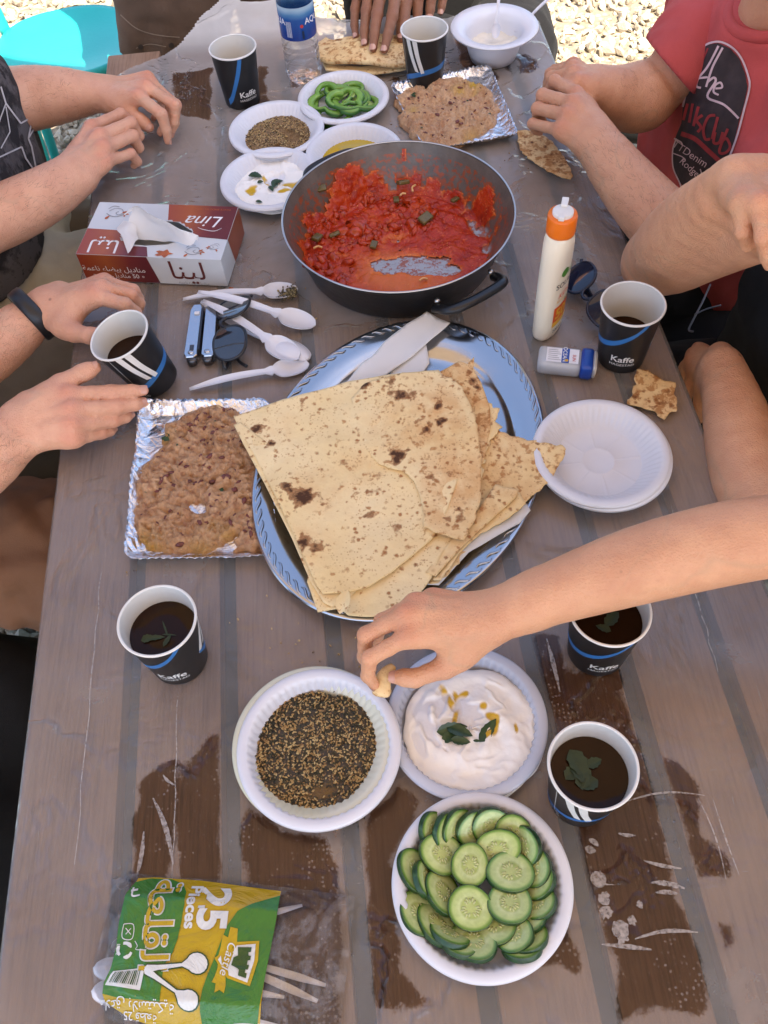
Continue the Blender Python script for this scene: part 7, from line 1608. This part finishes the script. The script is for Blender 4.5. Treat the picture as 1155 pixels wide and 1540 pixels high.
b.torso((.70,1.34,-.30), (.665,1.28,.0), (.635,1.25,.19), (.66,1.22,.40), (.70,1.10,.11), (.61,1.42,.11)); b.hairs = [(at(898,214,.085), at(1000,338,.05), 420), (at(905,132,.08), at(960,148,.05), 160)]; b.build(p5, SK_TAN)
MAT_RED = fabric('faded_red_cotton', (.52, .085, .078), .12)
hs = at(1030, 80, .25)
sh5 = garment('shirt', p5, MAT_RED, [[(.675,1.24,-.24,.135),(.655,1.22,-.10,.13),(.66,1.21,.04,.125)],[(.68,1.40,-.24,.135),(.65,1.36,-.10,.13),(.65,1.34,.04,.125)],[(.70,1.10,.10,.082),(.61,1.42,.10,.078)],[(.64,1.26,.12,.09),(.635,1.25,.16,.072)],
     [(.70,1.10,.10,.08),(.62,1.06,.05,.066)]], cuts=(((.635,1.25,.195), (-.35, -.1, 1)),), cell=.0045, fold=.007, fs=8, seed=9, stretch=(1, 1, .6))
garment('sleeve', p5, MAT_RED, [[(.62,1.40,.10,.088),tuple(at(1018,98,.085))+(.066,),tuple(at(985,125,.055))+(.066,)]], cuts=((at(1009,101,.07), at(990,120,.055) - at(1040,70,.10)),), cell=.0045, fold=.005, seed=10)
MAT_PRK = plain('faded_black_print', (.035, .022, .022), .85, .35, 60); MAT_PRW = plain('pale_pink_print', (.60, .42, .42), .85, .15, 60); MAT_PRR = plain('dark_red_print', (.30, .030, .030), .85, .2, 60)
def q4(L): return [(865 + a / 3.983, b_ / 3.983) for a, b_ in L]
decal(sh5, p5, 'print_ground', q4([(735,320),(790,270),(860,258),(930,290),(985,350),(1020,440),(1035,520),(1010,640),(985,720),(960,830),(930,930),(890,1000),(840,1050),(740,1110),(660,1130),(610,1060),(585,990),(583,900),(610,810),(640,740),(650,620),(690,480),(715,380)]), MAT_PRK, 0)
dline(sh5, p5, 'print_outline', q4([(650,640),(690,470),(722,340),(780,275),(865,250),(945,285),(1000,350),(1038,450),(1048,520),(1020,640),(990,760),(960,860),(920,960),(880,1010)]), 3.0, MAT_PRW, 1)
dline(sh5, p5, 'print_outline', q4([(612,830),(590,900),(592,1000),(625,1080),(660,1140),(740,1120),(830,1060)]), 2.0, MAT_PRW, 1)
dline(sh5, p5, 'print_bar', q4([(640,800),(720,830),(800,900),(880,975)]), 7, MAT_PRR, 1); dline(sh5, p5, 'print_bar', q4([(720,560),(740,450),(780,340),(800,290)]), 2.5, MAT_PRR, 1)
dline(sh5, p5, 'print_letter', q4([(865,275),(800,400),(745,470),(735,515),(760,525)]), 3.2, MAT_PRW, 2); dline(sh5, p5, 'print_letter', q4([(745,470),(800,462)]), 3, MAT_PRW, 2)
dline(sh5, p5, 'print_letter', q4([(890,285),(830,400),(790,520)]), 3.2, MAT_PRW, 2); dline(sh5, p5, 'print_letter', q4([(800,490),(835,465),(845,490),(800,580),(900,630),(985,710)]), 3.4, MAT_PRW, 2); dline(sh5, p5, 'print_letter', q4([(845,530),(885,525),(875,495),(845,510),(835,550),(865,570)]), 3, MAT_PRW, 2)
for L in ([(680,620),(655,720)], [(712,620),(690,735)], [(745,640),(715,755)], [(770,690),(735,720),(760,760),(740,790)], [(845,690),(805,700),(775,770),(785,830),(815,830)], [(860,700),(825,830)], [(845,790),(835,850),(870,850),(890,790)], [(920,770),(870,900),(905,915),(935,880),(915,830),(890,840)]): dline(sh5, p5, 'print_letter', q4(L), 4.2, MAT_PRR, 2)
dtext(sh5, p5, 'TTDenim', 865 + 695 / 3.983, 922 / 3.983, 16, rad(33), MAT_PRW, 2, sx=.95); dtext(sh5, p5, 'Rodger', 865 + 700 / 3.983, 1010 / 3.983, 15, rad(42), MAT_PRW, 2, sx=.9)
dline(sh5, p5, 'print_letter', q4([(600,830),(640,850),(650,870)]), 2, MAT_PRW, 2); dline(sh5, p5, 'print_letter', q4([(588,915),(650,940),(660,960)]), 1.6, MAT_PRW, 2); dline(sh5, p5, 'print_letter', q4([(755,1010),(770,1050),(800,1075)]), 1.8, MAT_PRW, 2)
v, f = tube([( .635 + .066 * math.cos(a), 1.25 + .072 * math.sin(a), .192 + .024 * math.cos(a)) for a in np.arange(40) * 2 * PI / 40], .009, 10, closed=True); mk('collar', v, f, MAT_RED, p5, world=True)
MAT_BLACKCL = fabric('black_cotton', (.012, .012, .013), .2)
garment('trousers', p5, MAT_BLACKCL, [[(.70,1.24,-.28,.125),(.54,1.20,-.26,.09),(.42,1.20,-.28,.085),(.50,1.20,-.70,.06)],[(.70,1.42,-.28,.125),(.58,1.44,-.28,.09),(.46,1.44,-.30,.085),(.52,1.46,-.70,.06)]], cell=.010)
# sneaker toe showing beyond the shirt
s_ = thing('shoe', 'black sneaker with a grey rubber toe behind the red shirt', 'shoe', (*at(985, 245, GZ)[:2], GZ)); 
MAT_TOE = plain('grey_rubber', (.36, .37, .40), .6); v, f = lathe([(.001, .062), (.030, .058), (.043, .040), (.046, .014), (.045, 0), (.001, 0)], 32, cap0=True); v[:, 0] *= 1.15; mk('toe_cap', xf(v, (0, .02, .14)), f, MAT_TOE, s_)
v, f = tube(spline([(0, .02, .15), (-.06, -.01, .15), (-.13, -.03, .16)], 6), [.044] * 13, 14, flat=.8); mk('upper', v, f, MAT_BLACKCL, s_)
v, f = tube(spline([(-.13, -.03, .16), (.0, -.12, .20), (.2, -.2, .30)], 6), [.05] * 13, 14); mk('heel', v, f, MAT_BLACKCL, s_)

# ------------------------------------------------------------------ person in black (right middle)
p6 = thing('person', 'person in black resting one bare elbow on the table edge', 'person', (.84, .78, GZ))
b = Body(.0022); b.face = np.array([-1, .15, 0])
b.arm_px([(1108,272,.26,66),(1085,295,.235,86),(1055,325,.18,108),(1020,362,.11,118),(990,390,.05,98),(980,398,.042,84)])
b.arm_px([(985,394,.045,84),(1020,398,.06,80),(1070,378,.12,84),(1125,352,.19,96),(1190,325,.26,110)])
b.limb([(*at(1190,325,.26), .044), (.68, .92, .29, .052)])
Wp = at(1112, 268, .262)
b.hand(Wp, J((1112,304,.285),(1118,348,.265),(1124,368,.245),(1132,366,.225)), J((1142,308,.292),(1149,358,.275),(1154,386,.255),(1158,405,.24)), J((1170,306,.285),(1180,354,.268),(1186,382,.25),(1190,400,.235)), J((1194,300,.275),(1208,340,.258),(1214,362,.245),(1218,378,.232)),
       J((1112,286,.25),(1108,318,.235),(1120,350,.225),(1130,372,.215)), at(1055,325,.18) - Wp, .95, up=(-.7, -.4, .6))
Wq = at(1086, 556, -.005)
b.arm_px([(1086,556,-.005,66),(1100,600,.0,84),(1114,660,.0,106),(1130,730,.0,114),(1160,790,.0,110)]); b.limb([(*at(1160,790,.0), .046), (.64, .56, .10, .05), (.68, .62, .29, .055)])
b.hand(Wq, J((1046,560,-.045),(1030,600,-.075),(1026,620,-.09),(1022,640,-.105)), J((1042,545,-.045),(1022,580,-.08),(1016,600,-.095),(1012,618,-.11)), J((1044,535,-.05),(1020,565,-.09),(1014,585,-.105),(1010,600,-.12)), J((1052,526,-.055),(1030,550,-.09),(1024,565,-.105),(1020,578,-.12)),
       J((1070,575,-.02),(1058,600,-.045),(1050,620,-.06),(1046,640,-.075)), at(1110,640,0) - Wq, .95, up=(-.3, .4, .7))
b.torso((.70,.80,-.26), (.68,.78,.10), (.70,.78,.36), (.68,.78,.55), (.70,.62,.29), (.68,.94,.29)); b.build(p6, SK_WARM)
garment('shirt', p6, MAT_BLACKCL, [[(.66,.74,-.24,.14),(.66,.72,.10,.13)],[(.66,.86,-.24,.14),(.65,.84,.10,.13)],[(.70,.62,.28,.075),(.68,.94,.28,.075)],[(.68,.94,.28,.07),(.66,.93,.27,.064)],[(.70,.62,.28,.07),(.67,.59,.20,.066)]], cell=.006, fold=.006, seed=19)
garment('trousers', p6, MAT_BLACKCL, [[(.82,.70,-.22,.135),(.54,.68,-.25,.09),(.44,.66,-.27,.085),(.50,.66,-.70,.06)],[(.82,.86,-.22,.135),(.56,.88,-.22,.09),(.46,.88,-.25,.085),(.50,.88,-.70,.06)]], cell=.007)
# small backpack with a thin cord beside the table
bp = thing('backpack', 'black backpack with a thin grey cord beside the right table edge', 'backpack', (*at(1045, 470, -.3)[:2], GZ))
V = [];  f = Field(kb=.05); c0 = at(1045, 470, -.3); f.chain([(c0[0] + .02, c0[1] - .07, GZ + .13, .12), (c0[0] + .02, c0[1] + .07, GZ + .13, .12)]); f.chain([(c0[0] + .02, c0[1] - .06, GZ + .36, .10), (c0[0] + .02, c0[1] + .06, GZ + .36, .10)]); f.chain([(c0[0] + .02, c0[1], GZ + .13, .12), (c0[0] + .02, c0[1], GZ + .36, .11)]); f.relief = lambda P: .006 * fbm(P, 12, 3, 4)
v, q = surface(f, .008); mk('pack', v, q, MAT_BLACKCL, bp, world=True)
MAT_CORD = plain('grey_cord', (.22, .22, .23), .6)
v, f = tube(spline([at(1068, 428, -.17), at(1056, 455, -.17), at(1042, 482, -.17), at(1036, 496, -.17), at(1043, 499, -.17)], 6), .0016, 8); mk('cord', v, f, MAT_CORD, bp, world=True)
v, f = tube(spline([at(1045, 473, -.165), at(1062, 465, -.165), at(1084, 459, -.165)], 6), .0013, 8); mk('cord', v, f, MAT_CORD, bp, world=True)

# ------------------------------------------------------------------ person holding the cup (left)
p2 = thing('person', 'person with a black wristband holding a cup in both hands at the left', 'person', (-.86, .80, GZ))
b = Body(.0021); b.face = np.array([1, 0, 0])
Wl = at(70, 460, .045)
b.arm_px([(70,460,.045,52),(50,476,.04,60),(15,505,.03,80),(-40,545,.02,92),(-95,570,.03,92)]); b.limb([(*at(-95,570,.03), .044), (-.80, .92, .12, .05), (-.86, .98, .33, .055)])
b.hand(Wl, J((146,446,.078),(188,458,.076),(204,470,.058),(206,482,.044)), J((155,434,.078),(196,444,.068),(209,456,.048),(209,466,.03)), J((160,427,.068),(200,437,.052),(208,449,.034),(206,458,.02)), J((160,424,.056),(190,433,.038),(198,443,.022),(198,451,.012)),
       J((88,484,.048),(112,500,.056),(134,505,.062),(150,500,.064)), at(15,505,.03) - Wl, 1.03, up=(0, -.35, 1))
Wr = at(30, 644, .045)
b.arm_px([(30,644,.045,68),(8,668,.04,80),(-30,705,.03,92),(-100,760,.02,98)]); b.limb([(*at(-100,760,.02), .046), (-.82, .56, .12, .05), (-.86, .62, .33, .055)])
b.hand(Wr, J((106,594,.066),(168,590,.056),(198,588,.051),(223,587,.047)), J((110,617,.063),(176,612,.046),(203,608,.038),(220,604,.033)), J((111,640,.056),(170,632,.033),(188,627,.024),(199,623,.018)), J((112,660,.044),(152,651,.024),(165,648,.016),(174,645,.0105)),
       J((58,614,.058),(92,578,.066),(124,561,.072),(150,550,.074)), at(-30,705,.03) - Wr, 1.06, up=(0, -.2, 1))
b.torso((-.88,.80,-.24), (-.90,.80,.14), (-.88,.80,.42), (-.84,.80,.60), (-.88,.98,.34), (-.88,.62,.34)); b.hairs = [(at(60,468,.045), at(-20,530,.025), 260), (at(25,650,.045), at(-40,712,.03), 300)]; b.build(p2, SK_FAIR)
MAT_OLIVE = fabric('olive_cotton', (.075, .066, .045)); MAT_KHAKI = fabric('brown_khaki_cotton', (.17, .13, .085)); MAT_RUST = fabric('rust_brown_cotton', (.17, .085, .046))
garment('shirt', p2, MAT_OLIVE, [[(-.87,.73,-.20,.14),(-.90,.73,.14,.13)],[(-.87,.87,-.20,.14),(-.90,.87,.14,.13)],[(-.88,.62,.33,.075),(-.88,.98,.33,.075)],[(-.88,.98,.33,.07),(-.83,.95,.22,.062)],[(-.88,.62,.33,.07),(-.85,.59,.22,.062)]], cell=.010, seed=29)
garment('trouser_leg', p2, MAT_KHAKI, [[(-.84,.92,-.24,.13),(-.62,.98,-.18,.105),(-.44,1.00,-.19,.10)]], cell=.005, fold=.012, fs=10, seed=31, kb=.03)
garment('trouser_leg', p2, MAT_RUST, [[(-.84,.74,-.24,.13),(-.60,.69,-.18,.110),(-.43,.66,-.20,.10),(-.45,.62,-.62,.07)]], cell=.005, fold=.012, fs=10, seed=33, kb=.03)
garment('trouser_hem', p2, MAT_OLIVE, [[(-.62,.84,-.24,.07),(-.43,.84,-.25,.07)]], cell=.005, fold=.008, seed=35)
d = nrm_(at(48,478,.04) - Wl); s_, u_, _ = frame(d); q = np.arange(36) * 2 * PI / 36; cw = at(50, 472, .043)
mb = MB(); V = []
for (r_, h_) in ((.0365, -.0105), (.0392, -.0085), (.0398, 0), (.0392, .0085), (.0365, .0105), (.0300, .0105), (.0300, -.0105)):
    V.append(cw + (np.cos(q)[:, None] * s_ * 1.02 + np.sin(q)[:, None] * u_ * .97) * r_ + d * h_)
mb.add(np.concatenate(V), [(k * 36 + i, k * 36 + (i + 1) % 36, ((k + 1) % 7) * 36 + (i + 1) % 36, ((k + 1) % 7) * 36 + i) for k in range(7) for i in range(36)])
o = mb.make('wristband', plain('black_rubber_band', (.012, .012, .014), .4), world=True); tag(o, 'black rubber fitness band round the wrist near the tissue box', 'wristband')

# ------------------------------------------------------------------ person in the graphic T-shirt (left back)
p1 = thing('person', 'person in a dark graphic T-shirt with both hands resting on the table', 'person', (-.82, 1.26, GZ))
b = Body(.0022); b.face = np.array([1, 0, 0])
Wl = at(150, 140, .05)
b.arm_px([(150,140,.05,50),(125,141,.05,62),(90,143,.05,78),(45,148,.05,90),(0,155,.06,92)]); b.limb([(*at(0,155,.06), .047), (-.70, 1.52, .10, .05), (-.66, 1.46, .18, .055)])
b.hand(Wl, J((210,146,.068),(243,172,.056),(250,195,.032),(253,217,.009)), J((222,132,.070),(264,158,.055),(262,184,.030),(255,205,.009)), J((226,124,.062),(258,153,.042),(252,182,.020),(238,203,.010)), J((224,118,.052),(246,144,.030),(240,166,.014),(228,180,.010)),
       J((168,156,.046),(190,168,.045),(210,180,.040),(229,195,.030)), at(90,143,.05) - Wl, 1.04)
Wr = at(108, 266, .052)
b.arm_px([(108,266,.052,62),(85,283,.05,74),(50,303,.05,84),(0,327,.045,90),(-60,350,.05,92)]); b.limb([(*at(-60,350,.05), .047), (-.72, 1.06, .08, .05), (-.69, 1.12, .18, .055)])
b.hand(Wr, J((138,192,.072),(182,172,.060),(201,188,.036),(198,205,.015)), J((151,205,.076),(197,185,.062),(209,204,.036),(199,217,.014)), J((157,223,.070),(200,204,.055),(209,222,.030),(199,233,.012)), J((158,244,.058),(197,231,.041),(207,243,.022),(198,252,.010)),
       J((114,236,.048),(136,216,.042),(160,208,.034),(180,214,.026)), at(50,303,.05) - Wr, 1.06)
b.torso((-.68,1.27,-.28), (-.66,1.30,.06), (-.66,1.30,.27), (-.64,1.28,.47), (-.66,1.46,.18), (-.69,1.12,.18)); b.hairs = [(at(120,141,.05), at(20,152,.06), 260), (at(100,272,.052), at(0,327,.045), 320)]; b.build(p1, SK_FAIR)
def graphic(t, c):
    g = t.ramp(t.noise(11, 6, .65, t.mapp(loc=(4, 1, 2))), [(.47, 0), (.54, 1)]); c = t.mix(t.math('MULTIPLY', g, .75), c, (.13, .115, .115)); h = t.ramp(t.noise(40, 5, .7), [(.55, 0), (.62, 1)]); return t.mix(t.math('MULTIPLY', h, g), c, (.022, .02, .022))
MAT_GRAPHIC = fabric('dark_graphic_cotton', (.030, .027, .029), .2, extra=graphic)
sh1 = garment('shirt', p1, MAT_GRAPHIC, [[(-.655,1.22,-.16,.13),(-.65,1.22,.0,.13),(-.655,1.24,.10,.125)],[(-.655,1.36,-.16,.13),(-.65,1.37,.0,.13),(-.655,1.38,.10,.125)],[(-.66,1.46,.17,.078),(-.69,1.12,.17,.078)],[(-.66,1.46,.17,.07),(-.69,1.53,.09,.062)],[(-.69,1.12,.17,.07),(-.72,1.06,.08,.062)]], cell=.006, seed=39, cuts=(((-.53,1.26,-.085),(.2,0,-1)),))
MAT_LINE = plain('white_line_print', (.52, .49, .48), .85)
def q1(L): return [(a / 3.983, b_ / 3.983) for a, b_ in L]
for L, w_ in (([(0,520),(30,620),(120,740),(190,700)], 2.4), ([(190,700),(165,830),(185,880),(215,1030)], 2.4), ([(-60,960),(20,930),(125,880),(150,950),(220,1050)], 2.4), ([(30,640),(55,790),(0,890)], 1.8), ([(-30,800),(0,700),(30,620)], 1.8), ([(165,830),(200,770)], 2)): 
    for a, c_ in zip(L[:-1], L[1:]): dline(sh1, p1, 'line_print', q1([a, c_]), w_, MAT_LINE, 1)
MAT_BEIGE = fabric('light_khaki_cotton', (.60, .54, .40)); 
garment('trouser_leg', p1, MAT_BEIGE, [[(-.655,1.22,-.17,.138),(-.655,1.37,-.17,.138)],[(-.68,1.22,-.24,.13),(-.58,1.235,-.185,.105),(-.46,1.24,-.19,.095)]], cell=.005, fold=.010, seed=43, kb=.03)
garment('trouser_leg', p1, MAT_KHAKI, [[(-.68,1.38,-.26,.13),(-.58,1.42,-.24,.10),(-.44,1.40,-.25,.09)]], cell=.006, fold=.010, seed=45, kb=.03)

# ------------------------------------------------------------------ person pressing bread (far end)
p4 = thing('person', 'person at the far end pressing flatbread with brown hands', 'person', (.22, 2.02, GZ))
b = Body(.0026); b.face = np.array([0, -1, 0])
Wr = at(574, -92, .105)
b.arm_px([(574,-92,.105,50),(572,-125,.12,58),(560,-180,.14,72),(540,-250,.16,78)]); b.limb([(*at(540,-250,.16), .042), (.02, 2.10, .34, .05)])
b.hand(Wr, J((597,-20,.088),(590,25,.068),(583,54,.050),(577,80,.034)), J((575,-24,.092),(567,22,.070),(563,52,.051),(561,78,.034)), J((556,-26,.088),(551,16,.067),(548,46,.049),(549,70,.033)), J((540,-22,.078),(534,14,.057),(533,38,.043),(536,59,.031)),
       J((604,-40,.085),(608,5,.062),(606,36,.045),(603,62,.031)), np.array([0, 1, .3]), 1.12)
Wl = at(652, -110, .09)
b.arm_px([(652,-110,.09,50),(662,-145,.11,58),(690,-200,.14,72),(730,-260,.16,78)]); b.limb([(*at(730,-260,.16), .042), (.42, 2.10, .34, .05)])
b.hand(Wl, J((612,-42,.075),(608,-4,.060),(606,16,.045),(607,36,.030)), J((632,-46,.080),(629,-4,.063),(628,18,.045),(627,38,.030)), J((652,-44,.078),(649,-6,.060),(647,14,.044),(645,32,.030)), J((670,-38,.068),(667,-6,.050),(664,10,.038),(662,24,.028)),
       J((626,-80,.075),(606,-48,.055),(602,-14,.042),(604,10,.034)), np.array([0, 1, .3]), 1.12)
b.torso((.22,2.06,-.22), (.22,2.08,.14), (.22,2.06,.42), (.22,2.00,.60), (.40,2.08,.34), (.04,2.08,.34)); b.build(p4, SK_BROWN)
MAT_DKGREY = fabric('dark_grey_cotton', (.008, .0075, .008))
garment('shirt', p4, MAT_DKGREY, [[(.15,2.06,-.20,.13),(.15,2.08,.14,.13)],[(.29,2.06,-.20,.13),(.29,2.08,.14,.13)],[(.40,2.08,.33,.075),(.04,2.08,.33,.075)]], cell=.010)
garment('trousers', p4, MAT_DKGREY, [[(.36,2.08,-.22,.13),(.37,1.90,-.18,.10),(.35,1.80,-.20,.095),(.36,1.80,-.68,.065)],[(.18,2.08,-.22,.13),(.21,1.94,-.22,.09),(.20,1.84,-.22,.085),(.20,1.84,-.68,.06)]], cell=.007, fold=.010, seed=51)

# ------------------------------------------------------------------ standing person (far left)
p3 = thing('person', 'standing person in brown cargo shorts at the far left table corner', 'person', (-.30, 2.0, GZ))
b = Body(.006); b.face = np.array([0, -1, 0])
b.fine.chain([(-.34,1.90,-.05,.07),(-.36,1.93,-.30,.062),(-.36,1.95,-.50,.055),(-.36,1.97,-.70,.042)]); b.fine.chain([(-.15,2.0,-.05,.07),(-.15,2.03,-.30,.062),(-.15,2.05,-.50,.055),(-.15,2.06,-.70,.042)]); b.fine.chain([(-.36,1.97,-.70,.04),(-.36,1.85,-.715,.03)]); b.fine.chain([(-.15,2.06,-.70,.04),(-.15,1.94,-.715,.03)])
for sx_, y0 in ((-.52, 2.0), (-.06, 2.06)): b.fine.chain([(sx_, y0, .66, .05), (sx_ + (.02 if sx_ < -.3 else -.02), y0 + .04, .42, .045), (sx_, y0 - .02, .20, .03)]); b.fine.chain([(sx_, y0 - .02, .20, .03), (sx_, y0 - .04, .10, .03)])
b.torso((-.29,2.04,.22), (-.29,2.04,.50), (-.29,2.04,.78), (-.29,2.00,.96), (-.11,2.04,.70), (-.47,2.04,.70)); b.build(p3, SK_TAN)
MAT_CARGO = fabric('brown_cargo_cotton', (.115, .075, .052), .15)
cg = garment('cargo_shorts', p3, MAT_CARGO, [[(-.34,2.0,.24,.135),(-.335,1.92,.05,.118),(-.335,1.88,-.12,.118)],[(-.20,2.04,.24,.135),(-.15,2.01,.05,.115),(-.14,2.0,-.12,.110)]], cuts=(((0,1.8,-.10),(0,.35,-1)),), cell=.005, fold=.010, fs=8, seed=55, kb=.03)
MAT_STITCH = plain('stitching', (.20, .15, .11), .9)
dline(cg, p3, 'pocket_seam', [(182,22),(205,42),(235,52),(270,56)], 1.6, MAT_STITCH, 1); dline(cg, p3, 'pocket_seam', [(205,72),(225,66),(250,70)], 1.2, MAT_STITCH, 1)
for px_ in ((212, 70), (258, 68)): decal(cg, p3, 'button', disc2(px_[0], px_[1], 4)[0][:, :2], plain('dark_button', (.03, .02, .016), .5), 2, 2)
garment('shirt', p3, MAT_DKGREY, [[(-.37,2.04,.22,.135),(-.37,2.04,.5,.13)],[(-.21,2.04,.22,.135),(-.21,2.04,.5,.13)],[(-.11,2.04,.70,.078),(-.47,2.04,.70,.078)]], cell=.010)

# ------------------------------------------------------------------ chairs and added dark filler
chair('empty turquoise plastic chair standing half in the sun at the far left', *at(100, 62, -.3)[:2], PI + rad(12)).scale = (.80, .80, 1)
def plain_chair(label, x, y, rz): chair(label, x, y, rz)
chair('turquoise chair under the person in the graphic T-shirt', -.80, 1.25, -PI / 2); chair('turquoise chair under the person holding a cup', -.87, .79, -PI / 2); chair('turquoise chair under the person in the red shirt', .83, 1.31, PI / 2); chair('turquoise chair under the person in black', .85, .78, PI / 2); chair('turquoise chair under the reaching person', .87, .29, PI / 2); chair('turquoise chair at the far end under the person with brown hands', .24, 2.10, PI)
f = Field(kb=.06)
for y in (.05, .30, .50): f.chain([(-.62, y, GZ + .12, .13), (-.60, y, GZ + .42, .12)])
f.chain([(-.62, .0, GZ + .30, .15), (-.62, .52, GZ + .30, .15)]); f.relief = lambda P: .008 * fbm(P, 9, 3, 6); v, q = surface(f, .01)
dbg = thing('dark_filler', 'added black bag shape filling the dark area left of the table', 'bag', (-.62, .26, GZ)); mk('filler_body', v, q, MAT_BLACKCL, dbg, world=True)  # black shape added to darken the area left of the table
v, f = tube(spline([(-.56, .12, GZ + .50), (-.54, .16, GZ + .58), (-.54, .36, GZ + .58), (-.56, .40, GZ + .50)], 6), .012, 8, flat=.4); mk('handle', v, f, MAT_BLACKCL, dbg, world=True)
